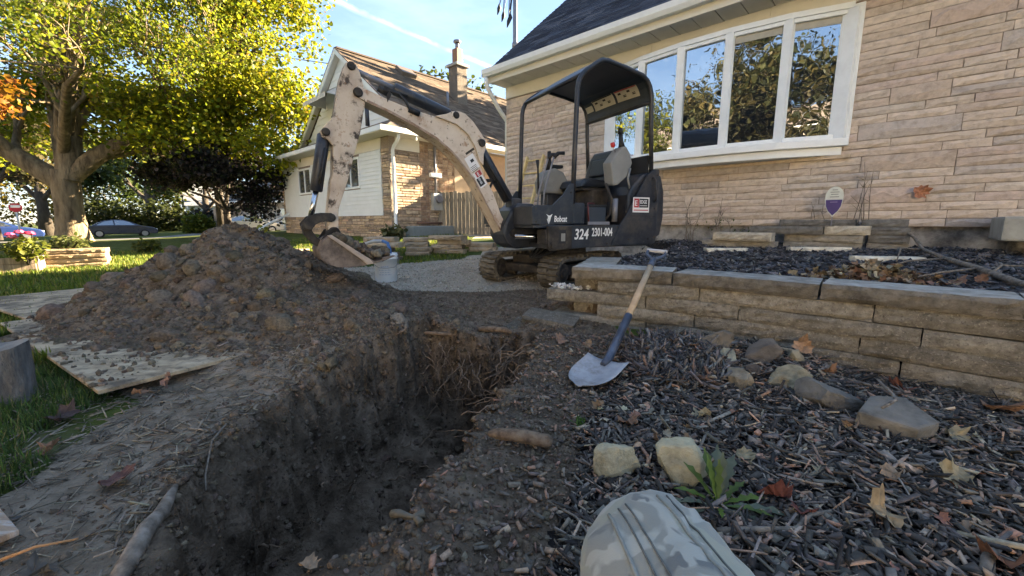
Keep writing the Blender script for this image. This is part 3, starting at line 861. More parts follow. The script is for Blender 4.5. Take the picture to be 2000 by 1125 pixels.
# --- bow window: six posts on a shallow arc
bw = empty('bow_window', (0, 0, 0)); bw.parent = house
bx = [2.47, 3.075, 3.71, 4.345, 4.985, 5.565]
by = [-.03, -.20, -.285, -.285, -.20, -.03]
for i, (x_, y_) in enumerate(zip(bx, by)):
    a = [R(-18), R(-12), R(-4), R(4), R(12), R(18)][i]
    w_ = .085 if i in (0, 5) else .052
    mb = MB(); mb.box(-w_, w_, -.035, .06, 1.795, 3.235, Tr(x_, y_, 0, -a), b=.008)
    if i in (0, 5): mb.box(-w_ - .02 if i == 5 else -w_ - .035, w_ + .035 if i == 5 else w_ + .02, .0, .05, 1.70, 3.28, Tr(x_, y_, 0, 0), b=.006)
    mb.build('window_frame', M['white'], bw)
for i in range(5):
    p0, p1 = Vector((bx[i], by[i], 0)), Vector((bx[i + 1], by[i + 1], 0))
    d_ = (p1 - p0); L = d_.length; a = math.atan2(d_.y, d_.x)
    T_ = Tr(p0.x, p0.y, 0, a)
    m = MB(); m.box(.05, L - .05, .018, .026, 1.84, 3.19, T_); pane = m.build('pane', M['pane'], bw)
    m = MB(); m.box(.045, L - .045, -.02, .04, 1.797, 1.845, T_, b=.006); m.build('window_rail', M['white'], bw)
    m = MB(); m.box(.045, L - .045, -.02, .04, 3.185, 3.233, T_, b=.006); m.build('window_rail', M['white'], bw)
    m = MB(); m.box(-.02, L + .02, -.03, .32, 3.237, 3.30, T_); m.build('head_board', M['white'], bw)
arc = [(bx[i], by[i] - .085) for i in range(6)]
sl = MB(); sl.prism([(bx[0] - .12, .0)] + [(bx[0] - .12, -.07)] + arc[1:5] + [(bx[5] + .12, -.07), (bx[5] + .12, .0)], 1.70, 1.793, 'z', bev=.01); sl.build('sill', M['white'], bw)
sl = MB(); sl.prism([(bx[0] - .06, .0), (bx[0] - .06, -.03)] + [(x_, y_ + .055) for x_, y_ in arc[1:5]] + [(bx[5] + .06, -.03), (bx[5] + .06, .0)], 1.60, 1.697, 'z', bev=.01); sl.build('apron', M['white'], bw)
m = MB(); m.box(3.95, 5.72, -.06, .0, 1.555, 1.598, b=.008); m.build('stone_ledge', M['stone'], bw, (.52, .42, .31))
# blind cassette behind the glass
for i in (3, 4):
    p0, p1 = Vector((bx[i], by[i], 0)), Vector((bx[i + 1], by[i + 1], 0)); d_ = p1 - p0
    m = MB(); m.box(.06, d_.length - .06, .012, .0165, 3.10, 3.18, Tr(p0.x, p0.y, 0, math.atan2(d_.y, d_.x))); m.build('blind_rail', flat('blind', (.38, .36, .31), rough=.7), bw)
# --- utility pole behind the house, with drooping leads
mast = empty('utility_pole', (.15, 21.0, .3), 0, 'grey utility pole with drooping black leads rising behind the dark roof', 'utility pole')
M['galv'] = flat('galvanised', (.20, .20, .22), rough=.5, metal=.3)
M['black'] = flat('black_rubber', (.015, .015, .016), rough=.6)
m = MB(); m.tube([(0, 0, -.3), (0, 0, 13.2)], [.13, .10], 10); m.build('pole', M['galv'], mast)
m = MB(); m.cyl((0, 0, 8.62), (0, 0, 8.85), .15, 10); m.build('clamp', M['galv'], mast)
m = MB(); m.cyl((0, 0, 10.9), (0, 0, 11.3), .17, 10); m.build('clamp', M['galv'], mast)
for k, (dx, zt) in enumerate(((-.75, 10.15), (-.55, 9.85), (-.30, 9.6), (-.22, 9.75))):
    m = MB(); m.tube([(-.05, 0, 11.1), (dx * .45, -.03, 11.5), (dx * .9, -.05, 11.0), (dx, -.05, zt + .25), (dx * .75, -.04, zt + .9), (dx * .3, -.02, 11.2)], .026, 6)
    m.tube([(dx, -.05, zt + .35), (dx, -.05, zt + .18), (dx - .08, -.05, zt - .1)], [.03, .10, .02], 6); m.build('lead', M['black'], mast)
# ------------------------------------------------------------------ neighbour's house across the drive
NB = (-3.7, 13.0)
nb = empty('neighbour_house', (NB[0], NB[1], 0), HY, 'white-sided house with stone corner, brown gable roof and chimney behind the digger arm', 'house')
NX0, NX1, NDP = -9.5, -.15, 11.5
M['nstone'] = pmat('small_veneer_stone', [(.5, .48, .45), (1, .98, .95), (1.2, 1.15, 1.1)], scale=9, rough=.95, bump=.6, bscale=30, bdist=.02, vcol=True, spec=.15)
part('wall', M['mortar'], nb, (NX0, NX1, .03, .25, .1, 3.40), (NX1 - .25, NX1 - .03, .25, NDP, .1, 3.40), (NX0 + .03, NX0 + .25, .25, NDP, .1, 3.40), (NX0 + .03, NX1 - .03, NDP - .2, NDP, .1, 3.40))
# stone strips too small to pick apart: one piece per wall
def strip_wall(name, parent, regions, mp, cols, wts, uh=.075, lr=(.25, .75), seed=4, dep=.03):
    r = random.Random(seed); m = MB(); cl = []
    for (x0, x1, z0, z1) in regions:
        z = z0
        while z < z1 - .02:
            h = min(uh * r.choice([1, 1, 1, 1.6]), z1 - z)
            x = x0
            while x < x1 - .02:
                L = min(r.uniform(*lr), x1 - x)
                d = dep * r.uniform(.6, 1.5)
                n0 = len(m.v)
                v = [(x + .006, 0, z + .006), (x + L - .006, 0, z + .006), (x + L - .006, 0, z + h - .006), (x + .006, 0, z + h - .006)]
                g = min(.02, L * .2)
                v += [(x + g, -d, z + .018), (x + L - g, -d * r.uniform(.7, 1.2), z + .018), (x + L - g, -d, z + h - .016), (x + g, -d * r.uniform(.7, 1.2), z + h - .016)]
                f = [(0, 1, 5, 4), (1, 2, 6, 5), (2, 3, 7, 6), (3, 0, 4, 7), (4, 5, 6, 7)]
                m.add([mp(*q) for q in v], f)
                c = np.array(r.choices(cols, wts)[0]) * r.uniform(.8, 1.2); cl += [tuple(c)] * 8
                x += L
            z += h
    o = m.build(name, M['nstone'], parent)
    at = o.data.color_attributes.new('Col', 'FLOAT_COLOR', 'POINT')
    at.data.foreach_set('color', np.concatenate([np.array(cl), np.ones((len(cl), 1))], 1).astype(np.float32).ravel())
    o['kind'] = 'stuff'
    return o
NC = [(.50, .385, .27), (.42, .33, .25), (.32, .26, .215), (.55, .45, .34), (.46, .32, .24)]
NW = [4, 3, 3, 2, 1]
front = lambda x, y, z: (x, y + .028, z)
side = lambda x, y, z: (NX1 - .028 - y, x, z)
strip_wall('stone_strips', nb, [(NX0, NX1, .2, 1.0), (NX0, NX0 + .25, 1.0, 3.1), (NX1 - .45, NX1, 1.0, 3.05)], front, NC, NW)
strip_wall('stone_strips', nb, [(.03, 1.15, .2, 3.0), (1.5, 1.9, .2, 3.2)], side, NC, [2, 3, 4, 2, 1], seed=9, uh=.085)
strip_wall('brick_courses', nb, [(1.15, 1.5, .2, 3.35), (1.9, 2.6, .2, 3.35), (5.6, 9.0, .2, 3.35)], side, [(.34, .24, .17), (.28, .19, .14), (.38, .29, .21)], [3, 2, 2], uh=.075, lr=(.2, .22), seed=10, dep=.008)
part('panel', flat('plywood_cladding', (.40, .31, .22), var=.15, scale=4, rough=.8), nb, (NX1 - .026, NX1 - .008, 2.6, 4.05, 1.6, 3.3))
part('panel', flat('weathered_cladding', (.36, .25, .17), var=.15, scale=4, rough=.8), nb, (NX1 - .026, NX1 - .008, 4.07, 5.55, 1.6, 3.3))
part('frieze_board', M['cream'], nb, (NX0, NX1 - .46, .0, .028, 3.06, 3.40), (NX1 - .026, NX1 - .002, .03, 1.15, 3.03, 3.40), b=.004)
# front siding boards
nbd = 16
sh = (3.05 - 1.0) / nbd
SR = [(NX0 + .27, -7.45), (-6.1, -3.35), (-2.0, NX1 - .47)]
for k in range(nbd):
    z0 = 1.0 + k * sh
    spans = [(NX0 + .27, NX1 - .47)] if (z0 + sh < 1.93 or z0 > 2.95) else SR
    for (a, b_) in spans:
        m = MB()
        m.add([(a, -.022, z0), (b_, -.022, z0), (b_, -.004, z0 + sh), (a, -.004, z0 + sh), (a, .026, z0), (b_, .026, z0), (b_, .026, z0 + sh), (a, .026, z0 + sh)],
              [(0, 1, 2, 3), (4, 5, 1, 0), (3, 2, 6, 7), (0, 3, 7, 4), (1, 5, 6, 2)])
        m.build('siding_board', M['siding'], nb)
for (a, b_) in ((-7.45, -6.1), (-3.35, -2.0)):
    w_ = part('window', M['white'], nb, (a, a + .07, -.04, .02, 1.93, 2.97), (b_ - .07, b_, -.04, .02, 1.93, 2.97), (a + .07, b_ - .07, -.04, .02, 1.93, 2.0), (a + .07, b_ - .07, -.04, .02, 2.90, 2.97), ((a + b_) / 2 - .02, (a + b_) / 2 + .02, -.03, .02, 2.0, 2.9))
    part('pane', M['pane_dim'], w_, (a + .07, (a + b_) / 2 - .02, .0, .008, 2.0, 2.9))
    part('pane', M['pane_dim'], w_, ((a + b_) / 2 + .02, b_ - .07, .0, .008, 2.0, 2.9))
# eaves all round the low front, gutter
part('soffit', M['soffit'], nb, (NX0 - .5, .38, -.5, .0, 3.40, 3.43), (NX1, .38, .0, NDP, 3.40, 3.43), (NX0 - .5, NX0, .0, NDP, 3.40, 3.43))
gm = MB(); gm.box(NX0 - .55, .44, -.56, -.505, 3.41, 3.56, b=.012); gm.box(.385, .44, -.5, NDP, 3.411, 3.561, b=.012); gm.box(NX0 - .55, NX0 - .505, -.5, NDP, 3.412, 3.562, b=.012)
gm.build('gutter', M['white'], nb)
# roofs
BRS = [(.125, .092, .068), (.155, .117, .087), (.10, .075, .056), (.18, .138, .104)]
RX, RZ = -4.75, 7.28
def gable_plane(y): return y
rm = MB()
rm.prism([(NX0 - .5, 3.46), (RX, RZ), (.38, 3.46), (.38, 3.42), (RX, RZ - .1), (NX0 - .5, 3.42)], .72, NDP + .2, 'y')
nroof = rm.build('roof', flat('brown_roof_deck', (.15, .11, .08), rough=.95), nb)
# shingles on the right slope: swap axes so the slope runs along local y
SW = Matrix(((0, 1, 0, 0), (1, 0, 0, 0), (0, 0, 1, 0), (0, 0, 0, 1)))
shingles('shingle_courses', nroof, .70, NDP + .2, .40, 3.475, RX, RZ + .012, .15, .32, BRS, [4, 4, 2, 2], M4=SW)
part('ridge_cap', flat('ridge_shingle', (.12, .09, .068), var=.3, scale=14, rough=.95), nroof, (RX - .12, RX + .12, .70, NDP + .2, RZ - .01, RZ + .045))
# pent roof over the low front, hipped at the right corner
pm = MB()
A0, A1 = (NX0 - .5, -.5, 3.45), (.38, -.5, 3.45)
pm.add([A0, A1, (.38 - 1.2, .73, 4.15), (NX0 - .5, .73, 4.15), (.38, .73, 3.45), (.38, .73, 3.44), (NX0 - .5, .73, 3.44)], [(0, 1, 2, 3), (1, 4, 2), (0, 3, 6), (1, 0, 6, 5)])
pm.build('pent_roof', pmat('pent_shingle', [(.09, .065, .047), (.145, .108, .08), (.18, .14, .105)], scale=8, rough=.95, bump=.8, bscale=40), nb)
# gable wall with wide boards, rake trim
gw = MB(); gw.prism([(NX0 + .1, 3.45), (-.02, 3.45), (RX, RZ - .12)], .92, 1.1, 'y'); gw.build('gable_wall', M['siding'], nb)
k = 0; z = 3.9
sl_ = (RZ - 3.46) / (0.38 - RX)
while z < RZ - .35:
    h = .24
    hw0 = (RZ - .16 - z) / sl_ - .2; hw1 = (RZ - .16 - z - h) / sl_ - .2
    if hw1 < .05: break
    m = MB(); m.add([(RX - hw0, .885, z), (RX + hw0, .885, z), (RX + hw1, .905, z + h), (RX - hw1, .905, z + h), (RX - hw0, .918, z), (RX + hw0, .918, z)], [(0, 1, 2, 3), (4, 5, 1, 0)])
    m.build('gable_board', M['siding'], nb); z += h
for s_ in (-1, 1):
    m = MB(); ex = (0.40 - RX)
    m.prism([(RX, RZ + .0), (RX + s_ * ex, 3.46), (RX + s_ * ex, 3.28), (RX, RZ - .2)], .66, .70, 'y'); m.build('rake_board', M['white'], nb)
    m = MB(); m.prism([(RX, RZ + .04), (RX + s_ * (ex + .02), 3.50), (RX + s_ * (ex + .02), 3.455), (RX, RZ + .0)], .655, .72, 'y'); m.build('rake_edge', flat('brown_trim', (.14, .095, .065)), nb)
    m = MB(); m.prism([(RX, RZ - .13), (RX + s_ * ex, 3.42), (RX + s_ * ex, 3.39), (RX, RZ - .16)], .70, .92, 'y'); m.build('rake_soffit', M['soffit'], nb)
# slatted awning on the gable
aw = empty('awning', (-.25, 0, .28)); aw.parent = nb
for k in range(11):
    m = MB(); x0 = -6.0 + k * .19
    m.add([(x0, .88, 5.75), (x0 + .175, .88, 5.75), (x0 + .175, -.05, 5.18), (x0, -.05, 5.18), (x0 + .175, -.06, 5.02), (x0, -.06, 5.02)], [(0, 1, 2, 3), (3, 2, 4, 5)]); m.build('slat', M['soffit'], aw)
for xa in (-6.02, -3.9):
    m = MB(); m.prism([(.88, 5.72), (-.04, 5.16), (.88, 5.10)], xa, xa + .02, 'x'); m.build('side_panel', M['soffit'], aw)
gwin = part('gable_window', M['white'], nb, (-5.85, -4.05, .84, .90, 4.35, 5.1)); part('pane', M['pane_dim'], gwin, (-5.75, -4.98, .832, .838, 4.42, 5.04), (-4.92, -4.15, .832, .838, 4.42, 5.04))
# chimney
ch = empty('chimney', (0, 0, 0)); ch.parent = nb
part('stack', pmat('chimney_stone', [(.12, .10, .08), (.20, .165, .13)], scale=5, rough=.95, bump=.8, bscale=14), ch, (-3.28, -2.72, 4.95, 5.50, 5.2, 7.30), b=.012)
part('crown', M['concrete'], ch, (-3.36, -2.64, 4.87, 5.58, 7.303, 7.42), b=.02)
m = MB(); m.box(-3.16, -2.84, 5.06, 5.38, 7.42, 8.05, b=.02); m.build('flue', flat('clay_flue', (.22, .11, .07)), ch)
m = MB(); m.cyl((-3.0, 5.22, 8.05), (-3.0, 5.22, 8.28), .085, 12); m.cyl((-3.0, 5.22, 8.30), (-3.0, 5.22, 8.40), .16, 12, bev=.02); m.build('cowl', M['galv'], ch)
for (x_, y_, s_) in ((-4.2, 3.4, .30), (-1.9, 9.3, .28)):
    zr = RZ - sl_ * (x_ - RX)
    m = MB(); m.box(-s_, s_, -s_ * 1.2, s_ * 1.2, -.05, .17, Tr(x_, y_, zr + .02, 0, 0, math.atan(sl_)), b=.03); m.build('roof_vent', flat('vent_brown', (.13, .10, .08)), nb)
for (x_, y_, h_) in ((-1.15, 2.3, .5), (-2.2, 4.0, .55)):
    zr = RZ - sl_ * (x_ - RX); m = MB(); m.cyl((x_, y_, zr - .1), (x_, y_, zr + h_), .05, 10); m.build('vent_pipe', M['galv'], nb)
m = MB(); m.cyl((-1.5, .1, 3.9), (-1.5, .1, 4.45), .07, 10); m.build('vent_pipe', flat('dark_vent', (.04, .04, .045)), nb)
# downspout at the corner, meter, conduit, drain pipe
m = MB(); m.tube([(.30, .10, 3.42), (.30, .10, 3.32), (.22, .10, 3.22), (.0, .11, 3.08), (-.07, .11, 2.98), (-.07, .11, .75), (-.02, .08, .62), (.12, .02, .5)], .052, 8); m.build('downspout', M['white'], nb)
mt = empty('electric_meter', (0, 0, 0)); mt.parent = nb
part('box', flat('meter_grey', (.33, .35, .35)), mt, (-.16, -.0, 1.55, 1.95, 1.18, 1.75), b=.012)
m = MB(); m.cyl((0, 1.75, 1.55), (.1, 1.75, 1.55), .13, 16, bev=.01); m.build('dial', M['galv'], mt)
m = MB(); m.tube([(-.10, 1.72, 1.75), (-.10, 1.72, 3.38)], .045, 8); m.tube([(-.08, 1.9, 1.2), (-.08, 1.9, .4)], .03, 8); m.build('conduit', M['galv'], mt)
part('bracket', M['white'], mt, (-.15, -.03, 1.5, 1.94, 2.28, 2.42))
part('base_box', flat('blue_grey_box', (.20, .24, .25), rough=.7), nb, (-.14, .30, .5, 2.3, .1, .66), b=.03)
m = MB(); m.tube([(-.05, .9, .75), (-.05, 2.2, .75)], .04, 8); m.build('gas_pipe', flat('rusty_pipe', (.12, .07, .05)), nb)

# ------------------------------------------------------------------ grey board fence closing the drive
fence = empty('board_fence', (-2.55, 14.45, .2), R(-8), 'weathered grey board fence between the two houses', 'fence')
rf_ = random.Random(3)
x = 0.0
while x < 3.6:
    w = rf_.uniform(.125, .15); h = 1.62 + rf_.uniform(-.03, .03) - .02 * x
    m = MB(); m.prism([(x, -.1), (x + w - .008, -.1), (x + w - .008, h - .02), (x + w - .03, h), (x + .02, h), (x, h - .02)], -.02 + rf_.uniform(-.006, .006), .005, 'y')
    m.build('board', M['wood_grey'], fence, tuple(np.array((1, .97, .9)) * rf_.uniform(.7, 1.15))); x += w
part('rail', M['wood_grey'], fence, (0, 3.6, .012, .05, .3, .39), col=(.8, .8, .75)); part('rail', M['wood_grey'], fence, (0, 3.6, .012, .05, 1.3, 1.39), col=(.8, .8, .75))
part('post', M['wood_grey'], fence, (-.1, -.005, -.02, .07, -.2, 1.72), col=(.6, .58, .52))
# white drain pipe leaning out from the far corner of the neighbour's house
a_ = Vector((-11.0, 19.6, 1.15)); b_ = Vector((-11.2, 17.0, .1))
m = MB(); m.tube([(-10.05, 19.2, 1.25), (-10.7, 18.4, .75), (-11.0, 17.6, .35)], .06, 8)
tag(m.build('drain_pipe', M['white']), 'white drain pipe slanting down from the far corner of the white-sided house', 'pipe')
# ------------------------------------------------------------------ the mini excavator
M['navy'] = pmat('dark_machine_paint', [(.009, .011, .016), (.016, .019, .027), (.026, .029, .038)], scale=5, rough=.42, bump=.08, bscale=60, spec=.45,
                 spots=[((.12, .095, .07), 3.4, .50, .74, .55), ((.08, .066, .052), 34, .58, .68, .5), ((.20, .17, .13), 9, .66, .76, .5)])
M['grime'] = pmat('grimy_steel', [(.012, .011, .010), (.035, .030, .026), (.085, .068, .052)], scale=9, rough=.8, bump=.5, bscale=50, bdist=.006, spots=[((.14, .075, .04), 6, .60, .75, .6)])
M['boomp'] = pmat('worn_cream_paint', [(.44, .345, .265), (.58, .475, .375), (.64, .55, .45)], scale=5, rough=.6, bump=.25, bscale=60, bdist=.004, spec=.3,
                  spots=[((.28, .13, .06), 7.0, .555, .66, .8), ((.05, .036, .028), 17, .585, .65, .9), ((.16, .12, .09), 2.0, .58, .8, .5)])
M['stickp'] = pmat('scuffed_cream_paint', [(.38, .29, .22), (.53, .43, .335), (.60, .51, .41)], scale=6, rough=.65, bump=.35, bscale=60, bdist=.005, spec=.25,
                   spots=[((.045, .032, .025), 8, .515, .60, .95), ((.24, .11, .05), 12, .57, .67, .85)])
M['steel'] = flat('chrome_rod', (.55, .55, .56), rough=.22, metal=1.0, var=.1)
M['rubber'] = pmat('muddy_rubber', [(.03, .027, .024), (.10, .085, .065), (.21, .18, .135)], scale=7, rough=.92, bump=.6, bscale=45, bdist=.008)
M['vinyl'] = flat('seat_vinyl', (.018, .022, .030), rough=.35, var=.2, bump=.1, bscale=120)
M['lgrey'] = flat('grey_plastic', (.22, .215, .20), rough=.55, var=.1, spots=[((.14, .13, .11), 6, .58, .75, .6)])
M['decal_w'] = flat('white_decal', (.72, .70, .68), rough=.5, var=.06)
M['decal_t'] = flat('faded_decal', (.48, .44, .36), rough=.6, var=.12)
M['decal_r'] = flat('red_decal', (.42, .035, .04), rough=.5, var=.1)
M['decal_k'] = flat('black_decal', (.02, .02, .022), rough=.5, var=.1)
M['red'] = flat('red_knob', (.45, .03, .035), rough=.4)
M['letter'] = flat('white_lettering', (.72, .72, .70), rough=.6, var=.1, spots=[((.10, .10, .10), 60, .60, .68, .8)])
YAW = R(180 + 27.273)
ex = empty('mini_excavator', (.512, 4.999, 0), YAW, 'small dark open-canopy excavator with cream digging arm parked beside the stone house', 'excavator')
HW = .605
# --- undercarriage, turned a little towards the lawn
UC = Tr(-.12, -.20, .0, R(21))
def loop_pts(hl, r, n_arc=9, n_st=13):
    p = []
    for k in range(n_st): p.append((-hl + 2 * hl * k / n_st, r, 0))
    for k in range(n_arc): a = math.pi / 2 - math.pi * k / n_arc; p.append((hl + r * math.cos(a), r * math.sin(a), 1))
    for k in range(n_st): p.append((hl - 2 * hl * k / n_st, -r, 0))
    for k in range(n_arc): a = -math.pi / 2 - math.pi * k / n_arc; p.append((-hl + r * math.cos(a), r * math.sin(a), 1))
    return p
ZC = .245
for sgn in (-1, 1):
    yc = sgn * .46
    tr_ = MB(); lp = loop_pts(.575, .155); n = len(lp); w = .135
    ring = []
    for (px_, pz_, c) in lp: ring.append((px_, pz_))
    v, f = [], []
    for i, (a, b) in enumerate(ring):
        p, q = ring[i - 1], ring[(i + 1) % n]
        t = Vector((q[0] - p[0], q[1] - p[1])).normalized(); nn = Vector((-t.y, t.x))
        for (o_, yy) in ((.0, -w), (.0, w), (-.028, w), (-.028, -w)):
            v.append(UC @ Vector((a + nn.x * o_, yc + yy, ZC + b + nn.y * o_)))
    for i in range(n):
        j = (i + 1) % n
        for k in range(4): f.append((i * 4 + k, i * 4 + (k + 1) % 4, j * 4 + (k + 1) % 4, j * 4 + k))
    tr_.add(v, f)
    for i, (a, b) in enumerate(ring):
        p, q = ring[i - 1], ring[(i + 1) % n]
        t = Vector((q[0] - p[0], q[1] - p[1])).normalized(); ang = math.atan2(t.y, t.x)
        for s2 in (-1, 1):
            T_ = UC @ Matrix.Translation((a, yc + s2 * .066, ZC + b)) @ Matrix.Rotation(-ang, 4, 'Y')
            off = .0 if s2 < 0 else .012
            tr_.box(-.019 + off, .019 + off, -.064, .064, -.001, .026, T_)
    track = tr_.build('track', M['rubber'], ex)
    for xx, r_ in ((.575, .118), (-.575, .118)):
        m = MB(); m.cyl((xx, yc - .10, ZC), (xx, yc + .10, ZC), r_, 20, UC, bev=.015); m.cyl((xx, yc - .12, ZC), (xx, yc + .12, ZC), .05, 14, UC); m.build('idler', M['grime'], track)
    for xx in (-.3, 0, .3):
        m = MB(); m.cyl((xx, yc - .09, ZC - .065), (xx, yc + .09, ZC - .065), .055, 14, UC, bev=.01); m.build('roller', M['grime'], track)
    m = MB(); m.box(-.5, .5, yc - .06, yc + .06, ZC - .04, ZC + .075, UC, b=.015); m.build('track_frame', M['grime'], track)
m = MB(); m.box(-.34, .34, -.40, .40, .24, .40, UC, b=.03); m.box(.10, .52, -.36, .36, .20, .30, UC, b=.02); m.build('carbody', M['grime'], ex)
m = MB(); m.cyl((-.18, -.1, .39), (-.18, -.1, .525), .30, 28); m.build('swing_bearing', M['grime'], ex)
for k in range(5):
    m = MB(); y0 = .12 + k * .05
    m.tube([(.30 - .05 * k, y0, .52), (.42, y0 + .02, .40), (.36 - .03 * k, y0 + .06, .35), (.18, y0 + .05, .38)], .013, 7); m.build('hose', M['black'], ex)
# --- upper frame
part('deck', M['navy'], ex, (-1.0, .46, -HW, HW - .012, .52, .57), (-.47, .64, -HW, HW - .012, .735, .765), b=.006)
for s_ in (1, -1):
    y0, y1 = (HW - .012, HW + .006) if s_ > 0 else (-HW - .006, -HW + .012)
    m = MB(); m.prism([(.46, .53), (.47, .76), (.17, .765), (-.47, .765), (-.36, .535), (.40, .505)], y0, y1, 'y', bev=.004); m.build('side_panel', M['navy'], ex)
    m = MB(); m.prism([(-.352, .532), (-.475, .775), (-.55, .86), (-.66, 1.03), (-.76, 1.20), (-.86, 1.33), (-.94, 1.395), (-1.03, 1.40), (-1.035, .62), (-1.02, .555), (-.98, .535)], y0 + .007, y1 + .012, 'y', bev=.006)
    skirt = m.build('rear_skirt', M['navy'], ex)
    m = MB(); m.prism([(.66, .775), (.665, .95), (.62, .965), (.42, .968), (.385, 1.0), (.30, 1.07), (.21, 1.19), (.165, 1.19), (.165, .775)], y0, y1, 'y', bev=.004); m.build('front_guard', M['navy'], ex)
part('front_panel', M['navy'], ex, (.645, .662, -HW, -.2, .77, .95))
part('front_panel', M['navy'], ex, (.645, .662, .2, HW - .014, .77, .95))
# step casting with lamp, a black plate painting its recess's shade
m = MB(); m.prism([(.20, .52), (.47, .50), (.50, .55), (.50, .755), (.20, .755)], HW + .0065, HW + .05, 'y', bev=.012); st = m.build('step_casting', M['grime'], ex)
part('recess_dark_plate', M['black'], st, (.285, .375, HW + .0505, HW + .0525, .575, .715)); part('reflector', M['lgrey'], st, (.295, .345, HW + .053, HW + .056, .60, .68), b=.001)
m = MB(); m.box(.46, .52, HW - .14, HW + .03, .57, .72, b=.012); m.cyl((.44, HW + .051, .56), (.44, HW + .07, .56), .03, 10); m.build('bolt_block', M['grime'], ex)
# hood and counterweight
m = MB(); m.prism([(-.60, .575), (-.60, 1.10), (-.66, 1.20), (-.80, 1.33), (-.92, 1.37), (-1.02, 1.33), (-1.06, 1.1), (-1.06, .62), (-1.0, .575)], -HW + .02, HW - .02, 'y', bev=.03); m.build('engine_hood', M['navy'], ex)
m = MB(); m.prism([(-1.065, .60), (-1.15, .64), (-1.19, .85), (-1.18, 1.15), (-1.12, 1.33), (-1.065, 1.36)], -HW + .06, HW - .03, 'y', bev=.03); m.build('counterweight', M['navy'], ex)
part('rear_screen', M['black'], ex, (-.93, -.90, -HW + .05, HW - .05, 1.36, 1.56), b=.01)
# under the seat: engine bay pieces seen through the open side
part('seat_box', M['grime'], ex, (-.585, -.33, -.45, .30, .77, 1.17), b=.02)
part('bulkhead', M['grime'], ex, (-.59, .0, -.02, .01, .765, 1.0), b=.01)
bt = part('battery', flat('battery_case', (.03, .038, .05), rough=.5), ex, (-.34, -.10, .33, .53, .767, .96), b=.008)
part('battery_lid', M['black'], bt, (-.345, -.095, .325, .535, .962, .985), b=.006)
m = MB(); m.tube([(-.09, .545, .80), (-.075, .55, .93), (-.11, .5, 1.0), (-.22, .47, 1.0)], .010, 8); m.build('red_cable', flat('red_hose', (.13, .03, .028), rough=.5), bt)
part('battery_tray', M['galv'], bt, (-.37, -.07, .545, .562, .767, .80))
part('filter_housing', M['navy'], ex, (-.02, .14, .30, .57, .767, 1.0), b=.02)
for k in range(7):
    r_ = random.Random(k); y0 = .35 + .03 * k
    m = MB(); m.tube([(-.50 + .03 * k, y0, 1.22), (-.50 + .02 * k, y0 + .04, 1.05), (-.47 + .015 * k, y0 + .02, .88), (-.52 + .04 * k, y0 - .06, .77)], .014, 7); m.build('hose', M['black'] if k % 3 else M['grime'], ex)
m = MB(); m.cyl((-.49, .50, .80), (-.49, .50, 1.06), .035, 12); m.build('cylinder', M['galv'], ex)
# seat
seat = empty('seat', (0, 0, 0)); seat.parent = ex
m = MB(); m.prism([(-.20, 1.20), (-.24, 1.285), (-.32, 1.31), (-.58, 1.285), (-.72, 1.29), (-.74, 1.20)], -.24, .24, 'y', bev=.035); m.build('cushion', M['vinyl'], seat)
m = MB(); T_ = Tr(-.66, 0, 1.26, 0, 0, R(-14))
m.prism([(-.25, .0), (.25, .0), (.265, .12), (.245, .30), (.19, .40), (-.19, .40), (-.245, .30), (-.265, .12)], -.05, .06, 'x', T_, bev=.03); m.build('backrest', M['vinyl'], seat)
m = MB(); m.prism([(-.15, .08), (.15, .08), (.14, .30), (-.14, .30)], .062, .085, 'x', T_, bev=.02); m.build('back_cushion', M['vinyl'], seat)
part('seat_pan', M['grime'], seat, (-.72, -.24, -.22, .22, 1.165, 1.198), b=.01)
# left control console, tipped up, with joystick and red lever
cs = empty('left_console', (0, 0, 0)); cs.parent = ex
m = MB(); m.prism([(-.385, 1.45), (-.43, 1.20), (-.50, 1.21), (-.64, 1.315), (-.70, 1.46), (-.665, 1.56), (-.60, 1.64), (-.545, 1.63), (-.46, 1.54)], .38, .53, 'y', bev=.02); m.build('console_box', M['lgrey'], cs)
m = MB(); m.tube([(-.60, .455, 1.62), (-.585, .455, 1.70), (-.57, .455, 1.80)], [.045, .026, .022], 10); m.tube([(-.57, .455, 1.78), (-.565, .455, 1.84)], [.03, .026], 10); m.build('joystick', M['black'], cs)
m = MB(); m.tube([(-.50, .47, 1.56), (-.455, .47, 1.64)], .008, 8); m.build('lever_rod', M['steel'], cs)
m = MB(); m.cyl((-.462, .47, 1.625), (-.445, .47, 1.675), .026, 12, bev=.008); m.build('red_knob', M['red'], cs)
m = MB(); m.tube([(-.66, .54, 1.40), (-.62, .55, 1.28), (-.66, .55, 1.15)], .013, 8); m.build('bracket', M['lgrey'], cs)
# right console and the travel levers
rc = empty('right_console', (0, 0, 0)); rc.parent = ex
m = MB(); m.prism([(-.02, 1.15), (.0, 1.30), (-.06, 1.42), (-.18, 1.47), (-.30, 1.42), (-.38, 1.30), (-.40, 1.15)], -.50, -.26, 'y', bev=.03); m.build('console_box', M['lgrey'], rc)
m = MB(); m.tube([(-.16, -.38, 1.45), (-.155, -.38, 1.56), (-.15, -.38, 1.68)], [.05, .026, .024], 10); m.build('joystick', M['black'], rc)
part('armrest', M['black'], rc, (-.33, -.14, -.46, -.32, 1.475, 1.515), b=.012)
for k, y_ in enumerate((-.16, -.03)):
    m = MB(); m.tube([(.16, y_, .80), (.13, y_, 1.15), (.02, y_, 1.50), (-.0, y_, 1.56)], .011, 8); m.build('travel_lever', M['galv'], rc)
    m = MB(); m.tube([(.0, y_, 1.545), (-.05, y_, 1.60), (-.13, y_ + .02, 1.605)], .021, 9); m.build('grip', M['black'], rc)
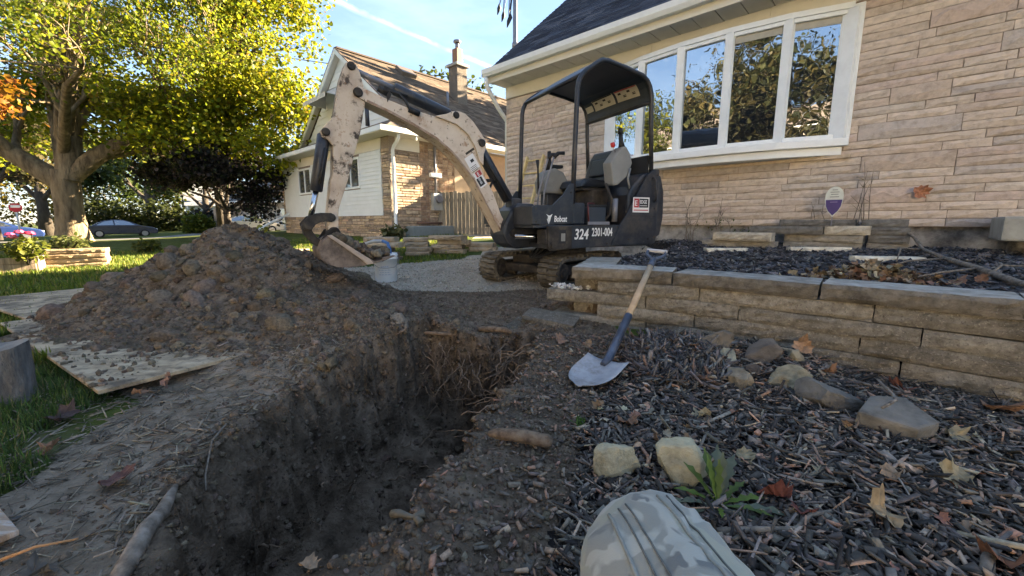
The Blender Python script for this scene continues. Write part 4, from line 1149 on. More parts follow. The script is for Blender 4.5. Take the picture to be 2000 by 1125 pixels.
for y_ in (-.30,):
    m = MB(); m.tube([(.05, y_, 1.12), (.06, y_, 1.45), (.07, y_, 1.55)], [.012, .012, .024], 8); m.build('lever', M['black'], rc)
part('console_stand', M['navy'], rc, (-.30, -.08, -.46, -.30, .77, 1.148), b=.01)
# --- canopy: two bent posts a side joined by a rounded roof
cp = empty('canopy', (0, 0, 0)); cp.parent = ex
ARCH = [(.160, .98), (.148, 1.50), (.138, 1.90), (.130, 2.14), (.112, 2.215), (.078, 2.275), (.03, 2.32), (-.11, 2.415), (-.17, 2.448), (-.25, 2.455), (-.50, 2.425), (-.735, 2.385), (-.81, 2.345), (-.855, 2.285), (-.885, 2.19), (-.90, 1.9), (-.94, 1.36)]
for y_ in (HW - .02, -HW + .02):
    m = MB(); m.tube([(a, y_, b) for a, b in ARCH], .026, 10); m.build('post', M['navy'], cp)
rs_ = ARCH[5:15] + [(-.893, 2.13)]
v, f = [], []
NYR = 6
for (a, b) in rs_:
    for k in range(NYR + 1):
        y_ = -(HW - .02) + 2 * (HW - .02) * k / NYR
        crown = .018 * (1 - (2 * k / NYR - 1) ** 2)
        v.append((a, y_, b + .012 + crown))
nr = len(rs_)
for (a, b) in rs_:
    for k in range(NYR + 1):
        y_ = -(HW - .02) + 2 * (HW - .02) * k / NYR
        crown = .018 * (1 - (2 * k / NYR - 1) ** 2)
        v.append((a + (.008 if b < 2.3 and a < -.5 else 0), y_, b - .004 + crown))
W_ = NYR + 1
for i in range(nr - 1):
    for k in range(NYR):
        a = i * W_ + k; f.append((a, a + 1, a + W_ + 1, a + W_)); a += nr * W_; f.append((a, a + W_, a + W_ + 1, a + 1))
for i in range(nr - 1):
    for k in (0, NYR): a = i * W_ + k; f.append((a, a + W_, a + W_ + nr * W_, a + nr * W_))
for k in range(NYR):
    for i in (0, nr - 1): a = i * W_ + k; f.append((a, a + 1, a + 1 + nr * W_, a + nr * W_))
m = MB(); m.add(v, f, False); roof_ = m.build('roof_panel', flat('canopy_paint', (.032, .042, .062), rough=.45, var=.2, scale=4, spots=[((.10, .09, .08), 3, .58, .78, .4)]), cp)
m = MB(); m.tube([(.09, -HW + .02, 2.27), (.09, HW - .02, 2.27)], .022, 10); m.build('front_bar', M['navy'], cp)
m = MB(); m.tube([(-.892, -HW + .02, 2.13), (-.892, HW - .02, 2.13)], .022, 10); m.build('rear_bar', M['navy'], cp)
# three warning decals on the inside of the drooping rear edge
RP = [(-.775, 2.345), (-.815, 2.318), (-.845, 2.278), (-.868, 2.225), (-.878, 2.165)]
def rear_patch(t0, t1, y0, y1, mat, name, dz=0.0):
    v, f = [], []
    for i in range(5):
        t = (t0 + (t1 - t0) * i / 4) * 4; k = min(int(t), 3); u = t - k
        x = RP[k][0] + (RP[k + 1][0] - RP[k][0]) * u; z = RP[k][1] + (RP[k + 1][1] - RP[k][1]) * u
        for j in range(4):
            y = y0 + (y1 - y0) * j / 3; q = y / (HW - .02)
            v.append((x + .012 + dz, y, z - .010 + .018 * (1 - q * q) - dz * .5))
    for i in range(4):
        for j in range(3): a = i * 4 + j; f.append((a, a + 1, a + 5, a + 4))
    m = MB(); m.add(v, f, True); return m.build(name, mat, roof_)
for (y0, y1, t0, t1) in ((.07, .44, .05, .72), (-.36, .03, .05, .72), (-.53, -.39, .30, .66)):
    rear_patch(t0, t1, y0, y1, M['decal_t'], 'decal')
    if y1 - y0 > .2:
        rear_patch(.06, .14, y0 + .01, y1 - .01, M['decal_r'] if y0 > 0 else M['grime'], 'decal_print', .0015)
        for k in range(4): rear_patch(.24 + .2 * (k % 2), .36 + .2 * (k % 2), y0 + .04 + .075 * k, y0 + .09 + .075 * k, M['grime'], 'decal_print', .0015)
# bolts, seams, a grab rail and a lift eye on the panels
m = MB()
for (x_, z_) in ((.43, .56), (.43, .73), (.20, .79), (.62, .80), (.62, .93), (.20, 1.10), (-.30, .56), (-.44, .74), (-.90, .60), (-1.0, .62), (-1.0, 1.33), (-.60, .60), (-.98, .95)):
    yb = HW + (.018 if x_ < -.5 else .006); m.cyl((x_, yb, z_), (x_, yb + .006, z_), .010, 8)
o_b = m.build('bolts', M['grime'], ex); o_b['kind'] = 'stuff'
part('seam_strip', M['grime'], ex, (-.36, .165, HW + .0062, HW + .0085, .757, .763)); part('seam_strip', M['grime'], ex, (-1.0, -.62, HW + .0182, HW + .0196, .862, .866))
m = MB(); m.tube([(-.93, HW + .02, 1.30), (-.95, HW + .05, 1.28), (-.97, HW + .05, 1.05), (-.97, HW + .02, 1.03)], .009, 8); m.build('grab_handle', M['navy'], ex)
# --- lettering on the side
TX = lambda x, z, y: Matrix(((-1, 0, 0, x), (0, 0, 1, y), (0, 1, 0, z), (0, 0, 0, 1)))
text_part('324', .155, TX(.150, .615, HW + .0075), M['letter'], ex, sx=.80, shear=.15)
text_part('2301-004', .125, TX(-.085, .645, HW + .0075), M['letter'], ex, sx=.60)
text_part('Bobcat', .085, TX(.405, .800, HW + .0075), M['letter'], ex, sx=.66, shear=.1)
m = MB()
for pl in ([(.50, .875), (.478, .85), (.487, .815), (.472, .79), (.455, .80), (.445, .84), (.425, .878), (.455, .862), (.470, .862)], [(.492, .826), (.478, .79), (.470, .772), (.462, .79), (.470, .82)]):
    m.prism(pl, HW + .0065, HW + .0085, 'y')
m.build('emblem', M['letter'], ex)
m = MB(); ey = HW + .019
m.box(-.895, -.645, ey, ey + .002, .905, 1.075); dc = m.build('sticker', M['decal_w'], ex)
m = MB(); m.box(-.735, -.662, ey + .0025, ey + .0035, .96, 1.06); m.build('sticker_field', M['decal_r'], dc)
m = MB(); m.box(-.880, -.740, ey + .0025, ey + .0035, .96, 1.06); m.build('sticker_field', M['decal_k'], dc)
text_part('E', .085, TX(-.668, .980, ey + .004), M['decal_w'], dc, sx=1.0, depth=.0005)
text_part('EDGE', .055, TX(-.748, 1.005, ey + .004), M['decal_w'], dc, sx=.78, depth=.0005)
m = MB(); m.box(-.86, -.75, ey + .0036, ey + .0042, .978, .984); m.build('sticker_line', M['decal_w'], dc)
m = MB(); m.box(-.88, -.66, ey + .0025, ey + .0032, .925, .936); m.build('sticker_line', M['decal_r'], dc)
# --- digging arm: its own frame, t = reach from the boom foot, swung a little from the body
_RM = Matrix.Translation((.512, 4.999, 0)) @ Matrix.Rotation(YAW, 4, 'Z')
_b = R(33)
_BF = Matrix(((-math.cos(_b), math.sin(_b), 0, 0.0), (-math.sin(_b), -math.cos(_b), 0, 4.74), (0, 0, 1, 0), (0, 0, 0, 1)))
B = _RM.inverted() @ _BF
BF = _BF
m = MB(); m.prism([(.30, .52), (.62, .50), (.72, .56), (.78, .66), (.76, .78), (.68, .92), (.58, 1.0), (.40, 1.0), (.32, .90)], -.19, .19, 'y', bev=.03)
m.box(.40, .60, .05, .45, .80, .88, b=.02); m.cyl((.52, .1, .90), (.52, .50, .90), .045, 14); m.build('swing_casting', M['navy'], ex)
m = MB(); m.cyl((.22, .38, .64), (.68, .26, .64), .028, 14); m.build('swing_rod', M['steel'], ex)
m = MB(); m.cyl((-.10, .44, .63), (.24, .375, .64), .05, 14); m.build('swing_cylinder', M['grime'], ex)
boom = empty('boom', (0, 0, 0)); boom.parent = ex
LO = [(1.637, 1.86), (1.576, 1.835), (1.372, 1.770), (1.16, 1.690), (.934, 1.590), (.769, 1.476), (.681, 1.39), (.527, 1.217), (.371, .960), (.199, .682), (.126, .575)]
UP = [(1.650, 1.965), (1.506, 1.925), (1.368, 1.882), (1.185, 1.838), (.928, 1.80), (.729, 1.768), (.589, 1.677), (.504, 1.546), (.417, 1.296), (.3, 1.117), (.198, .875), (.146, .787)]
m = MB(); m.prism(LO + UP[::-1], -.085, .085, 'y', B, bev=.008); m.build('boom_arm', M['boomp'], boom)
m = MB()
for y_ in (-.0895, .0865):                      # welded edge strips along the belly
    for a, b in zip(LO[1:-1], LO[2:]):
        m.prism([a, b, (b[0] - .004, b[1] + .022), (a[0] - .004, a[1] + .022)], y_, y_ + .003, 'y', B)
m.build('boom_flange', pmat('rusted_edge', [(.20, .11, .06), (.42, .32, .25)], scale=14, rough=.8, bump=.3), boom)
BR = [(.95, 1.80), (.826, 1.835), (.76, 1.868), (.70, 1.878), (.626, 1.862), (.54, 1.80), (.470, 1.72), (.395, 1.63), (.390, 1.56), (.421, 1.488), (.425, 1.38), (.47, 1.42), (.52, 1.56), (.60, 1.67), (.72, 1.75)]
for y0 in (.0875, -.1125):
    m = MB(); m.prism(BR, y0, y0 + .025, 'y', B, bev=.006); m.build('boom_bracket', M['boomp'], boom)
for (t_, z_, r_, w_) in ((1.646, 1.905, .040, .105), (.727, 1.835, .034, .125), (.443, 1.60, .040, .128), (.10, .68, .05, .19)):
    m = MB(); m.cyl((t_, -w_, z_), (t_, w_, z_), r_, 16, B, bev=.008); m.build('pin', M['grime'], boom)
# lift cylinder
m = MB(); m.cyl((.43, 0, 1.585), (.05, 0, 1.04), .062, 16, B, bev=.01); m.box(-.09, .05, -.07, .07, .90, 1.06, B, b=.02); m.build('lift_cylinder', M['navy'], boom)
m = MB(); m.tube([(.40, .05, 1.50), (.25, .075, 1.27), (.10, .08, 1.05)], .016, 8, M=B); m.tube([(.35, .0, 1.235), (.25, .02, 1.245), (.24, .04, 1.22)], .018, 8, M=B); m.tube([(.33, .02, 1.10), (.26, .03, 1.25)], .014, 8, M=B); m.build('hose', M['black'], boom)
# arm cylinder along the top
m = MB(); m.cyl((.75, 0, 1.855), (1.306, 0, 2.012), .056, 16, B, bev=.01); m.cyl((.70, 0, 1.838), (.80, 0, 1.868), .045, 14, B); m.build('arm_cylinder', M['navy'], boom)
m = MB(); m.cyl((1.29, 0, 2.008), (1.67, 0, 2.115), .026, 12, B); m.build('cylinder_rod', M['galv'], boom)
m = MB(); m.cyl((1.35, .03, 1.945), (1.46, .03, 1.985), .028, 12, B); m.tube([(1.42, .05, 1.97), (1.28, .06, 1.96), (1.22, .075, 1.90), (1.20, .09, 1.845), (1.12, .098, 1.82)], .013, 8, M=B)
m.tube([(1.40, .03, 2.0), (1.30, .05, 1.97), (1.20, .06, 1.95)], .016, 8, M=B); m.cyl((1.20, .09, 1.83), (1.10, .10, 1.80), .028, 10, B); m.build('hose', M['black'], boom)
m = MB(); m.prism([(1.40, 1.92), (1.37, 1.97), (1.355, 1.93), (1.395, 1.86)], .087, .092, 'y', B); m.build('hose_bracket', M['grime'], boom)
# decals on the boom
def boom_decal(t0, z0, ang, w, h, mat, off=.0):
    T_ = B @ Tr(t0, .0875 + off, z0) @ Matrix.Rotation(ang, 4, 'Y')
    m = MB(); m.box(-w / 2, w / 2, 0, .001, -h / 2, h / 2, T_); return m.build('decal', mat, boom)
AG = R(34)
boom_decal(.545, 1.40, AG, .115, .15, M['decal_w'])
boom_decal(.57, 1.51, AG, .115, .022, M['grime'], .0012)
for k in range(4): boom_decal(.535 - .008 * k, 1.365 - .014 * k, AG, .08, .005, M['grime'], .0012)
boom_decal(.547, 1.42, AG, .04, .03, M['decal_k'], .0012)
boom_decal(.455, 1.24, AG, .095, .17, M['decal_w'])
boom_decal(.475, 1.295, AG, .07, .055, M['decal_r'], .0012)
boom_decal(.448, 1.215, AG, .07, .09, M['decal_k'], .0012)
TB = B @ Tr(.475, .0905, 1.295) @ Matrix.Rotation(AG, 4, 'Y')
text_part('E', .05, TB @ Matrix(((-1, 0, 0, .018), (0, 0, 1, 0), (0, 1, 0, -.018), (0, 0, 0, 1))), M['decal_w'], boom, depth=.0005)
TB = B @ Tr(.448, .0905, 1.215) @ Matrix.Rotation(AG, 4, 'Y')
text_part('EDGE', .032, TB @ Matrix(((0, 1, 0, -.012), (0, 0, 1, 0), (-1, 0, 0, .038) if False else (1, 0, 0, -.04), (0, 0, 0, 1))) if False else TB @ Matrix(((0, -1, 0, .012), (0, 0, 1, 0), (-1, 0, 0, .042), (0, 0, 0, 1))), M['decal_w'], boom, depth=.0005, sx=.85)
boom_decal(.49, 1.66, R(48), .05, .06, M['boomp'], .027)
# stick
stick = empty('dipper_stick', (0, 0, 0)); stick.parent = ex
SLp = [(1.640, 2.135), (1.685, 2.158), (1.730, 2.135), (1.781, 1.999), (1.815, 1.848), (1.849, 1.692), (1.930, 1.600), (1.965, 1.555), (1.955, 1.505), (1.91, 1.490), (1.873, 1.440), (1.893, 1.203), (1.912, 1.147), (1.950, .904), (1.965, .80), (1.955, .69), (1.90, .66), (1.875, .73), (1.862, .906), (1.765, 1.175), (1.705, 1.378), (1.640, 1.577), (1.585, 1.83), (1.590, 1.977), (1.615, 2.08)]
m = MB(); m.prism(SLp, -.07, .07, 'y', B, bev=.010); m.build('stick_arm', M['stickp'], stick)
RB = [(1.635, 1.95), (1.70, 1.90), (1.76, 1.78), (1.80, 1.55), (1.83, 1.30), (1.86, 1.12), (1.845, 1.06), (1.80, 1.16), (1.74, 1.38), (1.68, 1.58), (1.63, 1.80)]
m = MB(); m.prism(RB, .0705, .0765, 'y', B, bev=.002); m.build('side_plate', M['stickp'], stick)
for (t_, z_, r_, w_) in ((1.685, 2.115, .036, .085), (1.925, 1.55, .034, .09), (1.93, .835, .035, .10), (1.915, .71, .045, .115)):
    m = MB(); m.cyl((t_, -w_, z_), (t_, w_, z_), r_, 16, B, bev=.008); m.build('pin', M['grime'], stick)
# bucket cylinder and linkage
m = MB(); m.cyl((1.93, 0, 1.54), (2.025, 0, 1.06), .052, 16, B, bev=.01); m.build('bucket_cylinder', M['navy'], stick)
m = MB(); m.cyl((2.02, 0, 1.08), (2.092, 0, .80), .024, 12, B); m.build('cylinder_rod', M['steel'], stick)
m = MB(); m.tube([(1.93, .06, 1.42), (1.97, .07, 1.25), (2.0, .06, 1.12)], .014, 8, M=B); m.build('hose', M['black'], stick)
for y0 in (-.105, .08):
    m = MB(); m.prism([(1.895, .84), (1.93, .875), (2.02, .875), (2.11, .845), (2.165, .785), (2.155, .735), (2.10, .725), (2.06, .775), (2.0, .805), (1.93, .795)], y0, y0 + .025, 'y', B, bev=.006); m.build('link_arm', M['grime'], stick)
m = MB(); m.prism([(2.115, .80), (2.165, .77), (2.15, .69), (2.085, .61), (2.01, .55), (1.975, .59), (2.04, .655), (2.085, .72), (2.085, .78)], -.055, .055, 'y', B, bev=.012); m.build('bucket_link', M['grime'], stick)
m = MB(); m.cyl((2.115, -.12, .765), (2.115, .12, .765), .032, 14, B); m.cyl((2.0, -.12, .585), (2.0, .12, .585), .032, 14, B); m.build('pin', M['grime'], stick)
# bucket
bk = empty('bucket', (0, 0, 0)); bk.parent = ex
BW = .23
prof = [(1.985, .675), (2.03, .64), (2.065, .56), (2.055, .49), (2.01, .445), (1.93, .415), (1.82, .405), (1.70, .415), (1.60, .44)]
M['bucketp'] = pmat('worn_bucket_steel', [(.06, .046, .038), (.16, .12, .095), (.28, .215, .17)], scale=7, rough=.7, bump=.4, bscale=50, bdist=.005, spots=[((.03, .024, .02), 5, .52, .66, .8)])
for y0 in (-BW, BW - .014):
    m = MB(); m.prism(prof, y0, y0 + .014, 'y', B, bev=.003); m.build('side_plate', M['bucketp'], bk)
    m = MB(); yy = y0 - .008 if y0 < 0 else y0 + .0145
    m.prism([(2.0, .685), (1.965, .69), (1.665, .475), (1.63, .43), (1.69, .425), (1.72, .46)], yy, yy + .02, 'y', B, bev=.004); m.build('side_cutter', pmat('worn_side_cutter', [(.30, .23, .18), (.46, .37, .30)], scale=8, rough=.7, bump=.2), bk)
m = MB()
inner = [(a * .97 + .03 * 1.87, b * .94 + .06 * .58) for a, b in prof]
m.prism(prof + inner[::-1], -BW + .0145, BW - .0145, 'y', B); m.build('shell', M['bucketp'], bk)
m = MB(); m.prism([(1.64, .425), (1.52, .455), (1.515, .465), (1.64, .447)], -BW - .01, BW + .01, 'y', B, bev=.003); m.build('cutting_lip', M['bucketp'], bk)
for k in range(4):
    y_ = -BW + .03 + k * (2 * BW - .06) / 3
    m = MB(); m.prism([(1.55, .44), (1.43, .487), (1.43, .494), (1.55, .478)], y_ - .026, y_ + .026, 'y', B, bev=.005); m.build('tooth', M['bucketp'], bk)
for y0 in (-.115, .09):
    m = MB(); m.prism([(2.03, .55), (2.03, .64), (1.97, .73), (1.90, .755), (1.865, .71), (1.90, .64), (1.93, .60)], y0, y0 + .025, 'y', B, bev=.005); m.build('ear', M['grime'], bk)
# soil heaped in the bucket
n = 260
t_ = RNG.uniform(1.60, 1.93, n); y_ = RNG.uniform(-BW + .03, BW - .03, n)
z_ = .455 + (t_ - 1.6) * .55 + .05 * RNG.random(n)
k_ = RNG.random(n) < .08
t_[k_] = RNG.uniform(1.44, 1.62, k_.sum()); z_[k_] = .50 + .03 * RNG.random(k_.sum())
P_ = np.array([(BF @ Vector((a, b, c)))[:] for a, b, c in zip(t_, y_, z_)])
s_ = .018 + .035 * RNG.random(n) ** 2
tv, tf = ico(1)
tag(scatter('soil_load', tv, tf, P_, rotz(RNG.random(n) * 6.28), s_[:, None] * RNG.uniform(.7, 1.3, (n, 3)), palette(n, [(.145, .110, .081), (.18, .14, .105), (.11, .083, .06)], [4, 3, 3], .2), M['clod'], .3),
    'dark soil heaped in the digger bucket', 'soil', None, 'stuff')
# ------------------------------------------------------------------ retaining wall
def rock_mesh(sx, sy, sz_, seed, sub=2, rough=.22, flat_=0.0, cuts=10):
    bm = bmesh.new(); bmesh.ops.create_icosphere(bm, subdivisions=sub + 1, radius=1.12)
    r = random.Random(seed)
    for _ in range(cuts):                       # knock planes off so the stone has facets
        d = Vector((r.gauss(0, 1), r.gauss(0, 1), r.gauss(0, .8))).normalized(); lim = r.uniform(.55, .80)
        for v in bm.verts:
            q = v.co.dot(d)
            if q > lim: v.co -= d * (q - lim) * .92
    co = np.array([v.co[:] for v in bm.verts])
    n = fbm(co[:, 0] + seed * 3.1, co[:, 1] - seed, co[:, 2], 1.6, 4, .55)
    for v, k in zip(bm.verts, n):
        v.co *= 1 + rough * 1.6 * k
        v.co = Vector((v.co.x * sx, v.co.y * sy, v.co.z * sz_))
    for f in bm.faces: f.smooth = False
    me = bpy.data.meshes.new('rock'); bm.to_mesh(me); bm.free()
    return me
def colour(me, c):
    at = me.color_attributes.new('Col', 'FLOAT_COLOR', 'POINT')
    at.data.foreach_set('color', np.tile(np.array([*c, 1], np.float32), len(me.vertices)))
def block_mesh(L, D, Hh, seed, rough=.006, bev=.008):
    """split-faced block: x length, y depth (front at y=0), z height"""
    bm = bmesh.new()
    nx, nz = max(3, int(L / .055)), 4
    r = random.Random(seed)
    def g(i, j): return (i / nx * L, 0, j / nz * Hh)
    V = {}
    for i in range(nx + 1):
        for j in range(nz + 1):
            x, y, z = g(i, j)
            e = i in (0, nx) or j in (0, nz)
            V[i, j] = bm.verts.new((x + (r.uniform(-.003, .003) if e else r.uniform(-.01, .01)), r.uniform(.002, .008) if e else -r.uniform(.0, rough * 2), z + r.uniform(-.002, .002)))
    for i in range(nx):
        for j in range(nz): bm.faces.new((V[i, j], V[i + 1, j], V[i + 1, j + 1], V[i, j + 1]))
    b = [bm.verts.new(q) for q in ((0, D, 0), (L, D, 0), (L, D, Hh), (0, D, Hh))]
    bm.faces.new(b[::-1])
    bm.faces.new([V[i, 0] for i in range(nx, -1, -1)] + [b[0], b[1]])
    bm.faces.new([V[i, nz] for i in range(nx + 1)] + [b[2], b[3]])
    bm.faces.new([V[0, j] for j in range(nz + 1)] + [b[3], b[0]])
    bm.faces.new([V[nx, j] for j in range(nz, -1, -1)] + [b[1], b[2]])
    bmesh.ops.recalc_face_normals(bm, faces=bm.faces[:])
    me = bpy.data.meshes.new('block'); bm.to_mesh(me); bm.free()
    return me
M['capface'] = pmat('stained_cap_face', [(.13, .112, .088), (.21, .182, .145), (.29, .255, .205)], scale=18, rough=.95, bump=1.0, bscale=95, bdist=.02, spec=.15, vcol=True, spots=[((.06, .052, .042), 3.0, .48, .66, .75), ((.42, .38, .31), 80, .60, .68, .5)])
rw = empty('retaining_wall', (1.2, 2.7, 0), 0, 'low tan block retaining wall with grey capstones holding up the raised garden bed', 'retaining wall')
rw_inv = Matrix.Translation((-1.2, -2.7, 0))
CH = .0925
def lay(s0, s1, z0, dep, name, mat, seed, inset=0.0, c=(1, 1, 1), hh=CH, tw=0.0):
    p0, _ = wall_pt(s0); p1, _ = wall_pt(s1)
    d_ = Vector((*(p1 - p0), 0)); L = d_.length
    me = block_mesh(L - .006, dep, hh - .004, seed); colour(me, c)
    me.materials.append(M[mat])
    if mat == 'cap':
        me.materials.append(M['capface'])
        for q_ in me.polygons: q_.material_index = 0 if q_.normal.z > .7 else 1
    me.transform(rw_inv @ Tr(p0[0], p0[1], z0, math.atan2(d_.y, d_.x) + tw) @ Matrix.Translation((.003, inset, 0)))
    return link(name, me, rw)
rb = random.Random(2)
for k, (a, b) in enumerate(((0, .72), (.72, 1.53), (1.53, 2.26), (2.26, 3.0), (3.0, 3.7))):
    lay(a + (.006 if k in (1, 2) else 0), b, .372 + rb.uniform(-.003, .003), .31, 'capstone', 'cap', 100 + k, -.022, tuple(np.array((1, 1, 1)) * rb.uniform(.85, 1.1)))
for ci, js in enumerate(([.20, .90, 1.77, 2.5, 3.2], [-.21, .55, 1.14, 1.96, 2.7, 3.3], [.20, .88, 1.73, 2.5, 3.2], [-.17, .56, 1.10, 1.90, 2.7, 3.3], [.3, .8, 1.5, 2.2, 3.0])):
    for k, (a, b) in enumerate(zip(js[:-1], js[1:])):
        lay(a, b, .2795 - ci * CH + rb.uniform(-.002, .002), .24, 'block', 'block', 200 + 10 * ci + k, .004 * rb.random(), tuple(np.array((1, .97, .92)) * rb.uniform(.75, 1.2)))
# the wall turns back towards the house at its broken left end
for ci in range(4):
    for k in range(2):
        L_ = .44 if k == 0 else .46
        me = block_mesh(L_ - .006, .24 if ci else .30, CH - .004, 260 + 4 * ci + k); colour(me, tuple(np.array((1, .97, .92)) * rb.uniform(.75, 1.1)))
        me.materials.append(M['cap' if ci == 0 else 'block'])
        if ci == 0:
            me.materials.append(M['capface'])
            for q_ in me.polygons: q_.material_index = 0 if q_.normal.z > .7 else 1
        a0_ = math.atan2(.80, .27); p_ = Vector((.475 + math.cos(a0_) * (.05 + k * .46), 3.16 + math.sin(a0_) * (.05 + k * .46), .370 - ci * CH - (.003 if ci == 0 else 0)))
        # face looks out to the left: run the block from far to near
        q_ = p_ + Vector((math.cos(a0_), math.sin(a0_), 0)) * L_
        me.transform(rw_inv @ Tr(q_.x, q_.y, q_.z, a0_ + math.pi)); link('capstone' if ci == 0 else 'block', me, rw)
GX_ = lambda L, D, Hh, seed, mat, c: (lambda me: (colour(me, c), me.materials.append(M[mat]), me)[-1])(block_mesh(L, D, Hh, seed))
def loose(name, loc, rz, dims, seed, mat, c, label, cat, group=None, rx=0.0, ry=0.0):
    o = link(name, GX_(*dims, seed, mat, c)); o.location = loc; o.rotation_euler = (rx, ry, rz)
    return tag(o, label, cat, group)
loose('wall_block', (.07, 3.02, .02), R(-24), (.40, .2, .085), 301, 'block', (.62, .6, .57), 'broken tan block slipped out below the left end of the retaining wall', 'block', None, R(8), R(6))
loose('wall_block', (-.05, 3.0, -.06), R(-30), (.34, .2, .085), 302, 'block', (.5, .48, .45), 'dark soil-stained block half sunk at the far end of the trench', 'block', None, R(12), R(4))
# white crumbly mortar on the broken end
n = 90; a_ = RNG.uniform(-.20, .10, n); pp = np.array([wall_pt(s)[0] for s in a_])
P_ = np.stack([pp[:, 0] + RNG.uniform(0, .10, n), pp[:, 1] + RNG.uniform(.0, .16, n), .283 + .014 * RNG.random(n)], -1)
tag(scatter('mortar_crumbs', *ico(0), P_, rotz(RNG.random(n) * 6.28), (.006 + .016 * RNG.random(n) ** 2)[:, None] * RNG.uniform(.6, 1.3, (n, 3)), palette(n, [(.62, .61, .58), (.45, .44, .41)], [2, 1], .15), M['clod'], .25), 'white crumbled mortar on the broken end of the block wall', 'mortar', None, 'stuff')

# ------------------------------------------------------------------ things on the raised bed, in house coordinates
HM = Matrix.Translation((HOUSE[0], HOUSE[1], 0)) @ Matrix.Rotation(HY, 4, 'Z')
def hw(x, y, z=0.0): return (HM @ Vector((x, y, z)))
DK = (.45, .46, .48); MD = (.75, .74, .72); LT = (1.25, 1.2, 1.1)
bb = [
    (4.38, -.92, .49, .82, .09, MD, 'lower flat grey block of the short stack near the digger'), (4.52, -.96, .585, .64, .10, LT, 'pale-topped block on the short stack near the digger'),
    (5.22, -.56, .49, .74, .085, MD, 'lowest brown block of the middle garden stack'), (5.22, -.54, .578, .74, .085, MD, 'second brown block of the middle garden stack'),
    (4.86, -.62, .668, .74, .09, DK, 'dark block jutting left from the middle garden stack'), (5.61, -.58, .668, .40, .10, LT, 'tan block near the top of the middle garden stack'),
    (5.10, -.24, .755, .76, .085, DK, 'dark block topping the middle garden stack against the wall'),
    (5.99, -.46, .49, .34, .085, MD, 'lowest block of the right garden stack'), (6.0, -.46, .578, .33, .085, DK, 'second block of the right garden stack'),
    (6.0, -.46, .666, .33, .085, DK, 'third block of the right garden stack'), (5.93, -.40, .755, .38, .085, DK, 'topmost dark block of the right garden stack'),
]
for k, (x, y, z, L, Hh, c, lab) in enumerate(bb):
    p = hw(x, y); o = link('garden_block', GX_(L, .21, Hh, 400 + k, 'cap', c)); o.location = (p.x, p.y, z - .015); o.rotation_euler = (0, 0, HY + R(rb.uniform(-3, 3)))
    tag(o, lab, 'block', 'blocks stacked on the raised bed')
for k, (x, y, L, rz, lab) in enumerate(((2.20, 4.62, .46, -2, 'pale edging stone lying before the short block stack'), (3.06, 4.50, .60, -9, 'pale edging stone lying before the middle block stack'), (3.04, 3.62, .52, -14, 'long pale edging stone beside the leaf pile'))):
    me = block_mesh(L, .11, .055, 440 + k); colour(me, (1.9, 1.85, 1.7)); me.materials.append(M['cap'])
    o = link('edging_stone', me); o.location = (x, y, hz(x + L / 2, y) - .012); o.rotation_euler = (0, 0, R(rz)); tag(o, lab, 'edging stone', 'pale edging stones')
# concrete step at the right edge, carried on a round footing
cs_ = empty('concrete_step', hw(6.9, -.9, .5), HY, 'grey-green concrete step slab standing out from the house at the right edge', 'step')
m = MB(); m.prism([(0, -.02), (.02, .86), (2.2, .86), (2.2, -.02)], .13, .345, 'z', bev=.02); m.build('slab', pmat('mossy_concrete', [(.17, .17, .145), (.30, .30, .27), (.38, .385, .35)], scale=4, rough=.95, bump=.5, bscale=50, bdist=.006), cs_)
m = MB(); m.cyl((.25, .75, -.3), (.25, .75, .128), .11, 18); m.build('footing', M['parge'], cs_)
m = MB(); m.cyl((1.8, .4, -.3), (1.8, .4, .128), .11, 18); m.build('footing', M['parge'], cs_)
# purple and white garden sign on a stake
sg = empty('garden_sign', hw(5.64, -.30, .5), HY, 'shield-shaped white and purple sign on a stake against the stone wall', 'sign')
def shield(k=1.0):
    p = []
    for a in range(0, 181, 20): p.append((-.085 * k * math.cos(R(a)), .60 + .12 * k * math.sin(R(a)) * .9))
    p = p[::-1]
    right = [(-.085 * k, .60), (-.085 * k, .55), (-.075 * k, .48), (-.05 * k, .42), (0, .355 + .02 * (1 - k))]
    left = [(-a, b) for a, b in right[::-1]][1:]
    return p[:-1] + right + left[:-1]
m = MB(); m.prism([(q[0], q[1]) for q in shield()], -.006, .0, 'y'); m.build('plate', flat('sign_white', (.60, .62, .56), rough=.5), sg)
lower = [(-.078, .555), (-.07, .48), (-.046, .425), (0, .372), (.046, .425), (.07, .48), (.078, .555)]
m = MB(); m.prism(lower, -.0085, -.0065, 'y'); m.build('purple_field', flat('sign_purple', (.065, .04, .16), rough=.5), sg)
m = MB(); m.cyl((0, .004, -.25), (0, .004, .66), .006, 8); m.build('stake', M['galv'], sg)
for k, (w, z) in enumerate(((.05, .665), (.085, .64), (.07, .615), (.085, .585))):
    m = MB(); m.box(-w / 2, w / 2, -.0085, -.0065, z, z + .008); m.build('print_line', flat('sign_print', (.16, .17, .16)), sg)
m = MB(); m.box(-.035, .035, -.0105, -.0088, .525, .533); m.build('print_line', flat('sign_print2', (.25, .2, .35)), sg)
# wooden ladder leaning on the house
ld = empty('wooden_ladder', hw(.62, -.75, .3), HY, 'short yellow wooden ladder leaning on the stone wall behind the canopy', 'ladder')
M['ladder'] = flat('yellow_wood', (.62, .48, .23), rough=.6, var=.2, scale=12)
LM = Matrix.Rotation(R(-21), 4, 'X')
for x0 in (.0, .42):
    m = MB(); m.box(x0, x0 + .038, -.035, .035, 0, 1.90, LM, b=.004); m.build('rail', M['ladder'], ld)
for k in range(7):
    m = MB(); m.cyl((.038, 0, .22 + k * .265), (.42, 0, .22 + k * .265), .017, 10, LM); m.build('rung', M['ladder'], ld)
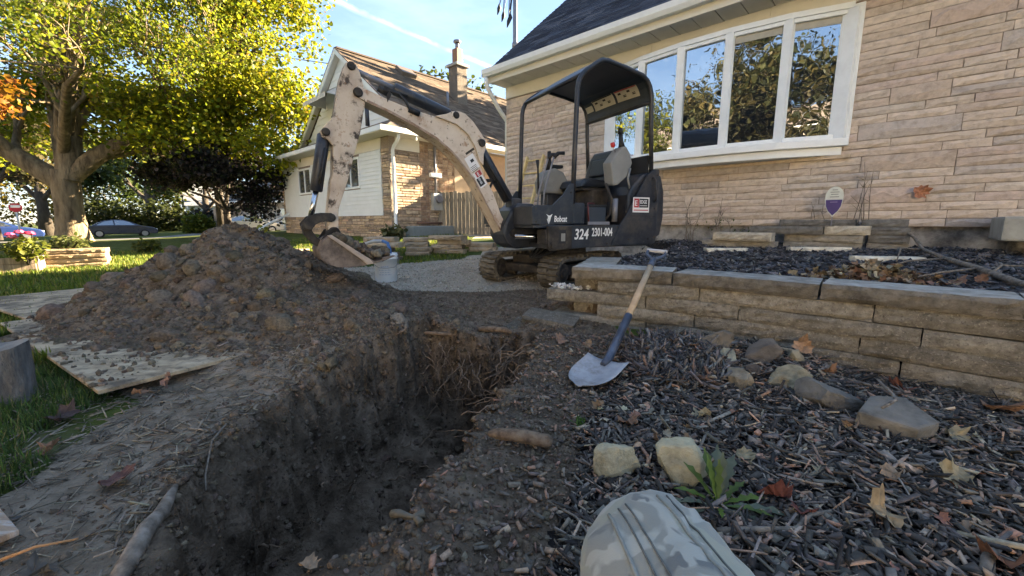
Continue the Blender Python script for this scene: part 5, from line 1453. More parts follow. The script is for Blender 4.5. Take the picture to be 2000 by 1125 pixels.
# dry stalks and green weeds at the foot of the wall
def stalks(name, x0, label, n, h, seed, mat='twig', leafy=0.0):
    p = hw(x0, -.16, .5); e = empty(name, p, HY, label, 'plant', None)
    r = random.Random(seed)
    m = MB()
    for k in range(n):
        x = r.uniform(-.12, .12); y = r.uniform(-.05, .06); hh = h * r.uniform(.5, 1.0); pts = []
        for i in range(6):
            t = i / 5; pts.append((x + .05 * math.sin(t * 4 + k) * t + r.uniform(-.012, .012), y + .02 * t, hh * t - .05))
        m.tube(pts, [.007 * (1 - .6 * i / 5) for i in range(6)], 5)
        for j in range(3):
            q = pts[r.randint(2, 4)]; m.tube([q, (q[0] + r.uniform(-.09, .09), q[1] - .02, q[2] + r.uniform(.03, .10))], [.004, .002], 4)
    m.build('stem', M[mat], e)
    if leafy > 0:
        nl = int(160 * leafy); tv = np.array([[0, 0, 0], [.35, .5, .08], [0, 1, 0], [-.35, .5, .08]]); tf = np.array([[0, 1, 2, 3]])
        P_ = np.stack([RNG.normal(0, .14, nl), RNG.uniform(-.12, .04, nl), RNG.random(nl) * h * .45], -1)
        scatter('foliage', tv, tf, P_, rotz(RNG.random(nl) * 6.28) @ rotx(RNG.normal(.4, .5, nl)), np.repeat((.02 + .025 * RNG.random(nl))[:, None], 3, 1), palette(nl, [(.06, .10, .025), (.10, .14, .04), (.16, .15, .06)], [3, 2, 1]), M['leaf'], 0, e)
    return e
stalks('dry_stalk_plant', 3.95, 'tall bare brown stalks against the wall just right of the digger', 5, .75, 1)
stalks('dry_stalk_plant', 4.35, 'bare brown stalks rising above the short block stack', 5, .80, 2, leafy=.4)
stalks('weed_clump', 4.85, 'low green weeds growing behind the middle block stack', 3, .45, 3, leafy=1.4)
stalks('dry_vine', 5.50, 'dry brown vine just left of the garden sign', 3, .85, 4)
stalks('dry_vine', 5.86, 'dry brown vine climbing right of the garden sign', 5, 1.15, 5)

# ------------------------------------------------------------------ field stones
RK = [(.337, 1.215, .068, .058, .060, 1, (.46, .41, .29), 20, 'pale tan angular stone on the mulch nearest the trench'),
      (.545, 1.19, .085, .075, .068, 2, (.47, .41, .28), -30, 'pale yellowish stone behind the dandelion weed'),
      (1.168, 2.27, .085, .07, .060, 3, (.19, .165, .14), 10, 'dark brown rounded stone at the top of the stone row'),
      (1.155, 2.11, .06, .055, .042, 4, (.30, .28, .21), 40, 'small pale stone tucked behind the rounded tan one'),
      (1.112, 1.895, .070, .062, .062, 5, (.30, .25, .185), -20, 'rounded tan-grey stone in the middle of the stone row'),
      (1.37, 2.13, .105, .08, .058, 6, (.15, .128, .112), 15, 'flat-topped dark brown stone against the block wall'),
      (1.345, 1.895, .115, .068, .050, 7, (.40, .33, .22), -5, 'long yellow-tan stone in front of the dark one'),
      (1.36, 1.67, .115, .07, .068, 8, (.16, .152, .142), -35, 'dark grey wedge-shaped stone pointing down right')]
RK += [(1.02, 2.42, .05, .045, .04, 11, (.22, .185, .14), 0, 'small brown stone at the wall foot beside the bark heap'), (1.52, 2.10, .045, .04, .035, 12, (.30, .26, .19), 30, 'small tan stone wedged behind the propped leaf'), (1.235, 2.0, .04, .035, .03, 13, (.13, .11, .10), 50, 'tiny dark stone between the tan stones')]
for k, (x, y, sx, sy, s3, sd, c, rz, lab) in enumerate(RK):
    me = rock_mesh(sx * 1.18, sy * 1.18, s3 * 1.2, sd, 3, .26, cuts=12); colour(me, c); me.materials.append(M['rock'])
    o = link('field_stone', me); o.location = (x, y, sz(x, y) + s3 * .52); o.rotation_euler = (R(rb.uniform(-8, 8)), R(rb.uniform(-8, 8)), R(rz)); tag(o, lab, 'stone', 'field stones edging the mulch')
m = MB(); m.prism([(-.125, .03), (-.01, -.10), (.10, -.085), (.135, .075), (.02, .11)], 0, .065, 'z', bev=.012)
o = m.build('field_stone', M['rock'], None, (.20, .19, .175)); o.location = (1.45, 1.47, sz(1.45, 1.47) + .02); o.rotation_euler = (R(10), R(-4), R(8)); tag(o, 'flat dark slab of stone lying nearest the right, a twig on top', 'stone', 'field stones edging the mulch')
m = MB(); m.tube([(1.36, 1.415, .125), (1.45, 1.46, .135), (1.475, 1.50, .14), (1.48, 1.58, .17)], [.005, .006, .006, .004], 6); tag(m.build('twig', M['twig']), 'small pale forked twig lying on the flat dark stone', 'twig')

# ------------------------------------------------------------------ shovel leaning on the wall
sh_ = empty('shovel', (.48, 1.93, .1), 0, 'round-nosed steel shovel with wooden shaft and D-grip leaning on the block wall', 'shovel')
S0 = Vector((.505, 2.06, sz(.505, 2.06) + .055)); C0 = Vector((.965, 2.855, .482)); ax = (C0 - S0).normalized()
T0 = Vector((.315, 1.84, sz(.315, 1.84) + .03))
off = Vector((-.48, -1.93, -.1))
bu = (T0 - S0).normalized(); lat = bu.cross(Vector((0, 0, 1))).normalized(); nrm = lat.cross(bu).normalized()
if nrm.z < 0: nrm = -nrm
BL = (T0 - S0).length
v, f = [], []
NU, NV = 12, 8
def halfw(t): return .118 * (1.0 if t < .45 else math.sqrt(max(0, 1 - ((t - .45) / .56) ** 2)))
for th in (0, -.0035):
    for i in range(NU + 1):
        t = i / NU
        for j in range(NV + 1):
            q = j / NV * 2 - 1
            w = halfw(t) * q
            dish = .026 * (q * q) * (1 - .5 * t) + .012 * math.cos(t * 3.0) * 0 + .02 * (t - .3) ** 2 - (.012 * math.exp(-(q / .22) ** 2) * max(0, 1 - t * 2.5) * -1)
            v.append(S0 + bu * (t * BL) + lat * w + nrm * (dish + th) + off)
W_ = NV + 1; K_ = (NU + 1) * W_
for i in range(NU):
    for j in range(NV):
        a = i * W_ + j; f.append((a, a + W_, a + W_ + 1, a + 1)); f.append((K_ + a, K_ + a + 1, K_ + a + W_ + 1, K_ + a + W_))
for j in range(NV): f.append((j, j + 1, K_ + j + 1, K_ + j)); a = NU * W_ + j; f.append((a, K_ + a, K_ + a + 1, a + 1))
for i in range(NU):
    for j in (0, NV): a = i * W_ + j; f.append((a, K_ + a, K_ + a + W_, a + W_))
M['shovelsteel'] = pmat('shovel_steel', [(.27, .27, .28), (.36, .36, .37), (.43, .43, .44)], scale=9, rough=.5, metal=.35, bump=.06, bscale=40, spots=[((.15, .115, .085), 6, .52, .68, .7)])
m = MB(); m.add(v, f, True); m.build('blade', M['shovelsteel'], sh_)
M['bluesteel'] = pmat('painted_steel', [(.05, .06, .085), (.11, .13, .17)], scale=12, rough=.4, metal=.4, bump=.05, spots=[((.12, .085, .06), 7, .55, .7, .6)])
p1 = S0 + bu * .06 + nrm * .012; p2 = S0 + ax * .06 + nrm * .01; p3 = S0 + ax * .42
m = MB(); m.tube([p1 + off, S0 + nrm * .015 + off, p2 + off, p3 + off], [.014, .022, .023, .0235], 12); m.build('socket', M['bluesteel'], sh_)
LT_ = (C0 - S0).length
m = MB(); m.tube([S0 + ax * .40 + off, S0 + ax * (LT_ + .05) + off], [.0205, .0195], 14); m.build('shaft', pmat('ash_wood', [(.34, .235, .14), (.50, .37, .24)], scale=12, rough=.6, bump=.1, stretch=(1, 1, 1), spots=[((.16, .11, .075), 9, .58, .75, .5)]), sh_)
side_ = ax.cross(Vector((0, 1, 0))).normalized() if False else Vector((1, -.35, .0)).normalized()
side_ = (side_ - ax * side_.dot(ax)).normalized()
h0 = S0 + ax * (LT_ + .01); h1 = S0 + ax * (LT_ + .12); h2 = S0 + ax * (LT_ + .25)
m = MB(); m.tube([h0 + off, h1 + off], [.0225, .020], 12)
for s_ in (-1, 1):
    m.tube([h1 - ax * .01 + off, h1 + side_ * s_ * .03 + ax * .025 + off, h1 + side_ * s_ * .058 + ax * .06 + off, h1 + side_ * s_ * .064 + ax * .10 + off, h2 + side_ * s_ * .060 + off], [.014, .013, .012, .011, .011], 10)
m.build('handle_fork', M['bluesteel'], sh_)
m = MB(); m.cyl(h2 - side_ * .072 + off, h2 + side_ * .072 + off, .0145, 12, bev=.003); m.build('grip', flat('grey_grip', (.42, .41, .42), rough=.5), sh_)

# ------------------------------------------------------------------ pail and pipe by the drive
pz = sz(-1.67, 5.40)
pl = empty('white_pail', (-1.67, 5.40, pz), R(20), 'white plastic pail standing on the gravel behind the bucket', 'pail')
M['pailw'] = flat('white_plastic', (.80, .80, .79), rough=.4, var=.04, spots=[((.40, .37, .32), 5, .58, .8, .5)])
m = MB(); m.lathe([(0, 0), (.132, 0), (.135, .006), (.150, .30), (.156, .30), (.157, .312), (.152, .316), (.153, .34), (.160, .342), (.161, .352), (.153, .356), (.154, .375), (.150, .375), (.146, .31), (.131, .012), (0, .012)], 32); m.build('body', M['pailw'], pl)
m = MB(); m.tube([(-.16, 0, .33), (-.165, -.05, .25), (-.10, -.14, .20), (0, -.165, .19), (.10, -.14, .20), (.165, -.05, .25), (.16, 0, .33)], .003, 6); m.build('handle', M['galv'], pl)
for k, (z, w, t) in enumerate(((.20, .5, .012), (.16, .7, .006), (.13, .6, .006), (.10, .7, .006))):
    m = MB()
    a0, a1 = -math.pi / 2 - w, -math.pi / 2 + w - .3
    v, f = [], []
    for i in range(13):
        a = a0 + (a1 - a0) * i / 12; rr = .1425 + (z - .15) * .05 + .0025
        for zz in (z, z + t * (1 + .8 * math.sin(i * 2.1))): v.append((rr * math.cos(a), rr * math.sin(a), zz))
    for i in range(12): f.append((2 * i, 2 * i + 2, 2 * i + 3, 2 * i + 1))
    m.add(v, f); m.build('print', flat('faded_print', (.42, .47, .56), rough=.5), pl)
hp = empty('drain_hose', (-1.66, 5.44, pz + .2), 0, 'grey hose with a blue bend dropping into the white pail', 'hose')
m = MB(); m.tube([(.03, .03, .0), (.03, .04, .22), (.0, .05, .30), (-.08, .10, .325)], .022, 10); m.build('blue_bend', flat('blue_plastic', (.03, .12, .32), rough=.4), hp)
m = MB(); m.tube([(-.08, .10, .325), (-.25, .25, .32), (-.55, .6, .24), (-.95, 1.1, .14), (-1.2, 1.5, .02)], .021, 10); m.build('hose', flat('pale_hose', (.42, .44, .46), rough=.5), hp)

# ------------------------------------------------------------------ stacked concrete slabs across the drive
SLAB = [(-4.75, 9.0, -8, 2, .66, 'far left slab pair behind the bucket arm'), (-3.45, 8.9, -12, 3, .68, 'slab stack just behind the pail hose'),
        (-2.45, 7.65, -5, 5, .62, 'tall slab stack right behind the white pail'), (-1.85, 8.2, 6, 4, .52, 'slab stack left of the grey fence foot'),
        (-1.25, 8.35, -10, 4, .64, 'broad slab stack below the fence'), (-.62, 8.5, -4, 2, .60, 'low slab stack nearest the digger track')]
M['slab'] = pmat('tan_slab', [(.20, .155, .105), (.36, .285, .195), (.46, .375, .27)], scale=5, rough=.95, bump=.9, bscale=40, bdist=.015, vcol=True, spots=[((.12, .10, .08), 7, .54, .68, .7)])
ORD = ['bottom', 'second', 'third', 'fourth', 'fifth']
for (x, y, rz, nl, L, lab) in SLAB:
    z = hz(x, y) - .02
    for k in range(nl):
        Lk = L * rb.uniform(.85, 1.1); me = block_mesh(Lk, .34, .088, int(700 + 10 * x * y + k), rough=.01); colour(me, tuple(np.array((1, 1, 1)) * rb.uniform(.8, 1.2))); me.materials.append(M['slab'])
        o = link('concrete_slab', me); o.location = (x - Lk / 2 + rb.uniform(-.07, .07), y - .17 + rb.uniform(-.05, .05), z + k * .0895); o.rotation_euler = (0, 0, R(rz + rb.uniform(-9, 9)))
        nm = 'topmost' if k == nl - 1 else ORD[k]
        tag(o, '%s tan slab of the %s' % (nm, lab), 'slab', 'tan slabs stacked along the drive')

# ------------------------------------------------------------------ plywood sheets and other boards on the grass
e_a = Vector((-.846, .533, 0)); e_b = Vector((.533, .846, 0))
def board(name, p, L, W, z, mat, label, th=.018, rz=None, tilt=(0, 0)):
    m = MB(); m.box(0, L, 0, W, 0, th, b=.002)
    o = m.build(name, M[mat]); o.location = (p[0], p[1], z); o.rotation_euler = (tilt[0], tilt[1], rz if rz is not None else math.atan2(e_a.y, e_a.x)); return tag(o, label, 'board')
# sheets are laid with their long edge along e_a; width runs along -e_b for positive y, so mirror by placing at the far edge
pw = Vector((-1.815, 1.70, 0)) + e_a * 2.3 + e_b * 0
board('plywood_sheet', (pw.x, pw.y), 2.3, 1.22, .05, 'ply', 'soil-strewn plywood sheet running under the front of the soil heap', rz=math.atan2(-e_a.y, -e_a.x), tilt=(0, 0))
pw2 = Vector((-3.80, 2.97, 0)) + e_a * 1.6
board('plywood_sheet', (pw2.x, pw2.y), 1.62, 1.22, .052, 'ply', 'second plywood sheet on the lawn at the left edge behind the heap', rz=math.atan2(-e_a.y, -e_a.x) + R(4))
M['peel'] = pmat('peeling_paint', [(.16, .10, .065), (.34, .25, .18), (.55, .57, .58)], scale=7, rough=.7, bump=.5, bscale=30, stretch=(1, 5, 1))
m = MB(); m.prism([(0, 0), (.34, 0), (.34, .085), (.10, .105), (.0, .10)], 0, .016, 'z', bev=.002)
o = m.build('painted_board', M['peel']); o.location = (-1.235, .915, sz(-1.3, .97) + .022); o.rotation_euler = (R(2), R(1), R(151)); tag(o, 'corner of a peeling painted board at the lower left edge', 'board')
m = MB(); m.cyl((-1.288, .955, sz(-1.3, .97) + .0385), (-1.288, .955, sz(-1.3, .97) + .0395), .009, 12); d2 = m.build('hole_dark_disc', M['black']); d2.parent = o; d2.matrix_parent_inverse = (Matrix.Translation(o.location) @ o.rotation_euler.to_matrix().to_4x4()).inverted()  # black disc on the board paints the shade inside a hole
lg = empty('upright_log', (-2.285, 1.74, 0), 0, 'weathered grey upright log cut by the left edge beside the plywood', 'log')
v, f = [], []
for j in range(9):
    z = -.04 + .30 * j / 8
    for k in range(28):
        a = 6.2832 * k / 28; rr_k = .098 * (1 + .10 * math.sin(3 * a + 1) + .05 * math.sin(7 * a + 2 + j * .2) + .05 * float(vnoise(np.array([a * 3]), np.array([j * .8]))[0]) + (.12 if j == 0 else 0))
        v.append((rr_k * math.cos(a), rr_k * math.sin(a), z + (.012 * math.sin(2 * a) if j == 8 else 0)))
for j in range(8):
    for k in range(28): k2 = (k + 1) % 28; f.append((j * 28 + k, j * 28 + k2, (j + 1) * 28 + k2, (j + 1) * 28 + k))
m = MB(); m.add(v, f, True); m.build('bark', pmat('grey_bark', [(.06, .054, .05), (.15, .14, .13), (.26, .25, .24)], scale=14, rough=.95, bump=1.0, bscale=34, stretch=(1, 1, .3), bdist=.03), lg)
m = MB(); m.add([q for q in v[-28:]] , [tuple(range(28))]); m.build('cut_end', pmat('grey_end_grain', [(.14, .125, .11), (.26, .24, .215)], scale=16, rough=.95, bump=.6, bscale=50), lg)
# soil spilt over the plywood
n = 2600
s1 = RNG.random(n); t1 = RNG.random(n) ** .7
bx_, by_ = -1.815 + e_a.x * 2.3 * s1 + e_b.x * 1.2 * t1, 1.70 + e_a.y * 2.3 * s1 + e_b.y * 1.2 * t1
k_ = fbm(bx_, by_, 3, 3.0, 3) > -.02 - .10 * t1
bx_, by_ = bx_[k_], by_[k_]; n = len(bx_)
s_ = .004 + .018 * RNG.random(n) ** 2.5
tag(scatter('spilt_soil', *ico(0), np.stack([bx_, by_, np.full(n, .070)], -1), rotz(RNG.random(n) * 6.28), s_[:, None] * RNG.uniform(.6, 1.4, (n, 3)), palette(n, [(.145, .110, .081), (.19, .15, .112)], [3, 2]), M['clod'], .3), 'soil crumbs spilt over the near plywood sheet', 'soil', None, 'stuff')

# ------------------------------------------------------------------ roots, sticks and small finds
def stick(name, pts, r, mat, label, cat, seg=8, group=None):
    m = MB(); m.tube(pts, r, seg); return tag(m.build(name, M[mat]), label, cat, group)
def gz_(x, y, dz): return (x, y, sz(x, y) + dz)
stick('root', [gz_(-1.03, 1.14, .0), gz_(-.99, 1.07, .02), gz_(-.955, 1.0, .02), gz_(-.925, .93, .02), gz_(-.895, .85, .02), gz_(-.86, .74, .01)], [.008, .015, .019, .021, .021, .017], 'twig', 'thick grey-brown root along the near left lip of the trench', 'root', 10)
stick('branch_piece', [gz_(-.085, 1.345, .03), (-.05, 1.343, sz(-.05, 1.343) + .035), (.03, 1.335, sz(.03, 1.335) + .04), (.125, 1.325, sz(.125, 1.325) + .04), (.14, 1.323, sz(.14, 1.323) + .04)], [.008, .020, .024, .024, .018], 'root', 'short thick brown branch piece on the right lip of the trench', 'branch', 10)
stick('root', [(-.70, 2.80, .03), (-.55, 2.76, .035), (-.42, 2.74, .03), (-.32, 2.74, .03)], [.012, .014, .013, .016], 'root', 'straight cut brown root poking from the far left corner of the trench', 'root')
stick('root', [(-.24, 2.85, .04), (-.15, 2.82, .05), (-.05, 2.80, .045), (.0, 2.80, .03)], [.018, .022, .02, .012], 'root', 'stubby cut root above the far end of the trench', 'root')
m = MB(); bx0, by0, bz0 = -.315, .975, sz(-.27, .965) + .03
m.tube([(bx0, by0, bz0), (bx0 + .02, by0 - .012, bz0 + .012), (bx0 + .055, by0 - .016, bz0 + .004), (bx0 + .085, by0 - .005, bz0 + .008)], [.012, .010, .006, .012], 8); m.tube([(bx0 + .06, by0 - .012, bz0 + .005), (bx0 + .08, by0 - .03, bz0 - .004)], [.008, .010], 8)
tag(m.build('bone', flat('bone_tan', (.12, .10, .07), rough=.6, var=.2, scale=40)), 'pale bone-like knuckle lying on the right lip of the trench', 'bone')
# hair roots hanging over the trench sides
rr = random.Random(12); m = MB()
for k in range(170):
    if k < 80:
        x = rr.uniform(-.62, .12); y = rr.uniform(2.52, 2.74); z = rr.uniform(-.45, .0); dx, dy, dz = rr.uniform(-.14, .14), rr.uniform(-.22, -.02), rr.uniform(-.18, .05)
    elif k < 110:
        y = rr.uniform(1.5, 2.5); x = float(np.interp(y, LIP_R[:, 0], LIP_R[:, 1])) + rr.uniform(-.02, .03); z = sz(x + .06, y) - rr.uniform(0, .12); dx, dy, dz = rr.uniform(-.22, -.05), rr.uniform(-.10, .10), rr.uniform(-.10, .06)
    else:
        y = rr.uniform(1.0, 2.5); x = float(np.interp(y, LIP_L[:, 0], LIP_L[:, 1])) + rr.uniform(.05, .5); z = sz(x, y) - .01; dx, dy, dz = rr.uniform(.0, .14), rr.uniform(-.12, .12), rr.uniform(-.02, .12)
    pts = [(x, y, z)]; L_ = 5
    for i in range(L_): pts.append((x + dx * (i + 1) / L_ + rr.uniform(-.012, .012), y + dy * (i + 1) / L_ + rr.uniform(-.012, .012), z + dz * (i + 1) / L_ + rr.uniform(-.015, .012)))
    r0 = rr.choice([.002, .0026, .0035, .005, .0065]); m.tube(pts, [r0 * (1 - .6 * i / L_) for i in range(L_ + 1)], 5)
tag(m.build('hanging_roots', M['root']), 'tangle of thin torn roots hanging from the trench walls', 'roots', None, 'stuff')
# fallen branch across the raised bed
fb = empty('fallen_branch', (3.9, 3.9, .5), 0, 'long bare grey branch fallen across the raised bed at the right', 'branch')
o_ = Vector((-3.9, -3.9, -.5))
def hb(x, y, dz): return Vector((x, y, hz(x, y) + dz)) + o_
main = [Vector((4.30, 4.72, .83)) + o_, hb(4.30, 4.62, .27), hb(4.15, 4.25, .15), hb(3.95, 3.95, .06), hb(3.55, 3.35, .05), hb(3.2, 2.80, .05), hb(2.95, 2.35, .04), hb(2.86, 2.08, .05)]
m = MB(); m.tube(main, [.006, .011, .015, .017, .018, .02, .021, .02], 8); m.build('stem', M['twig'], fb)
for pts in ([hb(4.30, 4.62, .27), hb(4.1, 4.75, .24), hb(3.75, 4.70, .26), hb(3.4, 4.75, .26)], [hb(3.95, 3.95, .06), hb(3.55, 3.75, .10), hb(3.2, 3.4, .03)], [hb(3.55, 3.35, .05), hb(3.1, 3.2, .06), hb(2.7, 2.95, .05)], [hb(3.2, 2.8, .05), hb(2.9, 2.75, .04), hb(2.55, 2.55, .05)], [hb(3.05, 2.6, .04), hb(3.3, 2.75, .08), hb(3.6, 2.8, .05)]):
    m = MB(); m.tube(pts, [.010, .007, .005, .003][:len(pts)], 6); m.build('side_twig', M['twig'], fb)
# twigs on the mulch and trampled soil
for k, (pts, r_, mt, lab) in enumerate((
        ([(.52, .93), (.62, .925), (.735, .945), (.80, .99), (.89, 1.02)], .009, 'twig', 'grey branching stick lying on the mulch beside the knee'),
        ([(1.06, .80), (1.12, .85), (1.19, .89)], .014, 'twig', 'thick grey stick at the bottom right corner'),
        ([(-1.20, .84), (-1.15, .875), (-1.09, .915)], .004, 'straw', 'bright orange straw at the bottom left corner'),
        ([(-1.12, 1.50), (-1.09, 1.38), (-1.04, 1.27), (-1.02, 1.24)], .004, 'twig', 'thin forked twig on the trampled soil left of the trench'),
        ([(.10, 1.05), (.17, .98), (.21, .88), (.22, .80)], .0035, 'twig', 'thin curved twig on the litter left of the knee'),
        ([(1.55, 1.98), (1.75, 1.80), (1.85, 1.74)], .007, 'twig', 'brown stick at the foot of the block wall'),
        ([(.30, 2.02), (.36, 2.10), (.40, 2.17)], .006, 'twig', 'short pale stick in the soil behind the shovel blade'))):
    if mt == 'straw': M['straw'] = flat('orange_straw', (.45, .22, .09), rough=.6)
    stick('twig' if mt == 'twig' else 'straw_stalk', [gz_(x, y, .012 + .01 * (i % 2)) for i, (x, y) in enumerate(pts)], [r_ * (1 - .5 * i / len(pts)) for i in range(len(pts))], mt, lab, 'twig' if mt == 'twig' else 'straw')

# ------------------------------------------------------------------ fallen leaves, one by one
def leaf_mesh(s, seed, curl=.5):
    r = random.Random(seed)
    ang = [90, 68, 55, 38, 22, 5, -20, -55, -80, -100, -125, -160, 175, 158, 142, 125, 112]
    rad = [1.0, .74, .86, .62, .92, .66, .78, .58, .42, .42, .58, .78, .66, .92, .62, .86, .74]
    v = [(0, 0, 0)]; f = []
    ax_ = r.uniform(0, 6.28)
    for ring in (.5, 1.0):
        for a, q in zip(ang, rad):
            q = q * ring * r.uniform(.88, 1.1); x, y = q * math.cos(R(a)), q * math.sin(R(a))
            u = x * math.cos(ax_) + y * math.sin(ax_)
            v.append((x * (1 - .12 * curl * abs(u)), y, curl * (.75 * u * u + .16 * math.sin(3 * R(a) + seed)) * ring + r.uniform(-.09, .09)))
    n = len(ang)
    for i in range(n):
        j = (i + 1) % n; f.append((0, 1 + i, 1 + j)); f.append((1 + i, 1 + n + i, 1 + n + j, 1 + j))
    v = [(a * s, b * s, c * s) for a, b, c in v]
    me = bpy.data.meshes.new('leaf'); me.from_pydata(v, [], f); me.update()
    return me
BRN = (.23, .125, .075); TAN = (.28, .19, .12); RED = (.13, .045, .035); PAL = (.30, .245, .15); DRK = (.07, .045, .04)
LV = [(.44, 1.49, .062, BRN, 'curled brown leaf on the mulch in front of the shovel'), (.50, 1.545, .04, (.30, .15, .10), 'small orange-brown leaf above the curled brown one'), (.36, 1.62, .045, TAN, 'tan leaf just below the shovel blade'),
      (1.62, 2.20, .075, (.33, .20, .12), 'brown leaf propped against the block wall beside the dark stone'), (1.58, 1.96, .06, BRN, 'curled brown leaf between the wedge stone and the wall'), (.79, 1.57, .058, PAL, 'pale folded leaf on the mulch right of the shovel'),
      (.76, 1.07, .075, RED, 'crumpled dark red leaf beside the dandelion weed'), (.80, 1.0, .05, (.17, .06, .045), 'small dark red leaf below the crumpled one'), (2.05, 1.62, .13, (.26, .15, .095), 'large brown leaf lying along the foot of the wall at the right edge'),
      (1.86, 1.86, .085, (.19, .075, .05), 'reddish leaf cluster at the foot of the wall'), (1.18, 1.16, .05, TAN, 'tan leaf scrap on the mulch below the flat slab stone'), (-1.80, 1.53, .085, DRK, 'dark curled leaf on the grass by the plywood corner'),
      (-1.60, 1.31, .05, BRN, 'flat brown leaf on the grass at the left'), (-1.22, 1.14, .075, (.12, .06, .05), 'dark maroon leaf on the trampled soil at the left'), (-1.63, 1.84, .065, (.22, .13, .10), 'upright brown leaf at the plywood front edge'),
      (-1.72, 1.78, .045, BRN, 'small brown leaf lying by the plywood front edge'), (.63, 1.37, .042, TAN, 'tan leaf between the two pale stones'), (.53, 1.36, .04, (.25, .15, .09), 'brown leaf behind the first pale stone'),
      (.78, 1.27, .05, PAL, 'pale curled leaf right of the dandelion weed'), (1.36, 1.14, .075, PAL, 'wavy pale leaf on the mulch near the right edge'), (1.14, .84, .07, (.20, .09, .05), 'rust-brown leaf at the bottom right corner'),
      (-.47, .83, .035, TAN, 'narrow tan leaf on the soil at the bottom edge'), (1.29, 1.45, .045, (.30, .20, .13), 'brown leaf scrap left of the flat slab stone'), (1.62, 1.40, .06, PAL, 'pale leaf right of the flat slab stone'),
      (1.0, .98, .075, (.30, .22, .13), 'long tan leaf on the mulch by the stick end'), (.98, 1.20, .03, PAL, 'tiny cream leaf on open mulch'), (-1.05, .80, .05, (.10, .085, .07), 'dull grey-brown leaf on the trampled soil at the bottom left'), (.30, 2.42, .07, (.26, .16, .11), 'dry brown leaf under the broken end of the block wall'),
      (.46, 2.40, .06, TAN, 'dry tan leaf under the wall beside the shovel shaft'), (1.05, 2.38, .06, PAL, 'pale dry leaf at the wall foot behind the bark heap'), (1.22, 2.42, .045, TAN, 'small tan leaf at the wall foot above the stone row')]
for k, (x, y, s, c, lab) in enumerate(LV):
    me = leaf_mesh(s * .88, k, random.Random(k).uniform(.7, 1.3)); colour(me, c); me.materials.append(M['dryleaf'])
    o = link('fallen_leaf', me); o.location = (x, y, sz(x, y) + .018 + s * .12); rl = random.Random(50 + k)
    o.rotation_euler = (R(rl.uniform(-35, 35)), R(rl.uniform(-35, 35)), R(rl.uniform(0, 360)))
    if 'propped' in lab or 'upright' in lab: o.rotation_euler = (R(65), R(10), R(-40)); o.location.z += s * .45
    tag(o, lab, 'leaf', 'fallen leaves')
me = leaf_mesh(.10, 77, .5); colour(me, (.36, .16, .09)); me.materials.append(M['dryleaf']); o = link('fallen_leaf', me); p = hw(6.36, -.07, 1.12); o.location = p; o.rotation_euler = (R(80), R(70), HY); tag(o, 'orange-brown leaf caught on the stone wall', 'leaf', 'fallen leaves')
# heap of leaves on the raised bed behind the cap
n = 260; lm = leaf_mesh(1.0, 5, .6)
tv = np.array([q.co[:] for q in lm.vertices]); tf = np.array([q for p in lm.polygons for q in ([list(p.vertices)] if len(p.vertices) == 3 else [[p.vertices[0], p.vertices[1], p.vertices[2]], [p.vertices[0], p.vertices[2], p.vertices[3]]])])
x = RNG.normal(2.42, .20, n); y = RNG.normal(2.72, .13, n); k_ = wall_front_dist(x, y) > .25; x, y = x[k_], y[k_]; n = len(x)
z = height(x, y) + .02 + .09 * RNG.random(n) * np.exp(-((x - 2.45) / .2) ** 2 - ((y - 2.75) / .15) ** 2)
tag(scatter('leaf_heap', tv, tf, np.stack([x, y, z], -1), rotz(RNG.random(n) * 6.28) @ rotx(RNG.normal(0, .7, n)), np.repeat((.03 + .035 * RNG.random(n))[:, None], 3, 1), palette(n, [(.24, .17, .10), (.17, .10, .065), (.33, .27, .17), (.12, .08, .06)], [4, 3, 3, 2]), M['dryleaf'], .15), 'heap of dry brown leaves on the raised bed behind the capstones', 'leaves', None, 'stuff')
n = 220; x = RNG.uniform(.2, 2.2, n); y = RNG.uniform(.45, 2.5, n); k_ = (zone(x, y) == 3) & (wall_front_dist(x, y) < -.03); x, y = x[k_], y[k_]; n = len(x)
tag(scatter('leaf_scraps', tv, tf, np.stack([x, y, surf(x, y)[2] + .018], -1), rotz(RNG.random(n) * 6.28) @ rotx(RNG.normal(0, .4, n)), np.repeat((.010 + .016 * RNG.random(n))[:, None], 3, 1), palette(n, [(.30, .20, .13), (.22, .11, .075), (.40, .34, .22)], [3, 3, 2]), M['dryleaf'], .2), 'small scraps of dry leaf strewn over the mulch', 'leaves', None, 'stuff')

# ------------------------------------------------------------------ dandelion weed and a green sprig
wd = empty('dandelion_weed', (.575, 1.03, sz(.575, 1.03)), 0, 'leafy dandelion weed with jagged green and grey-green leaves beside the knee', 'weed')
def weed_leaf(az, L, lift, c, seed, w=.085, droop=.5):
    r = random.Random(seed); n = 9; v, f = [], []
    for i in range(n + 1):
        t = i / n
        ww = w * L * (math.sin(math.pi * min(1, t * .92 + .06)) ** .8) * (.55 + .75 * (i % 2)) * (.35 + t)
        if i == n: ww = .002
        hx = L * t * math.cos(lift) ; hzv = L * (t * math.sin(lift) - droop * .5 * t * t)
        for q in (-1, 0, 1):
            xx, yy = hx, q * ww
            v.append((xx * math.cos(az) - yy * math.sin(az), xx * math.sin(az) + yy * math.cos(az), hzv + abs(q) * ww * .35 + r.uniform(-.002, .002) + .01))
    for i in range(n):
        for k in range(2): a = i * 3 + k; f.append((a, a + 1, a + 4, a + 3))
    m = MB(); m.add(v, f, True); return m.build('leaf', M['weedleaf'], wd, c)
M['weedleaf'] = vmat('weed_leaf', rough=.5, bump=.3, bscale=60, spec=.3, trans=.3, var=.25, vscale=30)
GRN, GRY, YEL = (.085, .13, .03), (.12, .14, .095), (.13, .19, .035)
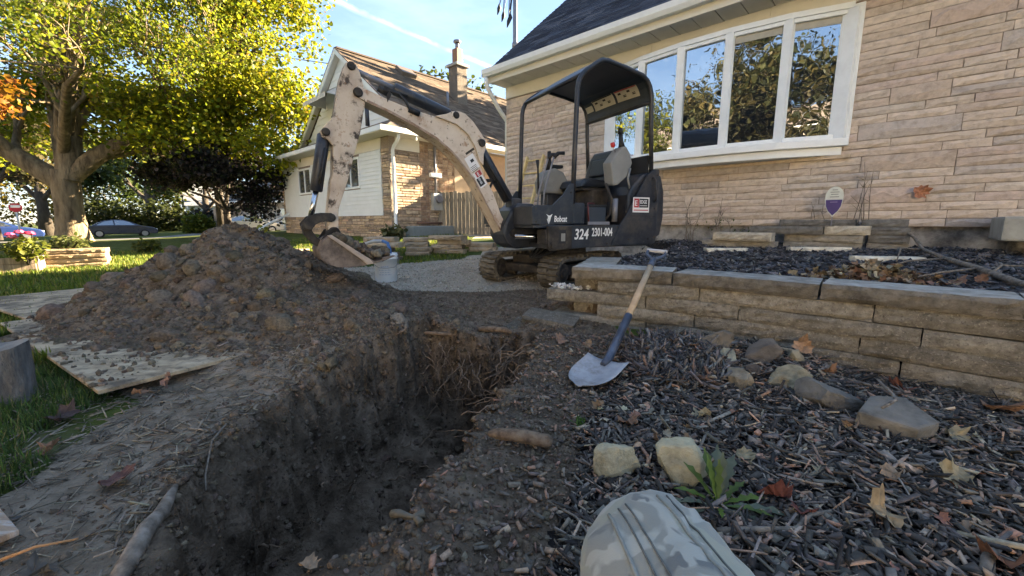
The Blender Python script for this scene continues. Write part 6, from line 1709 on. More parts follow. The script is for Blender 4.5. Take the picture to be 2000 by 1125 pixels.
for k, (az, L, lift, c, dr) in enumerate(((60, .16, 70, GRY, .2), (135, .16, 50, GRN, .4), (-25, .14, 20, GRN, .5), (175, .15, 18, GRY, .6), (100, .17, 62, GRN, .2), (70, .19, 55, GRY, .3), (48, .19, 45, GRY, .4), (120, .15, 72, YEL, .1), (10, .15, 18, YEL, .5), (-10, .19, 12, GRY, .5), (150, .13, 25, YEL, .6), (200, .12, 15, GRY, .6), (-40, .16, 10, GRY, .6), (80, .13, 80, GRN, .0), (250, .09, 30, YEL, .5), (-70, .14, 8, GRY, .5), (30, .14, 30, GRN, .5))):
    weed_leaf(R(az), L, R(lift), c, k, droop=dr)
sp = empty('green_sprig', (.276, 1.507, sz(.276, 1.507)), 0, 'tiny bright green sprig on the mulch below the shovel blade', 'weed')
n = 40; tv4 = np.array([[0, 0, 0], [.18, .5, .06], [0, 1, 0], [-.18, .5, .06]]); tf4 = np.array([[0, 1, 2, 3]])
scatter('foliage', tv4, tf4, np.stack([RNG.normal(0, .012, n), RNG.normal(0, .012, n), RNG.random(n) * .02], -1), rotz(RNG.random(n) * 6.28) @ rotx(RNG.uniform(.5, 1.3, n)), np.repeat((.02 + .02 * RNG.random(n))[:, None], 3, 1), palette(n, [(.09, .17, .03), (.06, .11, .025)], [2, 1]), M['leaf'], 0, sp)

# ------------------------------------------------------------------ the person holding the camera: bent leg in camouflage trousers
me_person = empty('person', (.12, .1, 0), 0, 'bent knee of a person in grey camouflage trousers at the bottom edge', 'person')
m_, N_, L_, out_ = _mk('camouflage_cloth')
b_ = N_.new('ShaderNodeBsdfPrincipled'); L_.new(b_.outputs[0], out_.inputs['Surface'])
g_ = N_.new('ShaderNodeNewGeometry')
mp_ = N_.new('ShaderNodeMapping'); mp_.inputs['Scale'].default_value = (1, .75, 1); L_.new(g_.outputs['Position'], mp_.inputs['Vector'])
def _layer(scale, off, th):
    mm = N_.new('ShaderNodeMapping'); mm.inputs['Location'].default_value = off; L_.new(mp_.outputs[0], mm.inputs['Vector'])
    n = N_.new('ShaderNodeTexNoise'); n.inputs['Scale'].default_value = scale; n.inputs['Detail'].default_value = 2.5; n.inputs['Distortion'].default_value = .9
    L_.new(mm.outputs[0], n.inputs['Vector'])
    r = N_.new('ShaderNodeMapRange'); r.inputs['From Min'].default_value = th; r.inputs['From Max'].default_value = th + .03; L_.new(n.outputs['Fac'], r.inputs['Value']); return r.outputs[0]
col_ = None
prev = None
for (c, sc, of, th) in (((.42, .385, .315), None, None, None), ((.28, .262, .215), 12, (3, 1, 2), .50), ((.17, .163, .145), 15, (7, 5, 1), .585), ((.33, .308, .23), 9, (1, 9, 4), .57)):
    if prev is None:
        rgb = N_.new('ShaderNodeRGB'); rgb.outputs[0].default_value = (*c, 1); prev = rgb.outputs[0]; continue
    mx = N_.new('ShaderNodeMixRGB'); mx.inputs['Color2'].default_value = (*c, 1); L_.new(_layer(sc, of, th), mx.inputs['Fac']); L_.new(prev, mx.inputs['Color1']); prev = mx.outputs[0]
L_.new(prev, b_.inputs['Base Color']); b_.inputs['Roughness'].default_value = .9; _set(b_, 'Specular IOR Level', .15); _set(b_, 'Sheen Weight', .2)
wv = N_.new('ShaderNodeTexNoise'); wv.inputs['Scale'].default_value = 420; L_.new(g_.outputs['Position'], wv.inputs['Vector'])
bp_ = N_.new('ShaderNodeBump'); bp_.inputs['Strength'].default_value = .25; bp_.inputs['Distance'].default_value = .002; L_.new(wv.outputs['Fac'], bp_.inputs['Height']); L_.new(bp_.outputs[0], b_.inputs['Normal'])
M['camo'] = m_
def limb(path, rad, n=70, seg=40, flat_=1.0, seed=1, wr=.010):
    P_ = [Vector(p) for p in path]
    d = [0]
    for a, b in zip(P_[:-1], P_[1:]): d.append(d[-1] + (b - a).length)
    T = np.linspace(0, d[-1], n)
    def cr(i, u):
        p0, p1, p2, p3 = P_[max(i - 1, 0)], P_[i], P_[i + 1], P_[min(i + 2, len(P_) - 1)]
        return .5 * ((2 * p1) + (p2 - p0) * u + (2 * p0 - 5 * p1 + 4 * p2 - p3) * u * u + (3 * p1 - p0 - 3 * p2 + p3) * u ** 3)
    pts, rs = [], []
    for t in T:
        i = min(max(int(np.searchsorted(d, t)) - 1, 0), len(P_) - 2); u = (t - d[i]) / (d[i + 1] - d[i]); pts.append(cr(i, u)); rs.append(float(np.interp(t, d, rad)))
    v, f = [], []
    latv = Vector((1, 0, 0))
    for i, p in enumerate(pts):
        tg = (pts[min(i + 1, n - 1)] - pts[max(i - 1, 0)]).normalized(); la = (latv - tg * latv.dot(tg)).normalized(); up = tg.cross(la)
        for k in range(seg):
            a = 2 * math.pi * k / seg
            q = p + (la * math.cos(a) * flat_ + up * math.sin(a)) * rs[i]
            v.append(q)
    V = np.array([q[:] for q in v])
    dd = fbm(V[:, 0] * 1.6, V[:, 1] * .7, V[:, 2], 8 + seed, 4) * wr * 1.3 + .0050 * np.sin(V[:, 1] * 70 + 5 * fbm(V[:, 0], V[:, 1], V[:, 2], 14, 2) * 6 + V[:, 0] * 40) * np.clip(fbm(V[:, 0], V[:, 1], V[:, 2] + 3, 7, 2) * 4 + .3, 0, 1)
    C = np.repeat(np.array([q[:] for q in pts]), seg, 0)
    V = V + (V - C) / np.linalg.norm(V - C, axis=1)[:, None] * dd[:, None]
    for i in range(n - 1):
        for k in range(seg): k2 = (k + 1) % seg; f.append((i * seg + k, i * seg + k2, (i + 1) * seg + k2, (i + 1) * seg + k))
    return V, f, pts, rs
po = np.array([.12, .1, 0])
body = MB()
legR = [(.17, -.12, .18), (.19, .02, .25), (.197, .20, .28), (.200, .36, .302), (.202, .475, .313), (.205, .545, .288), (.212, .565, .22), (.215, .55, .13), (.22, .53, .07)]
V, f, ptsR, rsR = limb(legR, [.15, .142, .136, .125, .110, .100, .090, .08, .07], seed=1, wr=.030)
VR = V
body.add(V - po, f, True)
V, f, _, _ = limb([(-.05, -.12, .20), (-.16, .0, .20), (-.27, .12, .17), (-.34, .20, .13), (-.25, .25, .10), (-.12, .22, .09), (-.03, .18, .085)], [.13, .115, .10, .085, .08, .07, .062], n=50, seed=2)
body.add(V - po, f, True)
V, f, _, _ = limb([(-.13, -.16, .20), (-.06, -.17, .20), (.02, -.17, .20), (.12, -.16, .20)], [.05, .15, .15, .05], n=24, seed=3)
body.add(V - po, f, True)
body.build('trousers', M['camo'], me_person)
M['bootm'] = flat('brown_boot', (.06, .045, .032), rough=.7, var=.2, scale=20)
for bx_, by_, rz in ((.21, .545, R(6)), (.02, .17, R(70))):
    m = MB(); m.prism([(-.045, 0), (.0, -.01), (.045, 0), (.05, .10), (.042, .17), (0, .19), (-.042, .17), (-.05, .10)], 0, .075, 'z', Tr(bx_ - .12, by_ - .1 - .03, .012, rz), bev=.02); m.tube([(bx_ - .12, by_ - .1, .03), (bx_ - .12, by_ - .1, .11)], [.05, .055], 16); m.build('boot', M['bootm'], me_person)
# seams along the knee panel, following the cloth
M['seam'] = flat('seam_thread', (.27, .265, .23), rough=.9, var=.2, scale=60)
M['stitch'] = flat('dark_stitching', (.13, .125, .11), rough=.9, var=.3, scale=90)
for k0, k1, r_, mt in ((29.5, 25.5, .0026, 'seam'), (30.6, 26.6, .0014, 'stitch'), (31.4, 27.4, .0014, 'stitch'), (34.5, 30.5, .0026, 'seam'), (35.3, 31.3, .0014, 'stitch')):
    ring = []
    for i in range(14, 50):
        t = (i - 14) / 36; k = k0 + (k1 - k0) * t; a = int(k); u = k - a
        q = VR[i * 40 + a % 40] * (1 - u) + VR[i * 40 + (a + 1) % 40] * u
        c = np.array(ptsR[i][:]); q = c + (q - c) * 1.008
        ring.append(tuple(q - po))
    m = MB(); m.tube(ring, r_, 6); m.build('seam' if mt == 'seam' else 'stitching', M[mt], me_person)
# ------------------------------------------------------------------ trees
LEAFV = np.array([[0, 0, 0], [.42, .35, .06], [.30, .75, -.02], [0, 1.0, -.10], [-.30, .75, -.02], [-.42, .35, .06]])
LEAFF = np.array([[0, 1, 2, 3], [0, 3, 4, 5]])
def tree(name, loc, label, trunk, limbs, nleaf, lsize, cols, wts, seed, bark='bark', spread=1.0, levels=4, group=None, cl=.5, droop=.0):
    """trunk: list of (x,y,z,r); limbs: list of polylines [(x,y,z,r)...] growing from the trunk; twigs branch off recursively"""
    r = random.Random(seed)
    e = empty(name, loc, 0, label, 'tree', group)
    tm = MB(); tm.tube([q[:3] for q in trunk], [q[3] for q in trunk], 16)
    tips = []
    def grow(p, d, L, rad, lev):
        n = 4; pts, rs = [p.copy()], [rad]
        q = p.copy(); dd = d.copy()
        for i in range(n):
            dd = (dd + Vector((r.gauss(0, .16), r.gauss(0, .16), r.gauss(.03 - droop * .1, .12)))).normalized()
            q = q + dd * L / n; pts.append(q.copy()); rs.append(rad * (1 - .45 * (i + 1) / n))
        tm.tube(pts, rs, 6 if lev < 2 else 4, caps=False)
        if lev >= levels:
            tips.extend(pts[1:]); return
        if lev >= levels - 1: tips.extend(pts[2:])
        for k in range(3 if lev < 2 else 3):
            j = r.randint(2, n); nd = (dd + Vector((r.gauss(0, .62), r.gauss(0, .62), r.gauss(.06 - droop, .42)))).normalized()
            grow(pts[j], nd, L * r.uniform(.58, .80), rs[j] * .66, lev + 1)
    for lb in limbs:
        pts = [Vector(q[:3]) for q in lb]; rs = [q[3] for q in lb]
        tm.tube(pts, rs, 12, caps=False)
        for i in range(1, len(pts)):
            base = (pts[i] - pts[i - 1]).normalized()
            for k in range(2 if i < len(pts) - 1 else 3):
                nd = (base + Vector((r.gauss(0, .6), r.gauss(0, .6), r.gauss(.15 - droop, .4)))).normalized()
                grow(pts[i], nd, r.uniform(1.3, 2.1) * spread, rs[i] * .55, 1)
    tm.build('trunk', M[bark], e)
    T = np.array([t[:] for t in tips]); n = nleaf
    g = np.random.default_rng(seed)
    c = T[g.integers(0, len(T), n)]
    P_ = c + g.normal(0, cl, (n, 3)) * np.array([1, 1, .65])
    ph = fbm(P_[:, 0], P_[:, 1], P_[:, 2], .55, 3)
    cc = np.array(cols)[g.choice(len(cols), n, p=np.array(wts) / sum(wts))]
    cc = cc * (1 + .9 * ph[:, None]) * (1 + .25 * (g.random((n, 1)) * 2 - 1))
    rot = rotz(g.random(n) * 6.28) @ rotx(g.normal(-.5, .55, n)) @ roty(g.normal(0, .5, n))
    s = lsize * g.uniform(.65, 1.25, n)
    o = scatter('crown', LEAFV, LEAFF, P_, rot, np.repeat(s[:, None], 3, 1), np.clip(cc, .004, .75), M['leaf'], 0, e)
    return e
MAPLE = [(.14, .19, .016), (.19, .225, .016), (.25, .24, .018), (.085, .125, .014), (.24, .17, .02)]
tree('big_maple', (-18.6, 17.5, 0), 'big yellow-green maple with a massive forked sunlit trunk at the left',
     [(0, 0, -.3, .80), (0, 0, .05, .60), (0, 0, .5, .50), (.02, 0, 1.3, .44), (.05, 0, 2.2, .46), (.08, 0, 2.9, .42)],
     [[(-.1, 0, 2.4, .42), (-1.3, -.4, 3.4, .34), (-2.8, -.9, 4.6, .28), (-4.2, -1.5, 6.4, .20), (-5.0, -2.0, 9.0, .13)],
      [(.2, 0, 2.5, .44), (.35, .1, 3.7, .38), (.5, .2, 5.2, .32), (.2, .5, 7.5, .22), (.4, .6, 10.0, .12)],
      [(.2, 0, 2.6, .38), (1.1, .4, 3.5, .32), (2.2, .9, 4.3, .28), (3.6, 1.2, 5.4, .20), (5.2, 1.4, 6.6, .12)],
      [(.0, .1, 2.5, .30), (-.5, .6, 4.0, .26), (-.9, .9, 6.0, .20), (-1.0, 1.2, 8.5, .12)],
      [(.3, .1, 4.0, .22), (1.3, -.5, 5.6, .18), (2.6, -1.2, 7.3, .13), (3.9, -1.8, 8.6, .08)],
      [(.3, -.1, 3.6, .20), (1.7, -1.2, 4.7, .16), (3.2, -2.4, 5.4, .12), (4.6, -3.2, 5.7, .07)],
      [(-1.3, -.4, 3.4, .22), (-1.7, -1.4, 4.8, .16), (-1.9, -2.6, 6.2, .10)]],
     34000, .112, MAPLE, [4, 5, 3, 3, .5], 3, spread=1.25, cl=.29)
tree('street_maple', (-15.6, 22.3, .0), 'dense yellow-green maple beside the white-sided house',
     [(0, 0, -.37, .30), (0, 0, 1.2, .21), (0, 0, 3.7, .19), (0, 0, 5.1, .17)],
     [[(0.00, 0.00, 3.66, 0.24), (1.10, -0.49, 5.61, 0.20), (2.32, -0.73, 8.05, 0.15), (2.93, -0.98, 10.98, 0.10)], [(0.00, 0.00, 3.90, 0.24), (-1.22, 0.37, 5.61, 0.18), (-2.32, 0.24, 7.81, 0.12)],
      [(0.00, 0.00, 4.39, 0.27), (0.12, 0.24, 6.83, 0.22), (0.37, 0.37, 9.76, 0.17), (0.49, 0.37, 13.42, 0.10)], [(0.00, 0.00, 3.17, 0.20), (1.59, -0.73, 4.6, 0.16), (3.54, -0.98, 4.76, 0.10)], [(0.00, 0.00, 3.17, 0.20), (-1.46, -1.10, 4.15, 0.15), (-2.68, -1.71, 4.76, 0.10)],
      [(0.00, 0.00, 5.12, 0.20), (1.59, -1.22, 7.81, 0.15), (2.93, -1.71, 10.00, 0.09)], [(0.00, 0.00, 5.12, 0.20), (1.71, 0.24, 9.03, 0.15), (2.68, 0.12, 12.44, 0.09)], [(0, 0, 2.9, .16), (1.8, -1.0, 4.1, .12), (3.6, -1.6, 4.4, .07)], [(0, 0, 2.9, .16), (.4, -1.6, 4.1, .12), (.6, -3.0, 4.3, .07)], [(0, 0, 2.9, .16), (-2.0, -.8, 4.2, .12), (-3.6, -1.4, 4.4, .07)]],
     46000, .18, [(.17, .21, .015), (.24, .25, .015), (.29, .265, .017), (.11, .15, .013), (.25, .17, .02)], [4, 5, 3, 2, .5], 8, bark='bark_dark', spread=1.2, cl=.46)
PURP = [(.022, .022, .020), (.042, .033, .031), (.035, .046, .022), (.06, .045, .042)]
tree('purple_maple', (-13.7, 20.0, 0), 'dark purple-leaved maple before the far bungalow', [(0, 0, -.3, .20), (0, 0, 1.0, .15), (0, 0, 1.8, .13)],
     [[(0, 0, 1.3, .10), (1.0, 0, 1.9, .07), (2.3, 0, 2.3, .05)], [(0, 0, 1.3, .10), (-.8, .2, 1.9, .07), (-1.7, .2, 2.2, .05)], [(0, 0, 1.6, .10), (.2, 0, 2.4, .07), (.4, 0, 3.2, .04)], [(0, 0, 1.4, .1), (.3, -.8, 2.0, .06), (.6, -1.5, 2.3, .04)]],
     15000, .16, PURP, [4, 3, 2, 2], 21, bark='bark_dark', spread=.62, levels=3, cl=.30)
tree('orange_maple', (-12.2, 8.5, -.1), 'orange-leaved tree cut by the left edge', [(0, 0, -.3, .16), (0, 0, 1.6, .12), (-.1, 0, 2.2, .1)],
     [[(0, 0, 1.8, .08), (.3, .2, 2.4, .06), (.55, .3, 2.9, .04)], [(0, 0, 1.8, .08), (-.8, 0, 2.6, .06), (-1.6, 0, 3.4, .04)]], 5200, .12, [(.24, .10, .012), (.28, .15, .016), (.19, .065, .012)], [3, 3, 2], 5, spread=.42, levels=3, cl=.20)
BGT = [((-34, 27, 0), 'brown-green tree far left behind the stop sign', [(.11, .09, .04), (.15, .12, .05), (.08, .08, .03)], 31, 1.5), ((-45, 40, -.3), 'dark green tree beyond the street at far left', [(.05, .075, .02), (.08, .11, .025)], 32, 2.0),
       ((-33, 45, -.4), 'bushy green tree behind the dark sedan', [(.06, .09, .02), (.10, .14, .025), (.16, .18, .03)], 33, 1.6), ((-30, 62, -.4), 'yellow autumn tree beside the far grey roof', [(.36, .27, .03), (.28, .24, .03)], 34, 1.9),
       ((-52, 60, -.4), 'tall green tree at the back left', [(.06, .09, .02), (.10, .14, .03)], 35, 2.6), ((-17, 48, -.2), 'dark tree behind the far bungalow', [(.03, .045, .015), (.05, .07, .02)], 36, 2.2), ((-8.5, 36, .2), 'green tree behind the white-sided house', [(.06, .085, .02), (.09, .12, .02)], 37, 2.0)]
for (lc, lab, cs2, sd, sc) in BGT:
    k = sc
    tree('background_tree', lc, lab, [(0, 0, -.4, .30 * k), (0, 0, 1.2 * k, .20 * k), (0, 0, 2.4 * k, .17 * k)],
         [[(0, 0, 1.5 * k, .12 * k), (.9 * k, 0, 2.4 * k, .08 * k), (1.6 * k, 0, 3.4 * k, .05 * k)], [(0, 0, 1.5 * k, .12 * k), (-.9 * k, .2, 2.3 * k, .08 * k), (-1.7 * k, .2, 3.1 * k, .05 * k)], [(0, 0, 2.2 * k, .12 * k), (.1, 0, 3.6 * k, .07 * k), (.2, 0, 4.6 * k, .04 * k)]],
         7000, .20 * k, [tuple(.65 * q for q in c) for c in cs2], [1] * len(cs2), sd, bark='bark_dark', spread=.62 * k, levels=3, group='trees beyond the street', cl=.30 * k)
# trees across the front street, behind the camera: seen only mirrored in the bow window
for (lc, lab, cs2, sd, sc) in (((-11.5, -3.2, 0), 'brown and gold maple across the front lawn, mirrored in the bow window', [(.085, .085, .035), (.12, .115, .045), (.06, .07, .03), (.15, .115, .04)], 41, 1.6), ((-17, 1.5, 0), 'yellow-green tree mirrored in the left panes of the bow window', [(.14, .16, .02), (.22, .22, .02), (.08, .10, .02)], 42, 1.5),
                               ((-6.5, -11.5, 0), 'dark leafy tree across the street behind the viewer', [(.035, .045, .018), (.07, .075, .025), (.11, .09, .03)], 43, 2.0), ((-12.5, -9.5, 0), 'rust-tinged tree across the street behind the viewer', [(.05, .055, .02), (.09, .08, .03), (.13, .10, .03)], 44, 1.9)):
    k = sc
    tree('mirrored_tree', lc, lab, [(0, 0, -.4, .30 * k), (0, 0, 1.2 * k, .20 * k), (0, 0, 2.4 * k, .17 * k)],
         [[(0, 0, 1.3 * k, .12 * k), (.9 * k, 0, 2.0 * k, .08 * k), (1.6 * k, 0, 2.8 * k, .05 * k)], [(0, 0, 1.3 * k, .12 * k), (-.9 * k, .2, 2.0 * k, .08 * k), (-1.7 * k, .2, 2.6 * k, .05 * k)], [(0, 0, 2.0 * k, .12 * k), (.1, 0, 3.2 * k, .07 * k), (.2, 0, 4.2 * k, .04 * k)], [(0, 0, 1.4 * k, .1 * k), (0, -1.0 * k, 2.2 * k, .07 * k), (0, -1.6 * k, 3.0 * k, .05 * k)], [(0, 0, 1.4 * k, .1 * k), (0, 1.0 * k, 2.2 * k, .07 * k), (0, 1.6 * k, 2.8 * k, .05 * k)]],
         26000, .10 * k, [tuple(.6 * q for q in c) for c in cs2], [1] * len(cs2), sd, bark='bark_dark', spread=.60 * k, levels=3, group='trees behind the viewer', cl=.30 * k)
tree('added_shade_tree', (6.3, 22.9, .3), 'unseen leafy tree added behind the stone house to shade the white-sided house', [(0, 0, -.3, .3), (0, 0, 1.8, .22), (0, 0, 3.4, .2)],
     [[(0, 0, 2.6, .14), (1.3, .2, 4.0, .1), (2.4, .3, 5.2, .06)], [(0, 0, 2.6, .14), (-1.3, .2, 3.8, .1), (-2.5, .3, 5.0, .06)], [(0, 0, 3.2, .15), (.1, 0, 5.0, .1), (.2, 0, 6.6, .06)]], 9000, .30, [(.05, .075, .02), (.08, .10, .02)], [1, 1], 51, bark='bark_dark', spread=.95, levels=3, cl=.5)  # unseen tree added to cast shade on the neighbour's side wall
def shrub(name, loc, size, n, ls, cols, label, cat='shrub', group=None, seed=0, flowers=None):
    e = empty(name, loc, 0, label, cat, group); g = np.random.default_rng(seed)
    d = g.normal(0, 1, (n, 3)); d /= np.linalg.norm(d, axis=1)[:, None]; rr = g.random(n) ** .4
    P_ = d * rr[:, None] * np.array(size) * (1 + .5 * fbm(d[:, 0], d[:, 1], d[:, 2] + seed, 2.2, 2))[:, None]; P_[:, 2] = np.abs(P_[:, 2] + size[2] * .7)
    cc = .6 * np.array(cols)[g.integers(0, len(cols), n)] * (1 + .3 * (g.random((n, 1)) * 2 - 1))
    scatter('foliage', LEAFV, LEAFF, P_, rotz(g.random(n) * 6.28) @ rotx(g.normal(0, .7, n)), np.repeat((ls * g.uniform(.6, 1.3, n))[:, None], 3, 1), cc, M['leaf'], 0, e)
    m = MB()
    for k in range(5): a = k * 1.3; m.tube([(0, 0, -.1), (size[0] * .4 * math.cos(a), size[1] * .4 * math.sin(a), size[2] * .9)], [.02, .008], 5)
    m.build('stem', M['bark_dark'], e)
    if flowers is not None:
        for (fx, fy, fzz, c) in flowers:
            m = MB()
            for q in range(7):
                a = q * .9; m.tube([(fx, fy, fzz), (fx + .05 * math.cos(a), fy + .05 * math.sin(a), fzz + .03)], [.012, .028], 6)
            m.build('flower', flat('flower', c, rough=.6), e)
    return e
shrub('round_shrub', (-28.3, 37.5, -.4), (1.4, 1.2, 1.1), 1800, .28, [(.16, .20, .03), (.22, .24, .03), (.10, .14, .02)], 'bright green rounded shrub right of the dark sedan', seed=1)
shrub('dark_shrub', (-30.5, 41.5, -.4), (2.3, 1.2, 1.5), 1800, .30, [(.03, .022, .024), (.05, .035, .035), (.03, .04, .02)], 'dark purple shrub behind the dark sedan', seed=2)
shrub('young_plant', (-5.6, 7.95, .1), (.22, .22, .30), 260, .10, [(.24, .26, .03), (.16, .20, .03)], 'bright yellow-green plant left of the soil heap top', 'plant', seed=3)
shrub('young_plant', (-4.72, 7.8, .1), (.22, .22, .36), 280, .10, [(.24, .26, .03), (.32, .28, .03)], 'bright yellow-green plant right of the soil heap top', 'plant', seed=4)
shrub('grass_clump', (-3.62, 12.55, .28), (.40, .25, .24), 300, .13, [(.20, .21, .08), (.30, .28, .12), (.14, .16, .06)], 'pale grassy clump at the foot of the white downspout', 'plant', seed=5)
shrub('flower_clump', (-8.15, 7.55, .28), (.42, .2, .16), 380, .07, [(.14, .18, .04), (.20, .22, .07)], 'green plant growing in the block planter', 'plant', seed=6)
shrub('geraniums', (-7.75, 6.55, .22), (.30, .22, .20), 420, .07, [(.18, .22, .03), (.24, .26, .04)], 'geranium with pink flowers in the wooden planter', 'plant', seed=7, flowers=[(-.1, -.1, .36, (.55, .03, .12)), (.08, -.12, .40, (.6, .05, .12)), (.0, -.15, .33, (.55, .12, .14)), (.16, -.05, .38, (.6, .03, .08))])
shrub('geraniums', (-8.35, 6.15, .22), (.30, .22, .16), 380, .07, [(.18, .22, .03), (.26, .26, .05)], 'low plant with one coral flower in the wooden planter at the edge', 'plant', seed=8, flowers=[(.0, -.1, .32, (.6, .12, .08))])
shrub('lawn_plant', (-9.4, 10.6, .05), (.35, .25, .18), 260, .09, [(.12, .15, .03), (.20, .20, .04)], 'small weed patch on the lawn before the sedan', 'plant', seed=9)
shrub('hedge', (-44, 48, -.5), (9, 1.5, 2.2), 2600, .5, [(.06, .08, .02), (.10, .12, .03)], 'long green hedge beyond the street', 'hedge', seed=10)
# the wooded skyline beyond the street: one mass, leaves and all
g = np.random.default_rng(77); n = 26000
t = g.random(n); px_ = -105 + 88 * t; py_ = 46 + 34 * np.sin(t * 3.0) + g.normal(0, 2.2, n)
top = 5.5 + 4.5 * vnoise(px_ * .16, py_ * .05 + 3) + 2 * vnoise(px_ * .6, 4.0)
pz_ = g.random(n) ** .8 * top - .6
cc = np.array([(.05, .07, .02), (.08, .10, .025), (.13, .13, .03), (.10, .075, .035), (.22, .17, .03)])[np.clip((vnoise(px_ * .13, 9.0) * 5).astype(int), 0, 4)] * (1 + .5 * (g.random((n, 1)) - .5))
tag(scatter('far_trees', LEAFV, LEAFF, np.stack([px_, py_, pz_], -1), rotz(g.random(n) * 6.28) @ rotx(g.normal(0, .8, n)), np.repeat((.55 * g.uniform(.6, 1.3, n))[:, None], 3, 1), cc, M['leaf'], 0), 'far belt of mixed trees beyond the side street', 'trees', None, 'stuff')
# ------------------------------------------------------------------ planters
bp1 = empty('block_planter', (-8.05, 7.05, 0), R(36), 'raised planter of split-faced tan blocks on the lawn', 'planter')
for k in range(4):
    me = block_mesh(.80, .42, .078, 800 + k, rough=.012); colour(me, (.95, .86, .74)); me.materials.append(M['slab']); me.transform(Matrix.Translation((-.05 + .012 * (k % 2), .012 * (k % 2), k * .0835 - .01))); link('block', me, bp1)
wp = empty('wooden_planter', (-8.75, 5.75, 0), R(40), 'low weathered wooden planter box at the left edge of the lawn', 'planter')
for z0, z1 in ((0, .13), (.135, .235)):
    part('plank', M['wood_grey'], wp, (0, 1.35, -.02, .02, z0, z1), b=.006, col=(1.1, .92, .78))
    part('plank', M['wood_grey'], wp, (1.33, 1.37, .022, .6, z0, z1), b=.006, col=(1.0, .88, .75))
part('soil_fill', M['soil'], wp, (.0, 1.32, .025, .6, .0, .19))
# ------------------------------------------------------------------ cars
M['tyre'] = flat('tyre', (.012, .012, .013), rough=.85); M['rim'] = flat('rim', (.38, .38, .40), rough=.35, metal=.7); M['carglass'] = glassmat('car_glass', refl=.25, dark=(.02, .025, .03), wav=0)
def car(loc, rz, paint, label, L=4.6):
    c = empty('parked_car', loc, rz, label, 'car', 'cars parked along the side street')
    pm_ = flat('car_paint_' + str(len(bpy.data.materials)), paint, rough=.3, var=.05, coat=.6)
    k = L / 4.6
    prof = [(-2.28, .38), (-2.30, .62), (-2.22, .86), (-1.85, .98), (-1.45, 1.02), (1.05, 1.0), (1.55, .93), (2.05, .80), (2.25, .66), (2.30, .45), (2.22, .28), (-2.15, .26)]
    m = MB(); m.prism([(a * k, b) for a, b in prof], -.88, .88, 'y', bev=.07); m.build('body', pm_, c)
    cab = [(-1.80, .97), (-1.15, 1.36), (-.55, 1.47), (.10, 1.46), (.55, 1.30), (1.20, .98)]
    m = MB(); v, f = [], []
    for s_ in (-1, 1):
        for a, b in cab: v.append((a * k, s_ * (.84 - .22 * (b - .97) / .5), b))
    n = len(cab)
    f = [tuple(range(n)), tuple(range(2 * n - 1, n - 1, -1))] + [(i, n + i, n + i + 1, i + 1) for i in range(n - 1)]
    m.add(v, f); m.build('cabin', pm_, c)
    gl = [(-1.55, 1.01), (-1.05, 1.31), (-.52, 1.41), (-.48, 1.02)], [(-.40, 1.02), (-.42, 1.41), (.08, 1.40), (.46, 1.27), (.85, 1.02)]
    for s_ in (-1, 1):
        for g in gl:
            m = MB(); yy = lambda b: s_ * (.84 - .22 * (b - .97) / .5 + .006)
            m.add([(a * k, yy(b), b) for a, b in g] + [(a * k, yy(b) + s_ * .004, b) for a, b in g], [tuple(range(len(g))), tuple(range(2 * len(g) - 1, len(g) - 1, -1))]); m.build('window', M['carglass'], c)
    m = MB(); m.add([(.60 * k, -.66, 1.305), (.60 * k, .66, 1.305), (1.17 * k, .80, 1.015), (1.17 * k, -.80, 1.015)], [(0, 1, 2, 3)]); m.build('windscreen', M['carglass'], c)
    for x_ in (-1.42, 1.40):
        for s_ in (-1, 1):
            m = MB(); m.cyl((x_ * k, s_ * .70, .32), (x_ * k, s_ * .90, .32), .32, 22, bev=.03); w_ = m.build('wheel', M['tyre'], c)
            m = MB(); m.cyl((x_ * k, s_ * .895, .32), (x_ * k, s_ * .908, .32), .21, 18, bev=.006); m.build('rim', M['rim'], w_)
    for s_ in (-1, 1):
        part('headlight', M['decal_w'], c, (2.12 * k, 2.27 * k, s_ * .68 - .15, s_ * .68 + .15, .60, .72), b=.02); part('tail_light', M['decal_r'], c, (-2.31 * k, -2.18 * k, s_ * .66 - .18, s_ * .66 + .18, .70, .86), b=.02)
    return c
gzc = lambda x, y: hz(x, y) + .0
car((-33.5, 35.5, gzc(-33.5, 35.5)), R(47), (.02, .028, .055), 'dark navy sedan parked across the lawn right of the maple trunk')
car((-36.0, 28.8, gzc(-36, 28.8)), R(47), (.02, .045, .16), 'bright blue car mostly hidden behind the maple trunk')
car((-20.9, 33.6, gzc(-20.9, 33.6) + .02), R(20), (.46, .43, .38), 'beige car half hidden behind the top of the soil heap')
car((-45.0, 33.2, gzc(-45, 33.2)), R(47), (.45, .46, .48), 'pale car at the far left beyond the stop sign')
# ------------------------------------------------------------------ stop sign
ssn = empty('stop_sign', (-31.3, 26.3, gzc(-31.3, 26.3)), R(225), 'small round red and white road sign on a pale pole left of the maple', 'road sign')
m = MB(); m.cyl((0, 0, 0), (0, 0, 2.3), .05, 8); m.build('pole', flat('sign_pole', (.40, .43, .44), rough=.6), ssn)
oc = [(.30 * math.cos(R(22.5 + 45 * i)), 2.25 + .30 * math.sin(R(22.5 + 45 * i))) for i in range(8)]
m = MB(); m.prism(oc, -.065, -.055, 'y'); m.prism(oc, .055, .065, 'y'); m.build('plate', flat('sign_red', (.42, .03, .04), rough=.45), ssn)
m = MB(); m.box(-.20, .20, -.070, -.0655, 2.24, 2.40); m.box(-.20, .20, .0655, .070, 2.24, 2.40); m.build('plate_band', M['decal_w'], ssn)
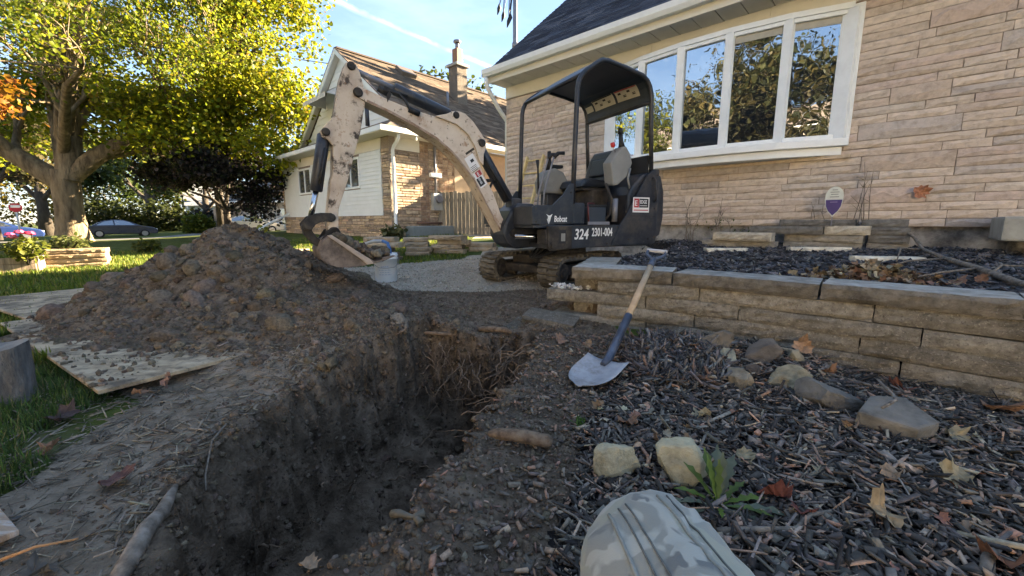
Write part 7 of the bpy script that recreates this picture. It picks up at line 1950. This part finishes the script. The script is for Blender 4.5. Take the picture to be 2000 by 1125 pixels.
# ------------------------------------------------------------------ far houses
def far_house(loc, rz, L, D, hw_, roof_h, wall, roofc, label, wins, garage=None):
    h = empty('far_house', loc, rz, label, 'house', 'houses beyond the side street')
    part('wall', wall, h, (0, L, 0, D, -.5, hw_))
    m = MB(); m.prism([(-.5, hw_), (D / 2, hw_ + roof_h), (D + .5, hw_), (D + .5, hw_ - .08), (D / 2, hw_ + roof_h - .12), (-.5, hw_ - .08)], -.4, L + .4, 'x'); rf2 = m.build('roof', flat('far_roof', roofc, rough=.95, var=.2, scale=2), h)
    m = MB(); m.prism([(.0, hw_ - .07), (D / 2, hw_ + roof_h - .2), (D, hw_ - .07)], .0, .15, 'x'); m.prism([(.0, hw_ - .07), (D / 2, hw_ + roof_h - .2), (D, hw_ - .07)], L - .15, L, 'x'); m.build('gable_wall', M['siding'], h)
    for (x0, x1, z0, z1) in wins:
        w_ = part('window', M['white'], h, (x0 - .08, x1 + .08, -.05, -.003, z0 - .08, z1 + .08)); part('pane', M['pane_dim'], w_, (x0, (x0 + x1) / 2 - .04, -.06, -.051, z0, z1), ((x0 + x1) / 2 + .04, x1, -.06, -.051, z0, z1))
    m = MB(); m.box(-.45, L + .45, -.58, -.50, hw_ - .1, hw_ + .04); m.build('gutter', M['white'], h)
    return h
brick = pmat('far_brick', [(.30, .22, .16), (.42, .33, .25)], scale=3, rough=.95, bump=.3)
brick2 = pmat('far_pale_brick', [(.34, .30, .26), (.46, .42, .37)], scale=3, rough=.95, bump=.3)
fh = far_house((-26.4, 39.0, -.3), R(-12), 13.0, 8, 2.9, 2.2, brick2, (.13, .12, .115), 'low pale brick bungalow half hidden behind the dark purple maple', [(5.6, 7.6, .9, 2.2), (9.6, 10.8, 1.0, 2.2)])
m = MB(); m.tube([(3.6, -.12, 2.8), (3.6, -.12, .55), (4.0, -.2, .3), (5.2, -.4, .05)], .09, 6); m.build('downspout', M['white'], fh)
part('porch_wall', brick, fh, (-.9, .9, -.9, -.004, -.5, 2.3))
bn = part('wheelie_bin', flat('bin_dark', (.02, .022, .028), rough=.5), None, (-.35, .35, -.35, .35, 0, 1.0), b=.05); bn.location = (-25.4, 36.4, hz(-25.4, 36.4)); tag(bn, 'dark refuse bin standing before the pale brick bungalow', 'bin')
m = MB(); m.box(-.38, .38, -.40, .36, 1.003, 1.08, b=.03); m.build('lid', M['black'], bn)
far_house((-45, 58, -.5), R(40), 11, 9, 3.6, 3.6, M['siding'], (.20, .21, .22), 'white far house with grey roof beyond the dark sedan', [(2, 3.4, 1.2, 2.6), (7, 8.4, 1.2, 2.6)])
far_house((-66, 40, -.5), R(-50), 14, 9, 3.2, 3.0, brick, (.10, .08, .07), 'brown brick far house at the left edge behind trees', [(3, 5, 1.0, 2.4), (9, 11, 1.0, 2.4)])
# pale row added behind the viewer to bounce sunlight into the shade (mirrored low in the bow window)
for k, (a0, L, hh, wc, lab) in enumerate(((-27, 14, 7.0, (.74, .69, .60), 'cream two-storey house added for bounce light across the street, far behind the right shoulder of the viewer'), (-11, 13, 7.2, (.72, .64, .53), 'tan two-storey house added for bounce light across the street, straight behind the viewer'),
                                         (4, 14, 7.0, (.76, .73, .66), 'white two-storey house added for bounce light across the street, behind the left shoulder of the viewer'), (20, 13, 7.0, (.68, .58, .46), 'brown two-storey house added for bounce light across the street at the corner'))):
    q = E1 * a0 + E2 * (-20.5)
    far_house((q[0], q[1], -.05), R(137), L, 9, hh, 3.0, flat('bounce_wall_%d' % k, wc, rough=.9, var=.08, scale=2), (.16, .13, .11), lab, [(1.5, 3.0, 1.0, 2.4), (L - 3.2, L - 1.6, 1.0, 2.4), (1.5, 3.0, 3.9, 5.2), (L / 2 - .8, L / 2 + .8, 3.9, 5.2), (L - 3.2, L - 1.6, 3.9, 5.2)])
# overhead wires through the maple
for k, (z0, z1) in enumerate(((8.2, 7.0), (4.6, 4.3))):
    a, b = Vector((-26, 18 + 3 * k, z0 + 3)), Vector((-2.0, 24 + 20 * k, z1 + 1.5))
    pts = []
    for i in range(15): t = i / 14; q = a.lerp(b, t); q.z -= 1.6 * math.sin(math.pi * t) * .5; pts.append(q)
    m = MB(); m.tube(pts, .018, 5); tag(m.build('overhead_wire', M['black']), 'thin overhead wire %s the maple crown' % ('through' if k == 0 else 'low behind'), 'wire')
# chimney-side hills are flat here: nothing else stands between the houses
